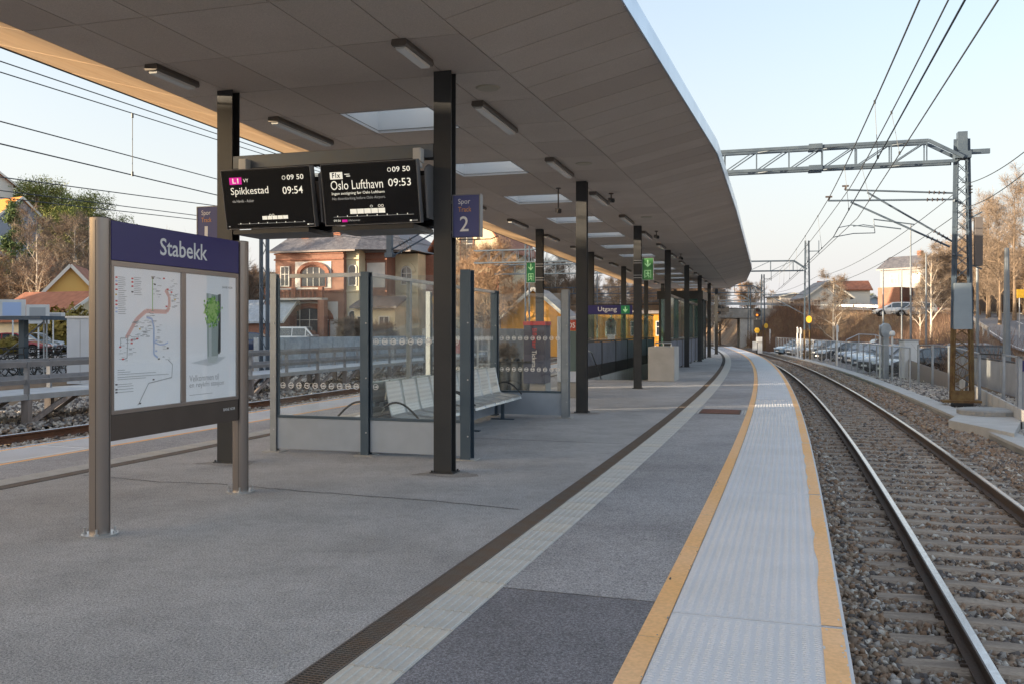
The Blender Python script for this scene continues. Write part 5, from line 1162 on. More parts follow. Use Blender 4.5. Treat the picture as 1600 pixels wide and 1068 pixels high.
# wires
def wire(pts, r, label, sag=0.0, nm='overhead_wire', cat='overhead wire', grp=None, seg=14):
    mb = MB(); P_ = []
    for a, b in zip(pts[:-1], pts[1:]):
        a = Vector(a); b = Vector(b)
        for k in range(seg): t = k/seg; p = a.lerp(b, t); p.z -= sag*4*t*(1-t)*(b-a).length/50; P_.append(p)
    P_.append(Vector(pts[-1])); mb.tube(P_, r, 5); o = obj(nm, mb, M['wire']); return tag(o, label, cat, grp)
def trackpt(l, off, z): p = C(l, off); return Vector((p.x, p.y, z))
def ext(a, b, k): a = Vector(a); b = Vector(b); return a+(b-a)*k
M1b = PD(1294, 312, 26.4); M2b = PD(1328, 294, 26.4); C1b = PD(1302, 371, 26.4); C2b = PD(1340, 341, 26.4)
M1a = PD(1437, 0, 10.1); M2a = PD(1482, 0, 10.9); C1a = PD(1508, 0, 7.7); C2a = PD(1560, 0, 8.75)
far_c = trackpt(LY(66), 1.7, 4.5); far_m = trackpt(LY(66), 1.8, 5.9); far2c = trackpt(LY(93), 1.7, 4.5); far2m = trackpt(LY(93), 1.7, 5.9)
WG = 'catenary wires over track 2'
wire([ext(M1b, M1a, 2.6), M1a, M1b, far_m, far2m, trackpt(LY(116), 1.7, 5.9)], .012, 'leftmost thin messenger wire over track 2', .25, grp=WG)
wire([ext(M2b, M2a, 2.6), M2a, M2b, far_m+Vector((.5, 0, .2)), far2m+Vector((.3, 0, .1))], .012, 'second messenger wire over track 2 with droppers', .25, grp=WG)
wire([ext(C1b, C1a, 2.2), C1a, C1b, far_c, far2c, trackpt(LY(116), 1.7, 4.5)], .011, 'thick contact wire over track 2 held by the lower steady arm', .05, grp=WG)
wire([ext(C2b, C2a, 2.2), C2a, C2b, far_c+Vector((.4, 0, .25))], .011, 'rightmost contact wire over track 2', .05, grp=WG)
def droppers(ma, mb_, ca, cb, ys, lab):       # plumb droppers between a messenger wire and the contact wire below it
    for y in ys:
        t = (y-ca.y)/(cb.y-ca.y); b = Vector(ca).lerp(Vector(cb), t); tm_ = (y-ma.y)/(mb_.y-ma.y); a = Vector(ma).lerp(Vector(mb_), tm_); a.z -= .25*4*tm_*(1-tm_)*(Vector(mb_)-Vector(ma)).length/50
        if a.z < b.z+.05: continue
        mb = MB(); mb.tube([(a.x, a.y, a.z), b], .005, 4); mb.tube([b+Vector((0, 0, .03)), b-Vector((0, 0, .03))], .018, 6); mb.tube([a+Vector((0, 0, .03)), a-Vector((0, 0, .03))], .018, 6); tag(obj('dropper', mb, M['wire']), lab, 'dropper', 'droppers over track 2')
droppers(M1a, M1b, C1a, C1b, (14.5, 20.5), 'thin plumb dropper over track 2 on the near side of the first gantry'); droppers(M2a, M2b, C2a, C2b, (16.5, 22.5), 'thin plumb dropper over track 2 on the near side of the first gantry')
droppers(M1b, far_m, C1b, far_c, (30, 36, 42, 48, 54, 60), 'thin plumb dropper over track 2 between the first two gantries'); droppers(far_m, far2m, far_c, far2c, (71, 79, 87), 'thin distant dropper beyond the second gantry')
# return wires right side
for i, (a, b, zz) in enumerate((((1511, 287), (1600, 238), 0), ((1511, 324), (1600, 271), 0))):
    A = PD(*a, 26.3); B = PD(*b, 19.5); wire([ext(A, B, 3), B, A, PD(1262+4, 392+i*14+40, 66)+Vector((.5, 0, 0)), PD(1195, 438+i*5+20, 93)], .012, ['upper return wire running right from the near mast', 'lower return wire running right from the near mast'][i], .7, grp='return wires on the mast side')
# wires over track 1 on the left : defined by two seen points each
LWG = 'catenary wires over track 1'
def lwire(u0, v0, d0, u1, v1, d1, r, lab, sag=.0):
    A = PD(u0, v0, d0); B = PD(u1, v1, d1); wire([ext(B, A, 2.0), A, B, ext(A, B, 4.0)], r, lab, sag, grp=LWG)
lwire(0, 96, 13.0, 340, 210, 19.0, .010, 'topmost left overhead wire just below the canopy rim')
lwire(0, 113, 13.2, 340, 219, 19.3, .010, 'second left overhead wire below the canopy rim')
lwire(0, 190, 15.0, 338, 280, 22.5, .012, 'third left overhead wire crossing the sky')
lwire(0, 225, 14.5, 338, 305, 22.0, .013, 'fourth left overhead wire with a dropper')
lwire(0, 277, 21.0, 338, 322, 30.0, .014, 'fifth left overhead wire above the pines')
lwire(0, 298, 20.5, 338, 341, 30.0, .012, 'sixth left overhead wire crossing the pines')
lwire(0, 309, 20.0, 338, 347, 30.0, .012, 'lowest left overhead wire crossing the pines')
mb = MB(); a = PD(207, 181, 15.6); b = PD(207, 272, 15.6); mb.tube([a, b], .007, 5); mb.tube([a+Vector((0, 0, .04)), a-Vector((0, 0, .04))], .02, 6); mb.tube([b+Vector((0, 0, .04)), b-Vector((0, 0, .04))], .02, 6); o = obj('dropper', mb, M['wire']); tag(o, 'single dropper hanging between two left overhead wires', 'dropper')
# left blue grey mast seen over the shelter, its own hanging strut and cross beam wires
def simple_mast(u, d, w_, ztop, label, zb=-.5):
    p = PD(u, HOR, d); o = thing('catenary_mast', label, 'mast', (p.x, p.y, zb), AXROT, 'masts along track 1'); h = ztop-zb
    for sg in (-1, 1): mb = MB(); mb.box(*sorted((sg*w_/2, sg*w_/2-sg*.05)), -.1, .1, 0, h); obj('leg', mb, M['mast'], o)
    n = int(h/.45)
    for i in range(n): z0 = i*h/n; z1 = (i+1)*h/n; a = 1 if i % 2 else -1; mb = MB(); mb.bar((a*w_/2*.8, -.09, z0), (-a*w_/2*.8, -.09, z1), .03, .02); obj('brace', mb, M['mast'], o)
    return o
simple_mast(413, 33, .32, 8.0, 'blue grey lattice mast left of the shelter')
simple_mast(824, 58, .32, 7.5, 'slim lattice mast seen between the columns above the stairs')
simple_mast(930, 75, .40, 7.0, 'distant lattice mast behind the stair parapet')
hg = thing('hanging_strut', 'blue grey strut hanging from a gantry with two slanted insulator arms', 'cantilever arm', PD(609, 400, 30), AXROT)
mb = MB(); mb.box(-.09, .09, -.09, .09, .1, 4); mb.box(-.14, .14, -.14, .14, -.05, .1); obj('post', mb, M['mast'], hg)
for dz in (0, .25):
    mb = MB(); mb.tube([(.05, 0, dz-.05), (1.6, .4, dz+.85)], .03, 6); obj('arm', mb, M['mast'], hg); mb = MB(); insul(mb, (.3, .08, dz+.1), (.75, .18, dz+.35), 4, .07); obj('insulator', mb, M['insul'], hg)
pb2 = thing('portal_beam', 'portal beam seen over the yellow shed between the columns', 'gantry beam', PD(930, 405, 62), AXROT); gbeam(pb2, 9, -.1, .8, .2, -3, 10, .9)
# ============================================================ SIGNALS
def signal(u, v, d, label, side_arm=False, zfoot=-.7, lit=(1, .2, .02)):
    p = PD(u, v, d); o = thing('railway_signal', label, 'railway signal', (p.x, p.y, zfoot), AXROT); z = p.z-zfoot
    mb = MB(); mb.prism([(.38*math.cos(a), z+.52*math.sin(a)+0) for a in np.linspace(0, 2*math.pi, 21)[:-1]], 'y', -.02, .03); obj('backplate', mb, M['blackplastic'], o)
    for k, c in enumerate(((.25), (-.22))):
        mb = MB(); mb.tube([(0, -.02, z+c), (0, -.30, z+c)], .12, 14, cap=False); obj('hood', mb, M['blackplastic'], o)
        mb = MB(); mb.disc((0, -.03, z+c), (0, -1, 0), .10); obj('lens', mb, mat('signal_lens_%d' % k, (.3, .03, .01), .3, emit=((lit, .55) if k == 1 else None)), o)
    return o, z
sg, z = signal(1183, 489, 88, 'railway signal glowing orange red beside the third mast')
mb = MB(); mb.tube([(0, .1, 0), (0, .1, z+.3)], .08, 8); obj('pole', mb, M['blackplastic'], sg)
mb = MB(); mb.box(-.35, .35, -.05, .06, z-1.9, z-.7); obj('lower_plate', mb, M['blackplastic'], sg)
mb = MB(); mb.prism([(-.15, z-2.0), (.15, z-2.0), (.28, z-1.75), (.15, z-1.5), (-.15, z-1.5), (-.28, z-1.75)], 'y', -.1, -.055); obj('yellow_plate', mb, M['signyellow'], sg)
mb = MB(); mb.box(-.1, .5, -.2, .2, z-2.9, z-2.4); mb.box(-.45, .0, -.15, .2, z-3.7, z-2.85); mb.box(.05, .5, -.15, .2, z-4.0, z-2.95); obj('equipment_box', mb, M['white'], sg)
sg2, z = signal(1120, 484, 70, 'dark signal with orange lamp hanging by the canopy end', lit=(1, .35, .02), zfoot=0)
mb = MB(); mb.tube([(0, .12, z+.2), (0, .12, 4.0), (-.6, .12, 4.0)], .05, 8); mb.box(.4, .95, 0, .1, z-.2, z+.25); mb.box(-.5, .3, 0, .08, z-.95, z-.62); obj('bracket', mb, M['blackplastic'], sg2)
mb = MB(); mb.tube([(-.6, .12, 0), (-.6, .12, 4.0)], .07, 8); obj('pole', mb, M['col'], sg2)
o, z = signal(955, 506, 72, 'dark railway signal behind the stair parapet for track 1', zfoot=-.5, lit=(.0, .0, .0)); mb = MB(); mb.tube([(0, .1, 0), (0, .1, z+.8)], .07, 8); mb.prism([(.32*math.cos(a)+.0, z+1.0+.32*math.sin(a)) for a in np.linspace(0, 6.28, 17)[:-1]], 'y', -.03, .03); obj('pole', mb, M['blackplastic'], o); mb = MB(); mb.box(-.3, .3, -.05, .03, z-1.3, z-.85); obj('plate', mb, M['white'], o)
# ============================================================ RIGHT SIDE FURNITURE
def gz(u, v, z=-.72): return G(u, v, z)
# wire fence along car park
fn = thing('wire_fence', 'long wire fence of thin white posts between track 2 and the car park', 'fence')
FO = 5.05; l = LY(36.5); prev = None; k = 0; rails = MB(); wires = MB(); pts = []
while l < LY(92):
    p = C(l, FO-.012*(l-36)); lean = random.uniform(-.05, .05); h = 1.65; top = Vector((p.x+lean*.6, p.y+lean, -.72+h)); mb = MB(); mb.tube([(p.x, p.y, -.75), top], .036, 6); obj('fence_post', mb, M['fence'], fn); pts.append((Vector((p.x, p.y, -.72)), top)); l += 2.0
for (a, b), (c, d) in zip(pts[:-1], pts[1:]):
    mb = MB(); mb.tube([b, d], .026, 6); obj('top_rail', mb, M['fence'], fn)
    for q in np.linspace(.05, .92, 13): wires.bar(a.lerp(b, q), c.lerp(d, q), .0018, .0018)
    for q in np.linspace(.05, .95, 20): wires.bar(a.lerp(c, q), b.lerp(d, q), .0018, .0018)
stuff('wire_mesh', wires, M['fence'], fn)
# board ramp wall
rw = thing('board_wall', 'low grey weathered board wall sloping beside the near mast', 'wall')
w0 = gz(1418, 592); w1 = gz(1488, 609); 
def boardwall(a, b, za, zb, par, m, bw=.2, nm='board', z0=-.75, th=.025):
    a = Vector(a); b = Vector(b); L = (b-a).length; n = int(L/bw); d = (b-a).normalized(); rot = math.atan2(-d.x, d.y)
    for i in range(n):
        t = (i+.5)/n; p = a.lerp(b, t); mb = MB(); mb.box(-th+random.uniform(-.004, .004), th, -bw/2+.008, bw/2-.008, 0, za+(zb-za)*t-z0); obj(nm, mb, m, par, loc=(p.x, p.y, z0), rotz=rot)
boardwall(w0, w1, .25, -.12, rw, M['wood_grey'], .22)
w2 = gz(1500, 612); w3 = gz(1600, 672); boardwall(w2, w3, -.18, -.25, rw, M['concrete_light'], 1.2, 'concrete_panel')
# grey ramp parapet behind
rp = thing('ramp_parapet', 'pale grey ramp parapet with dark top rail and white posts behind the near mast', 'parapet')
a = Vector((20.5, 40.5, 0)); b = Vector((14.9, 22.0, 0)); M['palepanel'] = mat('pale_grey_panel', (.34, .35, .37), .5, var=.3, vs=1.5)
n = 9
for i in range(n):
    p = a.lerp(b, i/n); q = a.lerp(b, (i+1)/n); mb = MB(); d = (q-p).normalized(); zt = lambda t: .55+.05*t
    mb.bar((p+d*.03+Vector((0, 0, -.1))), (q-d*.03+Vector((0, 0, -.1))), .03, 1.15); obj('panel', mb, M['palepanel'], rp)
    mb = MB(); mb.bar(p+Vector((0, 0, .52)), q+Vector((0, 0, .52)), .06, .05); obj('top_rail', mb, M['col'], rp)
    mb = MB(); mb.tube([(p.x, p.y, -.75), (p.x, p.y, .55)], .035, 8); obj('post', mb, M['fence'], rp)
# free white posts and rails near mast
PG = 'white fence posts by the near mast'
wf = thing('rail_fence', 'open white rail fence in front of the ramp right of the near mast', 'fence'); lastp = None
for (u, vb, vt) in ((1435, 601, 538), (1457, 605, 538), (1483, 611, 540), (1530, 636, 551), (1568, 640, 553), (1590, 664, 556), (1640, 700, 560)):
    p = gz(u, vb, -.72); h = (vb-vt)*p.y/F; mb = MB(); mb.box(p.x-.035, p.x+.035, p.y-.035, p.y+.035, -.75, -.72+h); obj('post', mb, M['fence'], wf); tp = Vector((p.x, p.y, -.72+h-.02))
    if lastp: mb = MB(); mb.bar(lastp, tp, .04, .04); obj('top_rail', mb, M['fence'] if u < 1600 and u != 1568 else M['col'], wf)
    lastp = tp
# slab by the mast
sb = thing('concrete_slab', 'stepped pale concrete slab at the foot of the near mast', 'slab', (0, 0, 0))
a = gz(1490, 655, -.5); b = gz(1590, 672, -.5); mb = MB()
pp = [gz(1482, 655, -.52), gz(1585, 676, -.52), gz(1598, 652, -.52), gz(1508, 640, -.52)]; mb.add([(q.x, q.y, -.9) for q in pp]+[(q.x, q.y, -.52) for q in pp], [(0, 1, 2, 3), (4, 5, 6, 7), (0, 1, 5, 4), (1, 2, 6, 5), (2, 3, 7, 6), (3, 0, 4, 7)]); obj('lower_slab', mb, M['concrete_light'], sb, bevel=.01)
p = gz(1545, 642, -.45); mb = MB(); mb.lathe([(.75, 0), (.75, .10), (.70, .13), (.2, .13)], (p.x, p.y, -.515), 20); obj('upper_slab', mb, M['concrete'], sb)
# leaning bar, info panel at the right edge
p = gz(1552, 640); mb = MB(); mb.bar((p.x-.2, p.y+1.2, -.7), (p.x+.4, p.y+2.2, .6), .08, .08); tag(obj('leaning_pole', mb, M['col']), 'dark pole leaning against the pale ramp parapet', 'pole')
pn = thing('notice_panel', 'grey panel with navy header and red notice at the right picture edge', 'notice board', (gz(1612, 668).x, gz(1612, 668).y, -.72), AXROT)
mb = MB(); mb.box(-.2, .9, -.02, .02, .0, 1.35); obj('panel', mb, M['palepanel'], pn); mb = MB(); mb.box(-.2, .9, -.03, .03, 1.355, 1.62); obj('header', mb, M['navy'], pn); mb = MB(); mb.box(-.02, .5, -.032, -.021, .85, 1.25); obj('red_notice', mb, M['red'], pn)
for x in (-.25, .95): mb = MB(); mb.box(x-.04, x+.04, -.04, .04, 0, 1.7); obj('post', mb, M['fence'], pn)
# grey control post with round head, short white pipes, cabinet
def at(u, v, z=-.72): p = G(u, v, z); return (p.x, p.y, z)
cp = thing('control_post', 'thick grey post with a round disc head beside the fence', 'post', at(1383, 593)); mb = MB(); mb.prism([(-.13, 0), (.13, 0), (.13, 2.15), (-.13, 2.15)], 'y', -.13, .13); obj('post', mb, M['galv'], cp, bevel=.01)
mb = MB(); mb.prism([(.25*math.cos(a), 2.33+.36*math.sin(a)) for a in np.linspace(0, 2*math.pi, 21)[:-1]], 'y', -.15, .1); obj('round_head', mb, M['galv'], cp)
wp = thing('pipe_post', 'short white pipe with a round lamp right of the grey control post', 'post', at(1394, 594)); mb = MB(); mb.tube([(0, 0, 0), (0, 0, 2.05)], .05, 8); obj('pipe', mb, M['white'], wp); mb = MB(); mb.lathe([(.02, 2.05), (.12, 2.1), (.14, 2.2), (.1, 2.3), (.02, 2.33)], n=12); obj('lamp_head', mb, M['white'], wp, smooth=True)
wp = thing('pipe_post', 'plain tall white pipe left of the grey control post', 'post', at(1375, 592)); mb = MB(); mb.tube([(0, 0, 0), (0, 0, 2.6)], .05, 8); obj('pipe', mb, M['white'], wp)
for i, (u, vb, vt, lab) in enumerate(((1308, 572, 507, 'tall pale pipe with a small plate by the fence bend'), (1246, 560, 511, 'thin pale pole left of the second mast'), (1251, 562, 512, 'thin pale pole beside the second mast'), (1203, 548, 514, 'small orange white post by the third mast'))):
    b_ = at(u, vb); h = (vb-vt)*b_[1]/F; o = thing('marker_pole', lab, 'pole', b_); mb = MB(); mb.tube([(0, 0, 0), (0, 0, h)], .06, 8); obj('pole', mb, M['white'], o); mb = MB(); mb.box(-.08, .08, -.08, -.06, h-.5, h-.1); obj('plate', mb, M['white'], o)
cab = thing('cabinet', 'pale grey electrical cabinet beside the board wall', 'cabinet', at(1420, 592), .1); mb = MB(); mb.box(-.36, .36, -.25, .25, 0, 1.85); obj('body', mb, M['white'], cab, bevel=.01); mb = MB(); mb.box(-.39, .39, -.28, .28, 1.85, 1.9); obj('lid', mb, M['fence'], cab); mb = MB(); mb.box(-.18, .33, -.262, -.251, .08, 1.75); d_ = obj('door', mb, M['white'], cab); mb = MB(); mb.box(-.15, -.12, -.28, -.262, .9, 1.0); obj('handle', mb, M['col'], d_)
# ramp handrail seen above the fence
rh = thing('ramp_rail', 'small pale ramp handrail above the car park fence', 'handrail'); A = PD(1322, 531, 58); B = PD(1342, 522, 58); D_ = PD(1368, 523, 58); E_ = PD(1385, 530, 58)
mb = MB(); mb.tube([A, B, D_, E_], .035, 6); obj('handrail', mb, M['fence'], rh)
for q in (A, B, D_, E_): mb = MB(); mb.tube([q, (q.x, q.y, -.7)], .03, 6); obj('post', mb, M['fence'], rh)
# street poles
def lamp_pole(u, d, ztop, label, r=.06, arm=0, zb=None):
    p = PD(u, HOR, d); z0 = hz(p.x, p.y)-.1 if zb is None else zb; o = thing('street_pole', label, 'pole', (p.x, p.y, z0)); mb = MB(); mb.tube([(0, 0, 0), (0, 0, ztop-z0)], [r*1.3, r*.7], 8); obj('pole', mb, M['poles'], o, smooth=True)
    if arm: mb = MB(); mb.tube([(0, 0, ztop-z0-.1), (-.5*arm, 0, ztop-z0+.15), (-1.2*arm, 0, ztop-z0+.2)], .035, 6); obj('lamp_arm', mb, M['fence'], o); mb = MB(); mb.box(*sorted((-1.1*arm, -1.9*arm)), -.12, .12, ztop-z0+.14, ztop-z0+.24); obj('lamp_head', mb, M['mast'], o)
    return o
lamp_pole(1380, 62, 6.0, 'thin grey lamp pole left of the white house'); lamp_pole(1409, 66, 6.2, 'thin lamp pole in front of the white house', .05); lamp_pole(1423, 60, 8.9, 'tall pale pole against the white house', .06); lamp_pole(1447, 58, 6.7, 'grey pole by the birch on the bank', .06)
lamp_pole(1527, 44, 6.8, 'grey lamp pole just right of the near mast', .07); lamp_pole(1573, 36, 5.0, 'double grey pole near the right edge', .13); 
ys_ = thing('bus_stop_sign', 'yellow sign on a thin post at the right edge above the road', 'sign', (PD(1594, HOR, 62).x, 62, hz(PD(1594, HOR, 62).x, 62))); zz = PD(1594, 459, 62).z-ys_.location.z; mb = MB(); mb.tube([(-.05, 0, 0), (-.05, 0, zz+.3)], .04, 6); obj('post', mb, M['fence'], ys_); mb = MB(); mb.box(-.25, .6, -.05, -.01, zz-.3, zz+.3); obj('sign_plate', mb, M['signyellow'], ys_)
# ============================================================ CARS
def wheel_parts(par, x, y, r, w_):
    sg = 1 if x > 0 else -1
    mb = MB(); n = 24; pr = [(-w_/2, r*.66), (-w_/2, r*.93), (-w_/2+.03, r), (w_/2-.03, r), (w_/2, r*.93), (w_/2, r*.66)]
    for k in range(n):
        a = 2*math.pi*k/n
        for q, rr in pr: mb.v.append((x+q, y+rr*math.cos(a), r+rr*math.sin(a)))
    m = len(pr)
    for k in range(n):
        for j in range(m-1): mb.f.append([k*m+j, k*m+j+1, ((k+1) % n)*m+j+1, ((k+1) % n)*m+j]); mb.m.append(0)
    wh = obj('wheel', mb, M['tyre'], par, smooth=True)
    mb = MB(); xo = x+sg*w_*.34; mb.tube([(xo-sg*.05, y, r), (xo, y, r)], r*.20, 10)
    for k in range(5):
        a = k*2*math.pi/5+.3; mb.bar((xo-sg*.02, y+r*.1*math.cos(a), r+r*.1*math.sin(a)), (xo-sg*.02, y+r*.64*math.cos(a), r+r*.64*math.sin(a)), .03, .07)
    ring = []
    for k in range(20): a = 2*math.pi*k/20; ring.append((xo-sg*.02, y+r*.64*math.cos(a), r+r*.64*math.sin(a)))
    mb.tube(ring+[ring[0]], .022, 5, cap=False); obj('rim', mb, M['rimm'], wh)
    mb = MB(); mb.tube([(x-.03, y, r), (x+.03, y, r)], r*.62, 16); obj('wheel_disc', mb, M['blackplastic'], wh)
def car(label, loc, rotz, pm_, kind='hatch', group=None, L=4.3, Wd=1.8, H=1.48):
    # length along local y, nose at +y. profile stations: (y, z of belt, half width at belt)
    o = thing('parked_'+('van' if kind == 'van' else 'car'), label, 'van' if kind == 'van' else 'car', loc, rotz, group)
    h = L/2; wd = Wd/2; r = .33; zc = .20
    belt = .92 if kind != 'van' else 1.08; bonnet = .98 if kind == 'van' else .86
    if kind == 'van': gh = [(-h+.03, belt), (-h+.10, H-.08), (-h+.35, H), (h-1.75, H), (h-.95, belt+.02)]
    elif kind == 'wagon': gh = [(-h+.08, belt), (-h+.35, H-.12), (-h+.75, H-.02), (-.2, H), (.35, H-.05), (h-1.15, belt)]
    elif kind == 'sedan': gh = [(-h+.55, belt), (-h+1.15, H-.08), (-.25, H), (.25, H-.05), (h-1.3, belt)]
    else: gh = [(-h+.12, belt), (-h+.45, H-.12), (-.3, H), (.3, H-.05), (h-1.1, belt)]
    # lower body: lofted cross sections
    ys = [-h, -h+.10, -h+.35, -h+.8, -.9, 0, .9, h-.9, h-.5, h-.15, h]; zt = [.70, .86, belt, belt+.01, belt+.01, belt, belt-.01, bonnet+.0, bonnet-.05, bonnet-.17, .58]
    wf = [.80, .92, .98, 1, 1, 1, 1, .99, .95, .86, .70]; zb = [.34, .26, .22, .2, .2, .2, .2, .2, .22, .26, .32]; mb = MB(); m = 10
    def arch(y):    # lift the sill over the wheels
        for yc in (-h+.85, h-.85):
            d = abs(y-yc)
            if d < .40: return math.sqrt(max(0, .40**2-d*d))+r-.02
        return None
    yy = []
    for a, b in zip(ys[:-1], ys[1:]):
        n = max(1, int((b-a)/.10)); yy += [a+(b-a)*k/n for k in range(n)]
    yy.append(h)
    for y in yy:
        t = float(np.interp(y, ys, zt)); wv = float(np.interp(y, ys, wf))*wd; b_ = float(np.interp(y, ys, zb)); ar = arch(y); bb = max(b_, ar) if ar else b_; mid = max(bb+.02, .55)
        mb.v += [(-wv*.93, y, bb), (-wv, y, mid), (-wv*.995, y, max(mid+.01, t-.12)), (-wv*.95, y, t), (-wv*.5, y, t+.025), (wv*.5, y, t+.025), (wv*.95, y, t), (wv*.995, y, max(mid+.01, t-.12)), (wv, y, mid), (wv*.93, y, bb)]
    for i in range(len(yy)-1):
        for k in range(m-1): mb.f.append([i*m+k, i*m+k+1, (i+1)*m+k+1, (i+1)*m+k]); mb.m.append(0)
    mb.f += [list(range(m)), [(len(yy)-1)*m+k for k in range(m)]]; mb.m += [0, 0]; body = obj('body', mb, pm_, o, smooth=35)
    mb = MB(); mb.box(-wd*.88, wd*.88, -h+.25, h-.25, .2, .50); obj('underbody', mb, M['blackplastic'], o)
    # greenhouse : tapered
    top = [p for p in gh if p[1] > belt+.1]; mb = MB(); wr = wd*.76; wbk = wd*.94
    rows = [(y, z, wbk+(wr-wbk)*(z-belt)/(H-belt)) for y, z in gh]
    n = len(rows); vs = []
    for y, z, ww in rows: vs += [(-ww, y, z), (ww, y, z)]
    fs = [(2*i, 2*i+1, 2*i+3, 2*i+2) for i in range(n-1)]+[tuple(2*i for i in range(n)), tuple(2*i+1 for i in range(n))]
    mb.add(vs, fs); obj('roof', mb, pm_, o, smooth=20, bevel=.03)
    # side glass
    def insidepoly(ins):
        c = (sum(p[0] for p in gh)/n, (belt+H)/2); return [(c[0]+(y-c[0])*ins, belt+.04+(z-belt)*(.80)) for y, z in gh]
    gp = insidepoly(.93)
    def side_win(poly, sg):
        mb = MB(); mb.add([(sg*((wbk+(wr-wbk)*(z-belt)/(H-belt))+.008), y, z) for y, z in poly], [tuple(range(len(poly)))]); obj('side_window', mb, M['carglass'], o)
    ysplit = [gp[0][0]-.1] + ([-.6, .45] if kind != 'van' else [-.55, .75]) + [gp[-1][0]+.1]
    def clip(poly, lo, hi):
        def cl(p, f, k):
            out = []
            for i in range(len(p)):
                a, b = p[i], p[(i+1) % len(p)]; fa, fb = f(a), f(b)
                if fa: out.append(a)
                if fa != fb: t = (k-a[0])/(b[0]-a[0]); out.append((k, a[1]+(b[1]-a[1])*t))
            return out
        q = cl(poly, lambda a: a[0] > lo, lo); return cl(q, lambda a: a[0] < hi, hi) if q else q
    for a, b in zip(ysplit[:-1], ysplit[1:]):
        q = clip(gp, a+.04, b-.04)
        if len(q) > 2:
            for sg in (-1, 1): side_win(q, sg)
    # windscreens
    for nm, (p, q) in (('rear_window', (rows[0], rows[1])), ('windscreen', (rows[-1], rows[-2]))):
        A = Vector((0, p[0], p[1])); B = Vector((0, q[0], q[1])); d = (B-A); up = Vector((0, -d.z, d.y)).normalized(); up = up if up.z > 0 else -up; off = up*.035
        a = A+d*.12+off; b = A+d*.9+off; wa = p[2]*.9; wb_ = q[2]*.9; mb = MB(); mb.add([(-wa, a.y, a.z), (wa, a.y, a.z), (wb_, b.y, b.z), (-wb_, b.y, b.z)], [(0, 1, 2, 3)]); obj(nm, mb, M['carglass'], o)
    for x in (-wd+.10, wd-.10):
        for y in (-h+.85, h-.85): wheel_parts(o, x, y, r, .2)
    for sg in (-1, 1):
        mb = MB(); mb.box(*sorted((sg*(wd*.55), sg*wd*.86)), h-.22, h-.03, .60, .72); obj('headlight', mb, M['headl'], o, bevel=.02)
        mb = MB(); mb.box(*sorted((sg*(wd*.62), sg*wd*.93)), -h+.0, -h+.12, .70, .88 if kind != 'van' else 1.1); obj('tail_light', mb, M['tail'], o, bevel=.02)
        mb = MB(); mb.box(*sorted((sg*(wd*.98), sg*(wd+.17))), h-1.45, h-1.30, belt, belt+.14); obj('mirror', mb, pm_, o, bevel=.03)
        for y in (-.1, .8 if kind == 'van' else -.95): mb = MB(); mb.box(*sorted((sg*wd, sg*(wd+.025))), y, y+.15, belt-.14, belt-.11); obj('door_handle', mb, M['blackplastic'], o)
        for y in (-.62, .42): mb = MB(); mb.box(*sorted((sg*(wd-.02), sg*(wd+.004))), y, y+.012, .35, belt-.02); obj('door_gap', mb, M['black'], o)
    mb = MB(); mb.box(-.4, .4, h-.06, h+.0, .42, .58); obj('grille', mb, M['blackplastic'], o)
    mb = MB(); mb.box(-.26, .26, -h-.012, -h+.02, .60, .71); mb.box(-.26, .26, h-.01, h+.02, .36, .46); obj('number_plate', mb, M['lett'], o)
    return o
GC = 'cars parked in the car park'; zc = -.69
def carat(u, d, rot, *a, **k):
    x = (u-800)/F*d+1.5; return lambda label, p, kind='hatch', **kk: car(label, (x, d, zc), rot, PAINT[p], kind, GC, **kk)
RT = AXROT
carat(1392, 45, RT+R(118))('dark estate car with pale bonnet nosed up to the grey control post', 'black', 'wagon', L=4.6)
carat(1456, 44.5, RT+R(95))('black estate car behind the fence right of the electrical cabinet', 'black', 'wagon', L=4.7, H=1.6)
carat(1452, 51.5, RT+R(85))('pale silver car with glossy roof behind the black estate', 'silver', 'wagon', L=4.5, H=1.62)
carat(1362, 49, RT+R(118))('dark red and black car third from the control post', 'grey', 'hatch')
carat(1350, 53.5, RT+R(118))('silver blue hatchback parked between two dark cars', 'lightblue', 'hatch')
carat(1338, 58, RT+R(118))('white hatchback at the middle of the parked row', 'silver', 'hatch')
carat(1322, 63, RT+R(118))('dark blue car further along the row behind the fence', 'darkblue', 'hatch')
carat(1290, 68, RT+R(118))('black estate car just right of the second mast', 'black', 'wagon', L=4.7)
carat(1262, 76, RT+R(118))('grey car half hidden by the second mast', 'grey', 'hatch')
carat(1240, 80, RT+R(118))('silver car left of the second mast behind the fence', 'silver', 'wagon')
carat(1222, 84, RT+R(118))('pale car at the far end of the car park', 'lightblue', 'hatch')
carat(1425, 58, RT+R(85))('dark car at the back of the car park by the bank', 'darkblue', 'hatch')
carat(1345, 69, RT+R(100))('black van like car at the back row', 'black', 'wagon', H=1.7)
# cars up on the road by the white house
for (x, y, col, kd, lab, rr) in ((1398, 101, 'white', 'wagon', 'white estate car parked up on the road by the white house', 0), (1429, 99, 'silver', 'hatch', 'silver car parked on the road behind the bank poles', 0)):
    p = PD(x, HOR, y); z = float(np.interp(y, RA[::-1, 1], RA[::-1, 2])); zq = PD(x, 494, y).z; car(lab, (p.x, p.y, zq), R(75), PAINT[col], kd, 'cars up on the road', L=4.7, H=1.6)
    
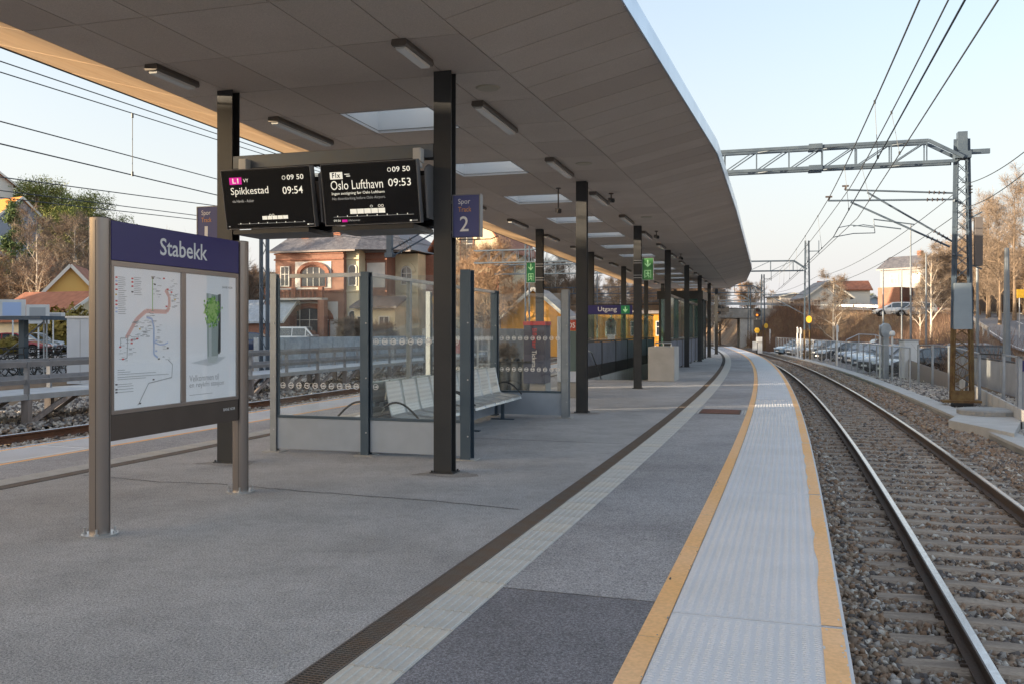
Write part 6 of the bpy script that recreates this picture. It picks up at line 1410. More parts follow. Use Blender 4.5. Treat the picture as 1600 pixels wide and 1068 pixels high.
# white van and cars on left
vp = PD(470, HOR, 82); car('white van with dark side windows parked before the brick station house', (vp.x, vp.y, .02), R(-97), PAINT['white'], 'van', None, L=4.95, Wd=1.9, H=1.97)
GL = 'cars on the left street'
for (u, d, p_, kd, lab, rot) in ((42, 62, 'lightblue', 'hatch', 'blue hatchback parked in the left street behind the bicycle shelter', -80), (25, 58, 'red', 'hatch', 'dark red car behind the bicycles in the left street', -80), (400, 66, 'darkblue', 'hatch', 'dark blue car glimpsed beside the info board', -85), (68, 66, 'silver', 'sedan', 'silver car in the left street beside the bicycle stand post', -80)):
    q = PD(u, HOR, d); car(lab, (q.x, q.y, .02), R(rot), PAINT[p_], kd, GL)
# ============================================================ BICYCLES
def bike_parts(o, fr, seat_m):
    r = .34
    def ring(y, rad, m, nm, par):
        pts = [(0, y+rad*math.cos(a), r+rad*math.sin(a)) for a in np.linspace(0, 2*math.pi, 25)]; mb = MB(); mb.tube(pts, .018, 5, cap=False); return obj(nm, mb, m, par, smooth=True)
    for y in (-.52, .52):
        w_ = ring(y, r-.02, M['tyre'], 'wheel', o); mb = MB()
        for k in range(10): a = k*math.pi/5; mb.bar((0, y, r), (0, y+.31*math.cos(a), r+.31*math.sin(a)), .004, .004)
        mb.tube([(-.04, y, r), (.04, y, r)], .025, 8); obj('spokes', mb, M['alu'], w_)
    bb = (0, -.08, .30); st = (0, -.22, .78); hd = (0, .36, .82); hb = (0, .40, .66); ra = (0, -.52, r); fa = (0, .52, r)
    mb = MB()
    for a, b in ((bb, st), (st, hd), (bb, hb), (hd, hb), (bb, ra), (ra, st), (hb, fa)): mb.tube([a, b], .018, 6)
    obj('frame', mb, fr, o, smooth=True)
    mb = MB(); mb.tube([hd, (0, .34, .98), (0, .42, 1.02)], .014, 6); mb.tube([(-.29, .28, 1.02), (-.12, .42, 1.03), (.12, .42, 1.03), (.29, .28, 1.02)], .013, 6); obj('handlebar', mb, M['blackplastic'], o, smooth=True)
    mb = MB(); mb.tube([st, (0, -.25, .95)], .014, 6); mb.prism([(-.09, -.38), (.09, -.38), (.03, -.12), (-.03, -.12)], 'z', .94, .99); obj('saddle', mb, seat_m, o, bevel=.01)
    for sg in (-1, 1): mb = MB(); mb.bar((sg*.06, -.08, .30), (sg*.06, -.08+sg*.15, .28), .02, .02); mb.box(*sorted((sg*.06, sg*.16)), -.12+sg*.15, -.04+sg*.15, .265, .285); obj('pedal', mb, M['blackplastic'], o)
    mb = MB(); mb.bar((-.06, -.75, .72), (-.06, -.3, .74), .01, .01); mb.bar((.06, -.75, .72), (.06, -.3, .74), .01, .01); mb.bar((0, -.7, .72), (0, -.52, r), .01, .01); obj('rack', mb, M['blackplastic'], o)
b0 = thing('bicycle', 'black bicycle leaning behind the blue grey shelter post', 'bicycle', PD(66, 590, 30)*1.0, R(-88), 'bicycles parked at the left street'); b0.location.z = 0.02; bike_parts(b0, mat('bike_black', (.02, .02, .02), .3), M['blackplastic'])
blabs = ['black bicycle at the far left edge behind the walkway rail', 'bicycle standing left of the shelter post', 'bicycle with white frame left of the shelter post', 'bicycle right of the shelter post with high saddle', 'bicycle nearest the white cabinet', 'bicycle with dark basket tucked behind the white cabinet edge']
blabs += ['bicycle in the second row behind the shelter post', 'bicycle in the second row left of the cabinet', 'bicycle in the second row at the far left']
for (u, d, a), lb in zip(((4, 30, -84), (22, 29.6, -98), (38, 30.4, -86), (78, 30.6, -95), (92, 30, -80), (100, 31, -100), (50, 32, -70), (84, 32.4, -110), (14, 32, -105)), blabs):
    q = PD(u, HOR, d); copy_tree(b0, (q.x, q.y, .02), R(a), lb)
# bicycle shelter, cabinet
bs = thing('bicycle_shelter', 'flat roofed bicycle shelter with blue grey post at the far left', 'shelter', (PD(0, HOR, 30).x, 30, 0), AXROT)
mb = MB(); mb.box(-6, 2.3, -.6, 2.5, 2.02, 2.08); obj('roof', mb, M['white'], bs); mb = MB(); mb.box(-6, 2.3, -.64, -.6, 1.96, 2.09); mb.box(2.3, 2.34, -.64, 2.5, 1.96, 2.09); obj('roof_edge', mb, M['mast'], bs)
q = PD(44, HOR, 30); lx = (q-Vector(bs.location)).x/math.cos(AXROT)
mb = MB(); mb.box(lx-.11, lx+.11, -.1, .1, 0, 2.02); obj('post', mb, M['shelterpost'], bs)
for x in (lx+.85, lx+.97): mb = MB(); mb.tube([(x, 0, 0), (x, 0, 2.02)], .03, 6); obj('post', mb, M['galv'], bs)
mb = MB(); mb.tube([(lx-1.6, 0, .3), (lx+.85, 0, 1.9)], .025, 6); obj('brace', mb, M['galv'], bs)
M['wcab'] = mat('white_cabinet', (.52, .58, .66), .4, var=.2, vs=1)
kb = thing('equipment_cabinet', 'tall white blue equipment cabinet behind the walkway railing', 'cabinet', (PD(104, HOR, 27.5).x, 27.5, -.05), AXROT)
mb = MB(); mb.box(0, 1.6, 0, 1.2, 0, 2.05); obj('body', mb, M['wcab'], kb, bevel=.015); mb = MB(); mb.box(-.03, 1.63, -.03, 1.23, 2.051, 2.11); obj('lid', mb, M['white'], kb)
for x in (.52, 1.06): mb = MB(); mb.box(x-.006, x+.006, -.004, .01, .05, 2.0); obj('door_gap', mb, M['greyhousing'], kb)
# ============================================================ LEFT WALKWAY
wkl = thing('raised_walkway', 'raised timber and steel walkway with grey railing beyond track 1', 'walkway'); WO = -PW-5.75
mbs_ = np.arange(LY(6), LY(62), 2.2)
for a, b in zip(mbs_[:-1], mbs_[1:]):
    for (o0, z0, h_, t_, m, nm) in ((WO+.0, .17, .12, .10, M['deck'], 'edge_beam'), (WO-1.5, .17, .12, .10, M['deck'], 'edge_beam'), (WO, .50, .10, .06, M['timber_rail'], 'mid_rail'), (WO, .88, .12, .07, M['timber_rail'], 'top_rail'), (WO-1.5, .88, .12, .07, M['timber_rail'], 'top_rail'), (WO-1.5, .50, .10, .06, M['timber_rail'], 'mid_rail')):
        p = C(a, o0); q = C(b-.015, o0); mb = MB(); mb.bar((p.x, p.y, z0), (q.x, q.y, z0), t_, h_); obj(nm, mb, m, wkl)
    p = C(a, WO-.75); q = C(b-.02, WO-.75); mb = MB(); mb.bar((p.x, p.y, .20), (q.x, q.y, .20), 1.4, .05); obj('deck_panel', mb, M['deck'], wkl)
    for o0 in (WO, WO-1.5):
        p = C(a, o0); mb = MB(); mb.box(p.x-.045, p.x+.045, p.y-.045, p.y+.045, .2, .90); obj('rail_post', mb, M['timber_rail'], wkl)
        mb = MB(); mb.box(p.x-.08, p.x+.08, p.y-.08, p.y+.08, -.6, .10); obj('support_post', mb, M['wood_grey'], wkl)
        q = C(a+1.1, o0); mb = MB(); mb.bar((p.x, p.y, -.45), (q.x, q.y, .08), .07, .10); obj('brace', mb, M['wood_grey'], wkl)
# pale low wall behind the walkway
lw = thing('low_wall', 'pale blue white concrete wall below the van, behind the walkway', 'wall'); M['palewall'] = mat('pale_wall', (.46, .52, .58), .7, var=.4, vs=1.2, var2=.3, vs2=6)
a = PD(400, HOR, 37); b = PD(662, HOR, 50); n = 8
for i in range(n): p = a.lerp(b, i/n); q = a.lerp(b, (i+1)/n-.004); mb = MB(); mb.bar((p.x, p.y, .45), (q.x, q.y, .45), .25, 1.65+.1); obj('wall_panel', mb, M['palewall'], lw)
lw2 = thing('retaining_wall', 'sunlit and mossy concrete retaining wall below the yellow shed', 'wall'); a = PD(662, HOR, 54); b = PD(850, HOR, 62)
for i in range(7): p = a.lerp(b, i/7); q = a.lerp(b, (i+1)/7-.003); mb = MB(); mb.bar((p.x, p.y, .6), (q.x, q.y, .6), .3, 2.3); obj('wall_panel', mb, M['concrete'], lw2)
wg = thing('timber_stand', 'small white wooden frame standing beyond track 1 behind the shelter', 'frame', (PD(745, HOR, 34).x, 34, -.1), .1)
for (x0, x1, z0, z1) in ((0, .07, 0, 1.45), (.43, .50, 0, 1.45), (0, .5, 1.38, 1.45), (0, .5, .9, .96), (0, .5, .4, .46)): mb = MB(); mb.box(x0, x1, -.03, .03, z0, z1); obj('bar', mb, M['white'], wg)
rs = thing('small_red_sign', 'little red and white sign seen through the shelter glass', 'sign', PD(712, 540, 42)); rs.location.z = 0; mb = MB(); mb.box(-.03, .03, -.03, .03, 0, 1.0); obj('post', mb, M['white'], rs); mb = MB(); mb.box(-.3, .3, -.05, -.03, .55, 1.15); obj('plate', mb, M['red'], rs)
# ============================================================ BUILDINGS
def window(par, T, w_, h_, fm, arch=0, mull=1, trim=None):
    # T: 4x4, window plane in local xz facing -y, origin bottom centre
    def mk(nm, mb, m, p): me = mb.mesh(nm, m); me.transform(T); return obj(nm, me, None, p)
    def outline(ex): 
        a, b = w_/2+ex, h_+ex; pts = [(-a, -ex), (a, -ex)]
        if arch: pts += [(a*math.cos(t), (b-arch)+(arch)*math.sin(t)) for t in np.linspace(0, math.pi, 9)]
        else: pts += [(a, b), (-a, b)]
        return pts
    mb = MB(); mb.prism(outline(0), 'y', -.02, .0); f = mk('window', mb, M['win'], par)
    mb = MB(); o1 = outline(.0); o2 = outline(.09); n = len(o1); vs = [(a, -.07, b) for a, b in o1]+[(a, -.07, b) for a, b in o2]+[(a, .0, b) for a, b in o2]+[(a, -.021, b) for a, b in o1]
    mb.add(vs, [(i, (i+1) % n, n+(i+1) % n, n+i) for i in range(n)]+[(n+i, n+(i+1) % n, 2*n+(i+1) % n, 2*n+i) for i in range(n)]+[(3*n+i, 3*n+(i+1) % n, (i+1) % n, i) for i in range(n)]); mk('frame', mb, fm, f)
    mb = MB()
    for k in range(mull): x = -w_/2+w_*(k+1)/(mull+1); mb.box(x-.035, x+.035, -.055, -.02, 0, h_-(.05 if not arch else arch*.1))
    mb.box(-w_/2, w_/2, -.05, -.02, h_*.6, h_*.6+.06); mk('mullion', mb, M['frame_white'], f)
    if trim:
        mb = MB(); a = w_/2+.12; pts = [(a*math.cos(t), (h_-arch)+(arch+.12)*math.sin(t)) for t in np.linspace(0, math.pi, 13)]; pts2 = [(x*(1+.35/a), (z-(h_-arch))*(1+.35/(arch+.12))+(h_-arch)) for x, z in pts]; n = len(pts)
        vs = [(x, -.16, z) for x, z in pts]+[(x, -.16, z) for x, z in pts2]+[(x, 0, z) for x, z in pts]+[(x, 0, z) for x, z in pts2]
        mb.add(vs, [(i, i+1, n+i+1, n+i) for i in range(n-1)]+[(2*n+i, 2*n+i+1, i+1, i) for i in range(n-1)]+[(n+i, n+i+1, 3*n+i+1, 3*n+i) for i in range(n-1)]); mk('arch_trim', mb, trim, f)
    return f
def Tm(x, y, z, ang=0): return Matrix.Translation((x, y, z)) @ Matrix.Rotation(ang, 4, 'Z')
sh_ = PD(537, HOR, 84)
bd = thing('station_house', 'old red brick station house with pale render, arches, balcony and slate hip roof', 'building', (sh_.x, sh_.y, 0), AXROT)
RX = math.pi/2
def bx(nm, x0, x1, y0, y1, z0, z1, m, par=None): mb = MB(); mb.box(x0, x1, y0, y1, z0, z1); return obj(nm, mb, m, par or bd)
EV = 9.2
bx('wall', -7.4, 0, 0, 14, 0, EV, M['brick']); 
bx('wall', 1.32, 3.6, 2.0, 14, 0, EV, M['brick']); bx('wall', .001, 1.3, .6, 14, 0, EV+.4, M['cream']); bx('wall', 3.602, 6.0, 4.0, 14, 0, EV, M['cream']); bx('wall', 6.002, 6.9, 6.0, 14, 0, EV, M['brick_frame'])
# render fields, proud of the brick
bx('render_field', -5.2, -1.3, -.05, -.002, 5.7, 8.3, M['cream_shade']); bx('render_field', -7.0, -.6, -.05, -.002, .6, 4.4, M['cream_shade'])
bx('render_field', 1.5, 3.4, 1.94, 1.998, 5.8, 8.2, M['cream_shade'])
for z in (8.45, 5.35, 9.0): bx('cornice', -7.5, .0, -.14, -.06, z, z+.16, M['brick_frame']); bx('cornice', -.05, 1.35, .48, .598, z, z+.16, M['cream']); bx('cornice', 1.36, 3.65, 1.86, 1.938, z, z+.16, M['brick_frame']); bx('cornice', 3.66, 6.05, 3.88, 3.998, z, z+.16, M['cream'])
bx('eave_board', -7.9, 1.4, -.5, -.35, EV-.02, EV+.14, M['wood_grey']); bx('eave_board', 1.4, 6.2, 1.6, 1.75, EV-.02, EV+.14, M['wood_grey'])
window(bd, Tm(-3.2, -.06, 5.9), 2.6, 1.9, M['brick_frame'], arch=.7, mull=3, trim=M['brick_frame'])
window(bd, Tm(-3.6, -.06, .9), 4.2, 2.9, M['brick_frame'], arch=1.1, mull=3, trim=M['brick_frame'])
window(bd, Tm(-6.3, -.06, 6.0), .8, 1.8, M['frame_white'])
window(bd, Tm(.65, .59, 6.0), .7, 1.9, M['frame_white'], arch=.3, mull=0); window(bd, Tm(.65, .59, 1.6), .7, 1.9, M['frame_white'], arch=.3, mull=0)
for z in (6.2, 1.8): window(bd, Tm(4.8, 3.99, z), 1.0, 1.7, M['frame_white'], arch=.5, mull=1, trim=M['cream'])
window(bd, Tm(2.5, 1.99, 1.8), .9, 1.8, M['frame_white'], mull=1)
# balcony
bx('balcony_floor', -7.6, -1.6, -1.3, -.15, 4.55, 4.75, M['cream_shade']); bal = bx('balcony_rail', -7.6, -1.6, -1.3, -1.15, 5.55, 5.68, M['cream_shade'])
for k in range(14): bx('baluster', -7.5+k*.44, -7.34+k*.44, -1.28, -1.18, 4.76, 5.54, M['brick_frame'])
for x in (-7.5, -4.6, -1.75): bx('pillar', x-.22, x+.22, -1.42, -1.0, 4.76, 5.75, M['brick_frame'])
for x in (-7.4, -1.7): bx('pillar', x-.35, x+.35, -1.35, -.65, 0, 4.54, M['brick'])
# roof: hip over main body
def poly(nm, pts, faces, m, par=None, th=None): mb = MB(); mb.add(pts, faces); return obj(nm, mb, m, par or bd)
E = .5; zt = 13.6
rf = poly('roof', [(-7.4-E, -E, EV+.14), (1.4, -E, EV+.14), (6.4, 1.75, EV+.14), (6.4, 14.5, EV+.14), (-7.9, 14.5, EV+.14), (-4.9, 5.2, zt), (.6, 5.6, zt), (.6, 10, zt), (-4.9, 10, zt)],
     [(0, 1, 6, 5), (1, 2, 6), (2, 3, 7, 6), (3, 4, 8, 7), (4, 0, 5, 8), (5, 6, 7, 8), (0, 4, 3, 2, 1)], M['slate'])
for x, y, z in ((-5.0, 1.5, 11.0), (-1.7, 1.9, 11.0)):
    mb = MB(); mb.prism([(y, z-.5), (y+1.6, z+.45), (y+1.6, z+.6), (y-.15, z+.55)], 'x', x-.4, x+.4); dd = obj('roof_light', mb, M['redroof'], rf); mb = MB(); mb.box(x-.28, x+.28, y-.10, y-.02, z-.15, z+.4); obj('pane', mb, M['win'], dd) if False else None
for x, y, h_ in ((-6.0, 3.0, 12.4), (1.0, 8, 14.6)): mb = MB(); mb.box(x-.3, x+.3, y-.3, y+.3, EV, h_); mb.box(x-.38, x+.38, y-.38, y+.38, h_, h_+.2); obj('chimney', mb, M['brick_frame'], rf)
# gabled wing facing the platform end
xa, xb, gy_, gz_, zm = 6.9, 13.6, 6.4, 15.6, 10.2; xm = (xa+xb)/2
mb = MB(); mb.add([(xa, gy_, 0), (xb, gy_, 0), (xb, gy_, zm), (xm, gy_, gz_), (xa, gy_, zm), (xa, 20, 0), (xb, 20, 0), (xb, 20, zm), (xm, 20, gz_), (xa, 20, zm)], [(0, 1, 2, 3, 4), (5, 6, 7, 8, 9), (0, 4, 9, 5), (1, 2, 7, 6)]); obj('gable_wall', mb, M['cream'], bd)
for q0, q1 in ((xa+.01, xa+.6), (xb-.6, xb-.01)): bx('corner_quoin', q0, q1, gy_-.05, gy_-.001, 0, 10.0, M['brick_frame'])
poly('roof', [(xa-.6, gy_-.6, zm-.7), (xm, gy_-.6, gz_+.1), (xb+.6, gy_-.6, zm-.7), (xa-.6, 20, zm-.7), (xm, 20, gz_+.1), (xb+.6, 20, zm-.7), (xa-.6, gy_-.6, zm-.45), (xm, gy_-.6, gz_+.35), (xb+.6, gy_-.6, zm-.45), (xa-.6, 20, zm-.45), (xm, 20, gz_+.35), (xb+.6, 20, zm-.45)], [(6, 7, 10, 9), (7, 8, 11, 10), (0, 1, 4, 3), (1, 2, 5, 4), (0, 1, 7, 6), (1, 2, 8, 7), (0, 3, 9, 6), (2, 5, 11, 8)], M['redroof'])
window(bd, Tm(xm, gy_-.01, 8.6), 1.3, 2.7, M['brick_frame'], arch=.7, mull=1, trim=M['cream'])
for q in (xm-1.9, xm, xm+1.9): window(bd, Tm(q, gy_-.01, 4.9), 1.1, 2.1, M['brick_frame'], arch=.6, mull=1, trim=M['brick_frame']); window(bd, Tm(q, gy_-.01, 1.0), 1.1, 2.3, M['frame_white'], arch=.4, mull=1)
bx('cornice', xa+.61, xb-.61, gy_-.12, gy_-.001, 7.8, 8.0, M['brick_frame']); bx('cornice', xa+.61, xb-.61, gy_-.12, gy_-.001, 4.1, 4.3, M['brick_frame'])
# beige porch annex
bx('annex_wall', 1.4, 5.6, -.6, 1.9, 0, 3.9, M['cream']); poly('annex_roof', [(1.2, -1.2, 3.7), (6.0, -1.2, 3.7), (6.0, 2.0, 4.8), (1.2, 2.0, 4.8), (1.2, -1.2, 3.9), (6.0, -1.2, 3.9), (6.0, 2.0, 5.0), (1.2, 2.0, 5.0)], [(4, 5, 6, 7), (0, 1, 2, 3), (0, 1, 5, 4), (1, 2, 6, 5), (3, 0, 4, 7)], M['slate'])
for q in (2.3, 4.5): window(bd, Tm(q, -.61, 1.0), .9, 1.9, M['frame_white'])
def house(nm, label, loc, rot, w_, l_, ev, rg, wm, rm, wins=(), cat='house', base=-1.5, over=.4, chim=False, ridge='y'):
    o = thing(nm, label, cat, loc, rot); mb = MB(); a, b = w_/2, l_/2
    mb.add([(-a, -b, base), (a, -b, base), (a, b, base), (-a, b, base), (-a, -b, ev), (a, -b, ev), (a, b, ev), (-a, b, ev), (0, -b, rg), (0, b, rg)], [(0, 3, 2, 1), (0, 1, 5, 8, 4), (2, 3, 7, 9, 6), (1, 2, 6, 5), (3, 0, 4, 7)]); obj('wall', mb, wm, o)
    k = over/a*(rg-ev); mb = MB()
    for sg in (-1, 1):
        mb.add([(sg*(a+over), -b-over, ev-k), (0, -b-over, rg), (0, b+over, rg), (sg*(a+over), b+over, ev-k), (sg*(a+over), -b-over, ev-k+.22), (0, -b-over, rg+.22), (0, b+over, rg+.22), (sg*(a+over), b+over, ev-k+.22)], [(0, 1, 2, 3), (4, 5, 6, 7), (0, 1, 5, 4), (1, 2, 6, 5), (2, 3, 7, 6), (3, 0, 4, 7)])
    r_ = obj('roof', mb, rm, o)
    mb = MB()
    for sg in (-1, 1):
        for yb in (-b-over-.03,): mb.bar((sg*(a+over), yb, ev-k+.1), (0, yb, rg+.1), .05, .26)
    obj('barge_board', mb, M['frame_white'], o)
    if chim: mb = MB(); mb.box(a*.3-.3, a*.3+.3, -.3, .3, ev, rg+.9); obj('chimney', mb, M['brick_frame'], r_)
    for (face, q, z, ww, hh) in wins:
        T = {'f': Tm(q, -b-.01, z), 'r': Tm(a+.01, q, z, RX), 'l': Tm(-a-.01, q, z, -RX)}[face]; window(o, T, ww, hh, M['frame_white'])
    return o
# left : yellow house with red roof, houses on the hill
p = PD(124, HOR, 78); house('yellow_house', 'small yellow house with steep gable beside the birch at the left', (p.x, p.y, .0), R(15), 3.8, 6, 5.0, 7.1, mat('yellow_render', (.72, .46, .14), .8), M['redroof'], [('f', -.9, 2.7, .8, 1.4), ('f', .9, 2.7, .8, 1.4)])
p = PD(100, HOR, 72); house('red_roof_house', 'low house with broad red tiled roof in front of the yellow house', (p.x-.3, p.y, .0), R(70), 7, 7, 2.5, 4.6, M['cream'], M['redroof'], [('f', 0, .5, 1.0, 1.1)])
p = PD(-14, HOR, 118); house('hill_house', 'white house with brown roof at the top left picture edge', (p.x-2, p.y, 12), R(60), 6, 7, 9.3, 11.2, M['frame_white'], M['redroof'], [('f', -1.5, 6, 1.2, 1.4)], base=-4)
p = PD(4, HOR, 112); house('hill_house', 'orange roofed blue grey house below the brown roof house on the left hill', (p.x, p.y, 12), R(60), 6, 8, 3.6, 6.2, mat('bluegrey_wall', (.32, .36, .45), .7), mat('orange_roof', (.65, .25, .04), .7), [], base=-6)
p = PD(58, HOR, 140); house('hill_house', 'white villa half hidden behind the pines on the left hill', (p.x, p.y, 15), R(10), 10, 8, 5.0, 7.2, M['frame_white'], M['redroof'], [('f', q, 2.0, 1.1, 1.5) for q in (-3.5, -1.2, 1.2, 3.5)], base=-6)
p = PD(395, HOR, 86); house('grey_shed', 'grey roofed shed left of the brick station house', (p.x, p.y, 0), R(75), 5, 9, 2.6, 4.4, M['brick'], M['palewall'], [])
tw = [(-34, -22, 'pale'), (-22, -8, 'ochre'), (-8, 6.8, 'pale'), (9.2, 13.9, 'brick'), (16.3, 19.0, 'pale'), (21.3, 28.0, 'ochre'), (28.02, 34, 'brick'), (34.02, 46, 'pale')]  # unseen houses added to block the low sun; gaps leave sun streaks
def shade_block(x, y0, y1, h, m, label):
    o = thing('shade_house', label, 'house', (x, (y0+y1)/2, -.1), 0, 'unseen houses added to shade the platform'); l_ = (y1-y0)/2
    mb = MB(); mb.box(-4, 4, -l_, l_, 0, h-.4); obj('wall', mb, m, o); mb = MB(); mb.box(-4.3, 4.3, -l_, l_, h-.398, h); obj('roof', mb, M['slate'], o)
    for z in (1.0, 4.2):
        n = max(2, int(l_*2/2.6))
        for k in range(n): window(o, Tm(4.01, -l_+(k+.5)*2*l_/n, z, RX), 1.0, 1.6, M['frame_white'])
for (y0, y1, k), on_ in zip(tw, ordn): shade_block(-38, y0, y1, 7.24+max(0, .028*(y0+y1)/2), {'pale': M['cream_shade'], 'ochre': M['cream'], 'brick': M['brick']}[k], '%s unseen two storey house added to shade the platform, counted from behind the camera' % on_)
shade_block(-66, 20, 44, 9.0, M['cream_shade'], 'long pale unseen house added to shade the left street'); shade_block(-78, 44.5, 62, 9.5, M['cream'], 'cream unseen house added to shade the left street')  # second unseen row, added to shade the left street
# yellow shed and long ochre building
def board_clad(o, x0, x1, y, z0, z1, m, n): 
    for k in range(n): xx = x0+(x1-x0)*k/n; mb = MB(); mb.box(xx+.01, xx+(x1-x0)/n-.01, y-.03, y, z0, z1); obj('cladding_board', mb, m, o)
p = PD(846, HOR, 76); ysh = house('yellow_shed', 'ochre yellow wooden shed with grey gabled roof behind the stairs', (p.x, p.y, .0), R(-12), 5.6, 7, 2.6, 5.0, M['ochre'], M['wood_grey'], [('f', 0, 1.2, .8, 1.0)], cat='shed', over=.5)
p = PD(970, HOR, 88); oc = thing('ochre_building', 'long ochre wooden railway building seen behind the stair parapet', 'building', (p.x, p.y, 0), R(-10))
mb = MB(); mb.box(-5, 6, 0, 6, -.5, 3.3); obj('wall', mb, M['ochre'], oc); board_clad(oc, -5, 6, -.002, -.4, 3.25, M['ochre'], 44); mb = MB(); mb.box(-5.4, 6.4, -.5, 6.5, 3.3, 3.6); obj('roof', mb, M['wood_grey'], oc)
for x in (-3.5, -1, 1.5, 4): window(oc, Tm(x, -.035, 1.2), .9, 1.3, M['frame_white'])
# right side houses (on the road level beyond the bridge)
zg = lambda u, v, d: PD(u, v, d).z
p = PD(1283, HOR, 150); house('white_house', 'white house with pale gable above the brown bank right of the second mast', (p.x, p.y, zg(0, 487, 150)), R(-5), 7, 9, 2.4, 4.9, M['frame_white'], M['slate'], [('f', -1.8, .6, 1, 1.2), ('f', 1.8, .6, 1, 1.2)], over=.6)
p = PD(1308, HOR, 158); house('white_house', 'white house with red brown roof behind the gabled one', (p.x+1, p.y, zg(0, 487, 158)), R(80), 6, 8, 3.8, 5.3, M['frame_white'], M['redroof'], [('l', 0, 1, 1.2, 1.3), ('r', 0, 1, 1.2, 1.3)], chim=True)
p = PD(1353, HOR, 160); house('blue_house', 'small pale blue house with shallow gable on the skyline', (p.x, p.y, zg(0, 487, 160)), R(0), 6.0, 7, 1.1, 2.6, mat('paleblue_wall', (.45, .55, .66), .7), M['slate'], [('f', 0, .1, .8, .8)])
p = PD(1228, HOR, 170); house('grey_house', 'grey flat house on the skyline left of the second mast', (p.x, p.y, zg(0, 489, 170)), R(5), 5, 7, 3.0, 3.6, M['cream_shade'], M['slate'], [('f', 0, 1, 1.2, 1)])
p = PD(1428, HOR, 118); house('tall_white_house', 'tall white house with brick base and hipped roof on the right hill', (p.x+.4, p.y, zg(0, 490, 118)), R(38), 6.0, 7.0, 6.0, 7.6, mat('grey_white_render', (.30, .30, .31), .8), M['slate'], [('l', 1.5, 4, .9, 1.2), ('l', -1.5, 4, .9, 1.2), ('f', -1.5, 4, .9, 1.2), ('f', 1.2, 4, .9, 1.2), ('f', 0, 1.2, .9, 1.2)], chim=True)
p = PD(1396, HOR, 115.2); hb_ = thing('brick_garage', 'red brick garage at the foot of the tall white house', 'garage', (p.x+.8, p.y, zg(0, 490, 115)), R(38)); mb = MB(); mb.box(-1.8, 1.8, -1, 2, -1.5, 3.4); obj('wall', mb, M['brick'], hb_); mb = MB(); mb.box(-1, 1, -1.05, -1.001, 0, 2.1); obj('door', mb, M['brick_frame'], hb_)
p = PD(1522, HOR, 116); house('villa', 'big orange brown villa half hidden by bare trees on the right hill', (p.x, p.y, zg(0, 446, 116)), R(10), 7.5, 7, 3.6, 5.6, mat('villa_orange', (.42, .33, .26), .8), M['wood_grey'], [('f', q, 1.5, 1.1, 1.6) for q in (-3, -1, 1, 3)], base=-6)
# bridge
br = thing('road_bridge', 'flat concrete road bridge with steel railing crossing the tracks', 'bridge'); A = Vector((-10, 139, 5.2)); B = Vector((40, 128.5, 4.8)); d_ = (B-A).normalized()
mb = MB(); mb.bar(A-Vector((0, 0, .75)), B-Vector((0, 0, .75)), 9.5, 1.3); obj('deck', mb, M['concrete'], br)
n_ = Vector((d_.y, -d_.x, 0))
for k in range(24): p = A.lerp(B, k/24)+n_*4.4; mb = MB(); mb.box(p.x-.05, p.x+.05, p.y-.05, p.y+.05, p.z-.1, p.z+1.2); obj('railing_post', mb, M['fence'], br)
for z in (.45, .8, 1.15): mb = MB(); mb.bar(A+n_*4.4+Vector((0, 0, z)), B+n_*4.4+Vector((0, 0, z)), .05, .06); obj('railing_rail', mb, M['fence'], br)
for q, wd_ in ((37, 5), (22.5, 3)): p = A+d_*(q+10 if q > 30 else q); mb = MB(); mb.obox(p-Vector((0, 0, 3.6)), (wd_/2, 4.5, 2.4), Matrix.Rotation(math.atan2(d_.y, d_.x), 3, 'Z')); obj('abutment', mb, M['concrete_light'], br)
# guard rail along the road
gr = thing('guard_rail', 'low pale guard rail along the raised road above the car park', 'guard rail'); pv = None
for i, p in enumerate(ROAD):
    if p.y < 60 or p.y > 131 or p.x < 24: continue
    q = ROAD[min(i+1, len(ROAD)-1)]-ROAD[i-1]; n = Vector((q.y, -q.x, 0)).normalized(); c = p+n*4.0
    if i % 2 == 0 or pv is None:
        mb = MB(); mb.box(c.x-.06, c.x+.06, c.y-.06, c.y+.06, c.z-.5, c.z+.7); obj('post', mb, M['galv'], gr)
        if pv: mb = MB(); mb.bar(pv+Vector((0, 0, .6)), c+Vector((0, 0, .6)), .06, .3); obj('beam', mb, M['galv'], gr)
        pv = c
# left street signs on poles
for (u, v, d, w_, h_, m, lab) in ((20, 483, 46, .7, .5, 'blue', 'pale blue board above the bicycle shelter'), (60, 491, 46, .6, .5, 'white', 'white framed board above the bicycle shelter'), (83, 494, 50, .7, .2, 'white', 'flat white street board beside the red roofed house')):
    p = PD(u, v, d); o = thing('street_board', lab, 'sign', (p.x, p.y, 0)); mb = MB(); mb.tube([(0, 0, 0), (0, 0, p.z)], .04, 6); obj('post', mb, M['white'], o); mb = MB(); mb.box(-w_, w_, -.08, -.03, p.z-h_, p.z+h_); obj('board', mb, M['white'], o); mb = MB(); mb.box(-w_*.7, w_*.7, -.09, -.081, p.z-h_*.7, p.z+h_*.7); obj('print', mb, PR['blue'] if m == 'blue' else PR['grey'], o)

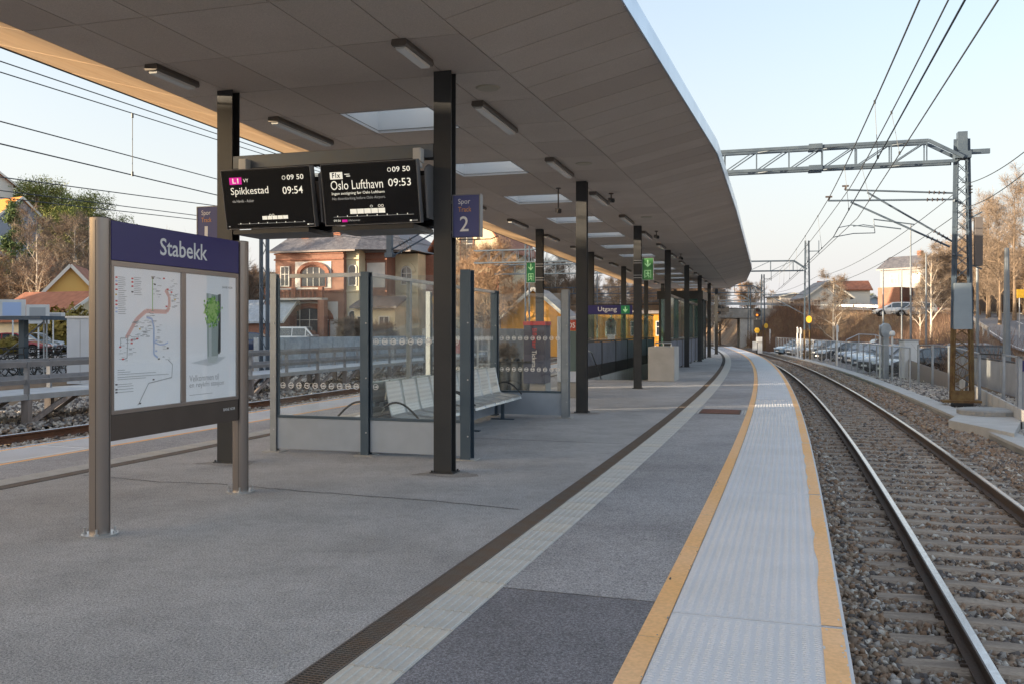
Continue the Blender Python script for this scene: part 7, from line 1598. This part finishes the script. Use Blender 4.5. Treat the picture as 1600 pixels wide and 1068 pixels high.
# ============================================================ TREES
def fast_mesh(name, V, Fq, m):
    V = np.asarray(V, np.float32); Fq = np.asarray(Fq, np.int32); me = bpy.data.meshes.new(name); me.vertices.add(len(V)); me.vertices.foreach_set('co', V.ravel()); k = Fq.shape[1]
    me.loops.add(Fq.size); me.loops.foreach_set('vertex_index', Fq.ravel()); me.polygons.add(len(Fq)); me.polygons.foreach_set('loop_start', np.arange(len(Fq))*k); me.materials.append(m); me.update(calc_edges=True); return me
class Tree:
    def __init__(s, seed, h, spread, r0, levels, nb, up=.35, first=.3, twig_len=.5, ntw=5, stem=1.0, tw=.012, droop=0):
        s.r = random.Random(seed); s.trunk = MB(); s.V = []; s.F = []; s.h = h; s.o = (spread, levels, nb, up, twig_len, ntw, tw, droop)
        pts = [Vector((0, 0, 0))]; n = 8; d = Vector((0, 0, 1))
        for i in range(n): pts.append(pts[-1]+Vector((s.r.gauss(0, .02)*h/8, s.r.gauss(0, .02)*h/8, h*stem/n)))
        rs = [r0*(1-.9*(i/n))+.01 for i in range(n+1)]; rs[0] *= 1.3; s.trunk.tube(pts, rs, 7)
        for k in range(nb[0]):
            t = first+(1-first)*(k+s.r.random()*.6)/nb[0]; i = min(n-1, int(t*n)); p = pts[i].lerp(pts[i+1], t*n-i); a = k*2.4+s.r.random(); el = up+s.r.uniform(-.15, .35)
            L = h*spread*(1-.55*max(0, (t-first)/(1-first)))*s.r.uniform(.8, 1.15); s.branch(p, Vector((math.cos(a)*math.cos(el), math.sin(a)*math.cos(el), math.sin(el))), L, rs[i]*.55, 1)
    def branch(s, p, d, L, r, lv):
        spread, levels, nb, up, tl, ntw, tw, droop = s.o; n = 5; pts = [p]; 
        for i in range(n): d = (d+Vector((s.r.gauss(0, .12), s.r.gauss(0, .12), s.r.gauss(.06, .1)-droop*i*.04))).normalized(); pts.append(pts[-1]+d*L/n)
        rs = [max(.006, r*(1-.75*i/n)) for i in range(n+1)]
        s.trunk.tube(pts, rs, 5 if lv == 1 else 3, cap=False)
        if lv < levels:
            for k in range(nb[lv]):
                t = .25+.75*(k+s.r.random())/nb[lv]; i = min(n-1, int(t*n)); q = pts[i].lerp(pts[i+1], t*n-i); dd = (pts[i+1]-pts[i]).normalized(); ax = Vector((s.r.gauss(0, 1), s.r.gauss(0, 1), s.r.gauss(0, 1))).normalized(); nd = (dd+ax*.8).normalized(); s.branch(q, nd, L*s.r.uniform(.4, .65), rs[i]*.6, lv+1)
        if lv >= levels-1:
            for k in range(ntw*n):
                t = .2+.8*s.r.random(); i = min(n-1, int(t*n)); q = pts[i].lerp(pts[i+1], t*n-i); dd = (pts[i+1]-pts[i]).normalized(); ax = Vector((s.r.gauss(0, 1), s.r.gauss(0, 1), s.r.gauss(0, 1))).normalized(); nd = (dd*.8+ax*.9).normalized(); nd.z -= droop*.3; s.twig(q, nd, tl*s.r.uniform(.5, 1.3), tw)
    def twig(s, p, d, L, w_):
        a = d.cross(Vector((s.r.gauss(0, 1), s.r.gauss(0, 1), s.r.gauss(0, 1)))).normalized()*w_; m = p+d*L*.5+Vector((s.r.gauss(0, .06), s.r.gauss(0, .06), s.r.gauss(.02, .05)))*L; b = len(s.V); s.V += [p-a, p+a, m+a*.7, m-a*.7, p+d*L+a*.2, p+d*L-a*.2]; s.F += [(b, b+1, b+2, b+3), (b+3, b+2, b+4, b+5)]
        for k in range(2): e = (d+Vector((s.r.gauss(0, .6), s.r.gauss(0, .6), s.r.gauss(0, .6)))).normalized()*L*.5; b = len(s.V); s.V += [m-a*.6, m+a*.6, m+e+a*.15, m+e-a*.15]; s.F += [(b, b+1, b+2, b+3)]
    def meshes(s, nm, bark, twm): return s.trunk.mesh(nm+'_trunk', bark, fixn=False), fast_mesh(nm+'_crown', [tuple(v) for v in s.V], s.F, twm)
print('trees'); 
TB = {}
TB['bare'] = [Tree(i, 10, .36, .15, 3, [11, 5, 3], .65, twig_len=.6, ntw=3, tw=.009).meshes('bare', M['bark'], M['twig']) for i in (1, 2, 3)]
TB['birch'] = [Tree(i, 11, .27, .15, 3, [14, 4, 3], .75, .2, .7, 4, tw=.011, droop=.4).meshes('birch', M['birch'], M['twig']) for i in (11, 12)]
TB['dense'] = [Tree(i, 10, .38, .24, 3, [16, 7, 5], .65, .12, .7, 3, tw=.010).meshes('dense', M['bark'], M['twig_red']) for i in (21, 22)]
TB['bush'] = [Tree(i, 3.2, .6, .06, 3, [14, 6, 3], .7, .02, .55, 6, stem=.6, tw=.013).meshes('bush', M['bark'], M['twig']) for i in (31, 32)]
TB['dry'] = [(TB['dense'][0][0], None)]
def clump_tree(seed, h, kind):
    r = np.random.default_rng(seed); tr = MB(); pts = [Vector((0, 0, 0)), Vector((r.normal()*.1, r.normal()*.1, h*.5)), Vector((r.normal()*.2, r.normal()*.2, h*.97))]; tr.tube(pts, [h*.022, h*.016, .02], 7); cs = []
    if kind == 'pine':
        for k in range(58): z = h*(.40+.58*r.random()); R_ = h*.25*math.sin(min(1, (1-(z/h-.42)/.62)+.15)*math.pi*.6)+.15; a = r.random()*6.28; q = R_*r.random()**.5; cs.append((q*math.cos(a), q*math.sin(a), z, h*.075*r.uniform(.7, 1.3))); tr.tube([(0, 0, z-h*.05), (q*math.cos(a), q*math.sin(a), z)], [.05, .015], 4, cap=False)
    else:
        for k in range(110): t = r.random()**.8; z = h*(.06+.92*t); R_ = h*.20*(1-t)+.08; a = r.random()*6.28; q = R_*(.4+.6*r.random()); cs.append((q*math.cos(a), q*math.sin(a), z, h*.035*r.uniform(.7, 1.4)))
    V = []; n = 190 if kind == 'pine' else 60
    for (x, y, z, rr) in cs:
        d = r.normal(size=(n, 3)); d /= np.linalg.norm(d, axis=1)[:, None]; c = np.array([x, y, z])+d*rr*(.5+.6*r.random((n, 1)))*np.array([1.2, 1.2, .75]); u = r.normal(size=(n, 3)); u /= np.linalg.norm(u, axis=1)[:, None]; v = np.cross(u, d); L = .16*r.uniform(.6, 1.3, (n, 1)); V.append(np.stack([c-u*L*.5-v*L*.22, c+u*L*.5-v*L*.1, c+u*L*.6+v*L*.15, c-u*L*.4+v*L*.25], 1).reshape(-1, 3))
    V = np.concatenate(V); Fq = np.arange(len(V)).reshape(-1, 4); return tr.mesh(kind+'_trunk', M['bark'], fixn=False), fast_mesh(kind+'_crown', V, Fq, M['pine'] if kind == 'pine' else M['spruce'])
TB['pine'] = [clump_tree(i, 12, 'pine') for i in (41, 42)]; TB['spruce'] = [clump_tree(43, 9, 'spruce')]
def leafy(seed, n, rad, hh, m):
    r = np.random.default_rng(seed); d = r.normal(size=(n, 3)); d /= np.linalg.norm(d, axis=1)[:, None]; c = d*(.6+.45*r.random((n, 1)))*np.array([rad, rad, hh/2])*(1+.25*np.sin(d[:, :1]*5+d[:, 1:2]*4))+np.array([0, 0, hh/2]); u = r.normal(size=(n, 3)); u /= np.linalg.norm(u, axis=1)[:, None]; v = np.cross(u, d); L = .13; V = np.stack([c-u*L-v*L*.5, c+u*L-v*L*.4, c+u*L+v*L*.5, c-u*L+v*L*.5], 1).reshape(-1, 3); return fast_mesh('hedge_crown', V, np.arange(len(V)).reshape(-1, 4), m)
tb0 = MB(); tb0.tube([(0, 0, 0), (0, 0, .8)], [.06, .03], 6); TB['hedge'] = [(tb0.mesh('hedge_stem', M['bark']), leafy(5, 2600, 1.3, 1.9, M['hedge']))]
tcount = [0]
def tree(kind, x, y, sc_, label, group=None, z=None, name=None, crown_mat=None):
    rnd = random.Random(tcount[0]*7+3); tcount[0] += 1; t_, c_ = rnd.choice(TB[kind]); nm = name or {'bare': 'bare_tree', 'birch': 'birch_tree', 'dense': 'bushy_tree', 'bush': 'bare_bush', 'pine': 'pine_tree', 'spruce': 'spruce_tree', 'hedge': 'leafy_shrub'}[kind]
    z = hz(x, y)-.1 if z is None else z; o = thing(nm, label, 'tree' if kind not in ('bush', 'hedge') else 'bush', (x, y, z), rnd.random()*6.28, group); o.scale = (sc_*rnd.uniform(.9, 1.1),)*2+(sc_,)
    obj('trunk', t_, None, o); c = obj('crown', c_, None, o)
    if crown_mat: c.data = c.data.copy(); c.data.materials[0] = crown_mat
    return o
def treeu(kind, u, d, vtop, label, group=None, **k):     # height from the seen top
    H0 = {'bare': 11.0, 'birch': 12.5, 'dense': 11.5, 'bush': 3.6, 'pine': 12.3, 'spruce': 9, 'hedge': 1.9}[kind]; x = (u-800)/F*d; zt = EYE-(vtop-HOR)*d/F; z = hz(x, d)-.1; return tree(kind, x, d, max(.15, (zt-z)/H0), label, group, z=z, **k)
# left hill
treeu('birch', 57, 80, 318, 'wide white birch standing before the left hill')
GP = 'pines on the left hill'
treeu('pine', 58, 122, 274, 'tallest pine on the left hill under the overhead wires', GP); treeu('pine', 47, 130, 280, 'pine at the left end of the pine row', GP); treeu('pine', 94, 124, 281, 'slender pine in the middle of the pine row', GP); treeu('pine', 132, 122, 297, 'round topped pine at the right of the pine row', GP); treeu('pine', 118, 130, 303, 'smaller pine behind the round topped one', GP); treeu('pine', 76, 128, 290, 'pine between the tallest and the slender one', GP)
treeu('pine', 180, 126, 325, 'pine just behind the info board post', GP); treeu('spruce', 22, 100, 312, 'pointed spruce below the orange roofed house'); treeu('pine', 108, 110, 318, 'pine low on the slope', GP)
treeu('birch', 118, 100, 325, 'leaning birch right of the wide birch'); treeu('birch', 130, 104, 335, 'second slim birch beside the info board post')
GH = 'bare trees on the left hill'
rnd = random.Random(4)
for k in range(46):
    u = rnd.uniform(-120, 330); d = rnd.uniform(88, 150); treeu(rnd.choice(['bare', 'dense', 'bush', 'bare']), u, d, rnd.uniform(392, 455) if u < 210 else rnd.uniform(345, 440), 'bare brown tree in the thicket on the left hill', GH)
for u, d, v in ((104, 68, 484),): treeu('hedge', u, d, v, 'yellow green hedge shrub at the left street', 'hedge shrubs in the left street')
_p = PD(14, HOR, 40); tree('hedge', _p.x, _p.y, .42, 'potted evergreen shrub behind the bicycles at the far left', z=.5)
pot_ = thing('planter', 'square pale planter under the evergreen shrub behind the bicycles', 'planter', (_p.x, _p.y, .01)); mb = MB(); mb.box(-.45, .45, -.45, .45, 0, .5); obj('box', mb, M['concrete_light'], pot_, bevel=.02)
for k, (u, d, v) in enumerate(((385, 110, 418), (400, 118, 425), (412, 115, 432))): treeu('dense', u, d, v, 'bare tree glimpsed between info board and shelter', 'trees between board and station')
# behind stairs / between columns : sunlit orange tree mass
treeu('dense', 762, 72, 372, 'large orange brown leafless tree behind the shelter'); treeu('dense', 738, 78, 402, 'orange brown tree left of the large one'); treeu('dense', 800, 80, 405, 'orange brown tree right of the large one by the exit sign')
treeu('birch', 868, 98, 392, 'pale birch standing above the yellow shed'); treeu('bare', 722, 84, 380, 'tall bare tree right of the near column'); treeu('bare', 890, 100, 400, 'bare tree behind the second column')
GM = 'bare trees behind the railway shed'
for k in range(34):
    u = rnd.uniform(700, 1130); d = rnd.uniform(96, 175); 
    treeu(rnd.choice(['dense', 'dense', 'bare', 'birch']), u, d, rnd.uniform(402, 455), 'bare brown tree in the wood behind the railway shed', GM)
treeu('bush', 790, 52, 532, 'low bare bush on the retaining wall')
for u, d, v in ((548, 77, 492), (596, 70, 500)): treeu('bush', u, d, v, 'bare bush before the station house', 'bushes before the station house')
# right hill
treeu('birch', 1455, 72, 378, 'slim pale birch on the bank right of the white house'); treeu('birch', 1438, 78, 440, 'small birch beside the slim pale birch')
GR = 'bare trees on the right hill'
for u, d, v, lb in ((1585, 84, 285, 'tallest bare tree at the right picture edge above the road'), (1545, 92, 315, 'tall bare tree on the right hill between villa and road'), (1610, 92, 290, 'bare tree just past the right picture edge'), (1562, 78, 330, 'forked bare tree on the right hill nearest the road'), (1530, 100, 330, 'bare tree in front of the villa right of the near mast'), (1640, 88, 285, 'bare tree outside the right picture edge'), (1500, 104, 380, 'shorter bare tree left of the villa behind the near mast')): treeu('bare', u, d, v, lb, GR)
for k in range(22): u = rnd.uniform(1462, 1720); d = rnd.uniform(86, 125); treeu(rnd.choice(['bare', 'bush', 'bare', 'dense']), u, d, rnd.uniform(365, 440), 'brown thicket tree on the right hill', 'thicket on the right hill')
for u, d, v in ((1340, 175, 454), (1326, 180, 462), (1386, 150, 445), (1362, 168, 456)): treeu('pine', u, d, v, 'small sunlit pine on the skyline by the blue house', 'pines on the skyline')
for k in range(14): u = rnd.uniform(1140, 1300); d = rnd.uniform(150, 190); treeu(rnd.choice(['dense', 'bare']), u, d, rnd.uniform(440, 468), 'bare orange tree beyond the road bridge', 'trees beyond the road bridge')
for u, d, v in ((1302, 92, 420),): treeu('birch', u, d, v, 'thin bare birch rising from the brown bank', 'birches on the brown bank')
# off-frame ridge trees (unseen wooded hill, added to block a right-hand sun; shades nothing now)
for k in range(46): y = rnd.uniform(-40, 62); x = rnd.uniform(64, 92); tree(rnd.choice(['dense', 'pine', 'pine', 'bare']), x, y, rnd.uniform(.4, .6), 'unseen tree on the wooded hill beside the road', 'trees on the wooded hill')
# scrub and dry grass masses on banks
def scrub(name, n, fx, m, hmin, hmax, wdt):
    xs, ys = fx(n); z = hgt(xs, ys); n = len(xs); V = []; K = 4
    for k in range(K):
        b = np.stack([xs, ys, z-.03], -1)+rng.normal(size=(n, 3))*np.array([.12, .12, 0]); d = rng.normal(size=(n, 3))*np.array([.35, .35, 0])+np.array([0, 0, 1]); L = rng.uniform(hmin, hmax, (n, 1)); a = rng.normal(size=(n, 3)); a[:, 2] = 0; a /= np.linalg.norm(a, axis=1)[:, None]; a *= wdt; V.append(np.stack([b-a, b+a, b+d*L+a*.25, b+d*L-a*.25], 1).reshape(-1, 3))
    V = np.concatenate(V); o = link(bpy.data.objects.new(name, fast_mesh(name, V, np.arange(len(V)).reshape(-1, 4), m))); o['kind'] = 'stuff'; return o
def bank(n):
    y = rng.uniform(38, 128, n); x = rng.uniform(18, 75, n); d = np.full(n, 1e9); s_ = np.zeros(n)
    for i in range(0, len(RA)-1): dx, dy = RA[i+1, 0]-RA[i, 0], RA[i+1, 1]-RA[i, 1]; dd = (x-RA[i, 0])**2+(y-RA[i, 1])**2; m = dd < d; d = np.where(m, dd, d); s_ = np.where(m, np.sign(dx*(y-RA[i, 1])-dy*(x-RA[i, 0])), s_)
    d = np.sqrt(d); off = (x-np.interp(y, _y, _x))*.96; k = (d > 4.8) & ((s_ > 0) | (d < 15)) & (off > 7) & ~((y < 84) & (off < 26) & (d > 12)) ; return x[k], y[k]
M['drygrass'] = mat('dry_grass', (.40, .29, .15), .95); M['scrubred'] = mat('red_brown_scrub', (.19, .12, .085), .95)
scrub('dry_grass', 26000, bank, M['drygrass'], .15, .45, .012); scrub('scrub_thicket', 22000, bank, M['scrubred'], .6, 1.9, .010)
def lefthill(n): y = rng.uniform(70, 175, n); x = rng.uniform(-110, -12, n); x = np.where(x > -50+.0*y, x-30, x); return x, y
scrub('scrub_thicket', 26000, lefthill, M['twig_red'], .8, 2.6, .014)
def mid(n): y = rng.uniform(98, 170, n); x = rng.uniform(-22, 22, n)*1.0; off = x-np.interp(y, _y, _x); k = off < -16; return x[k], y[k]
scrub('scrub_thicket', 14000, mid, M['twig_red'], .8, 3.5, .014)
def right2(n): y = rng.uniform(95, 127, n); x = np.interp(y, _y, _x)+rng.uniform(4.5, 14, n); return x, y
scrub('scrub_thicket', 7000, right2, M['scrubred'], .5, 1.8, .012)
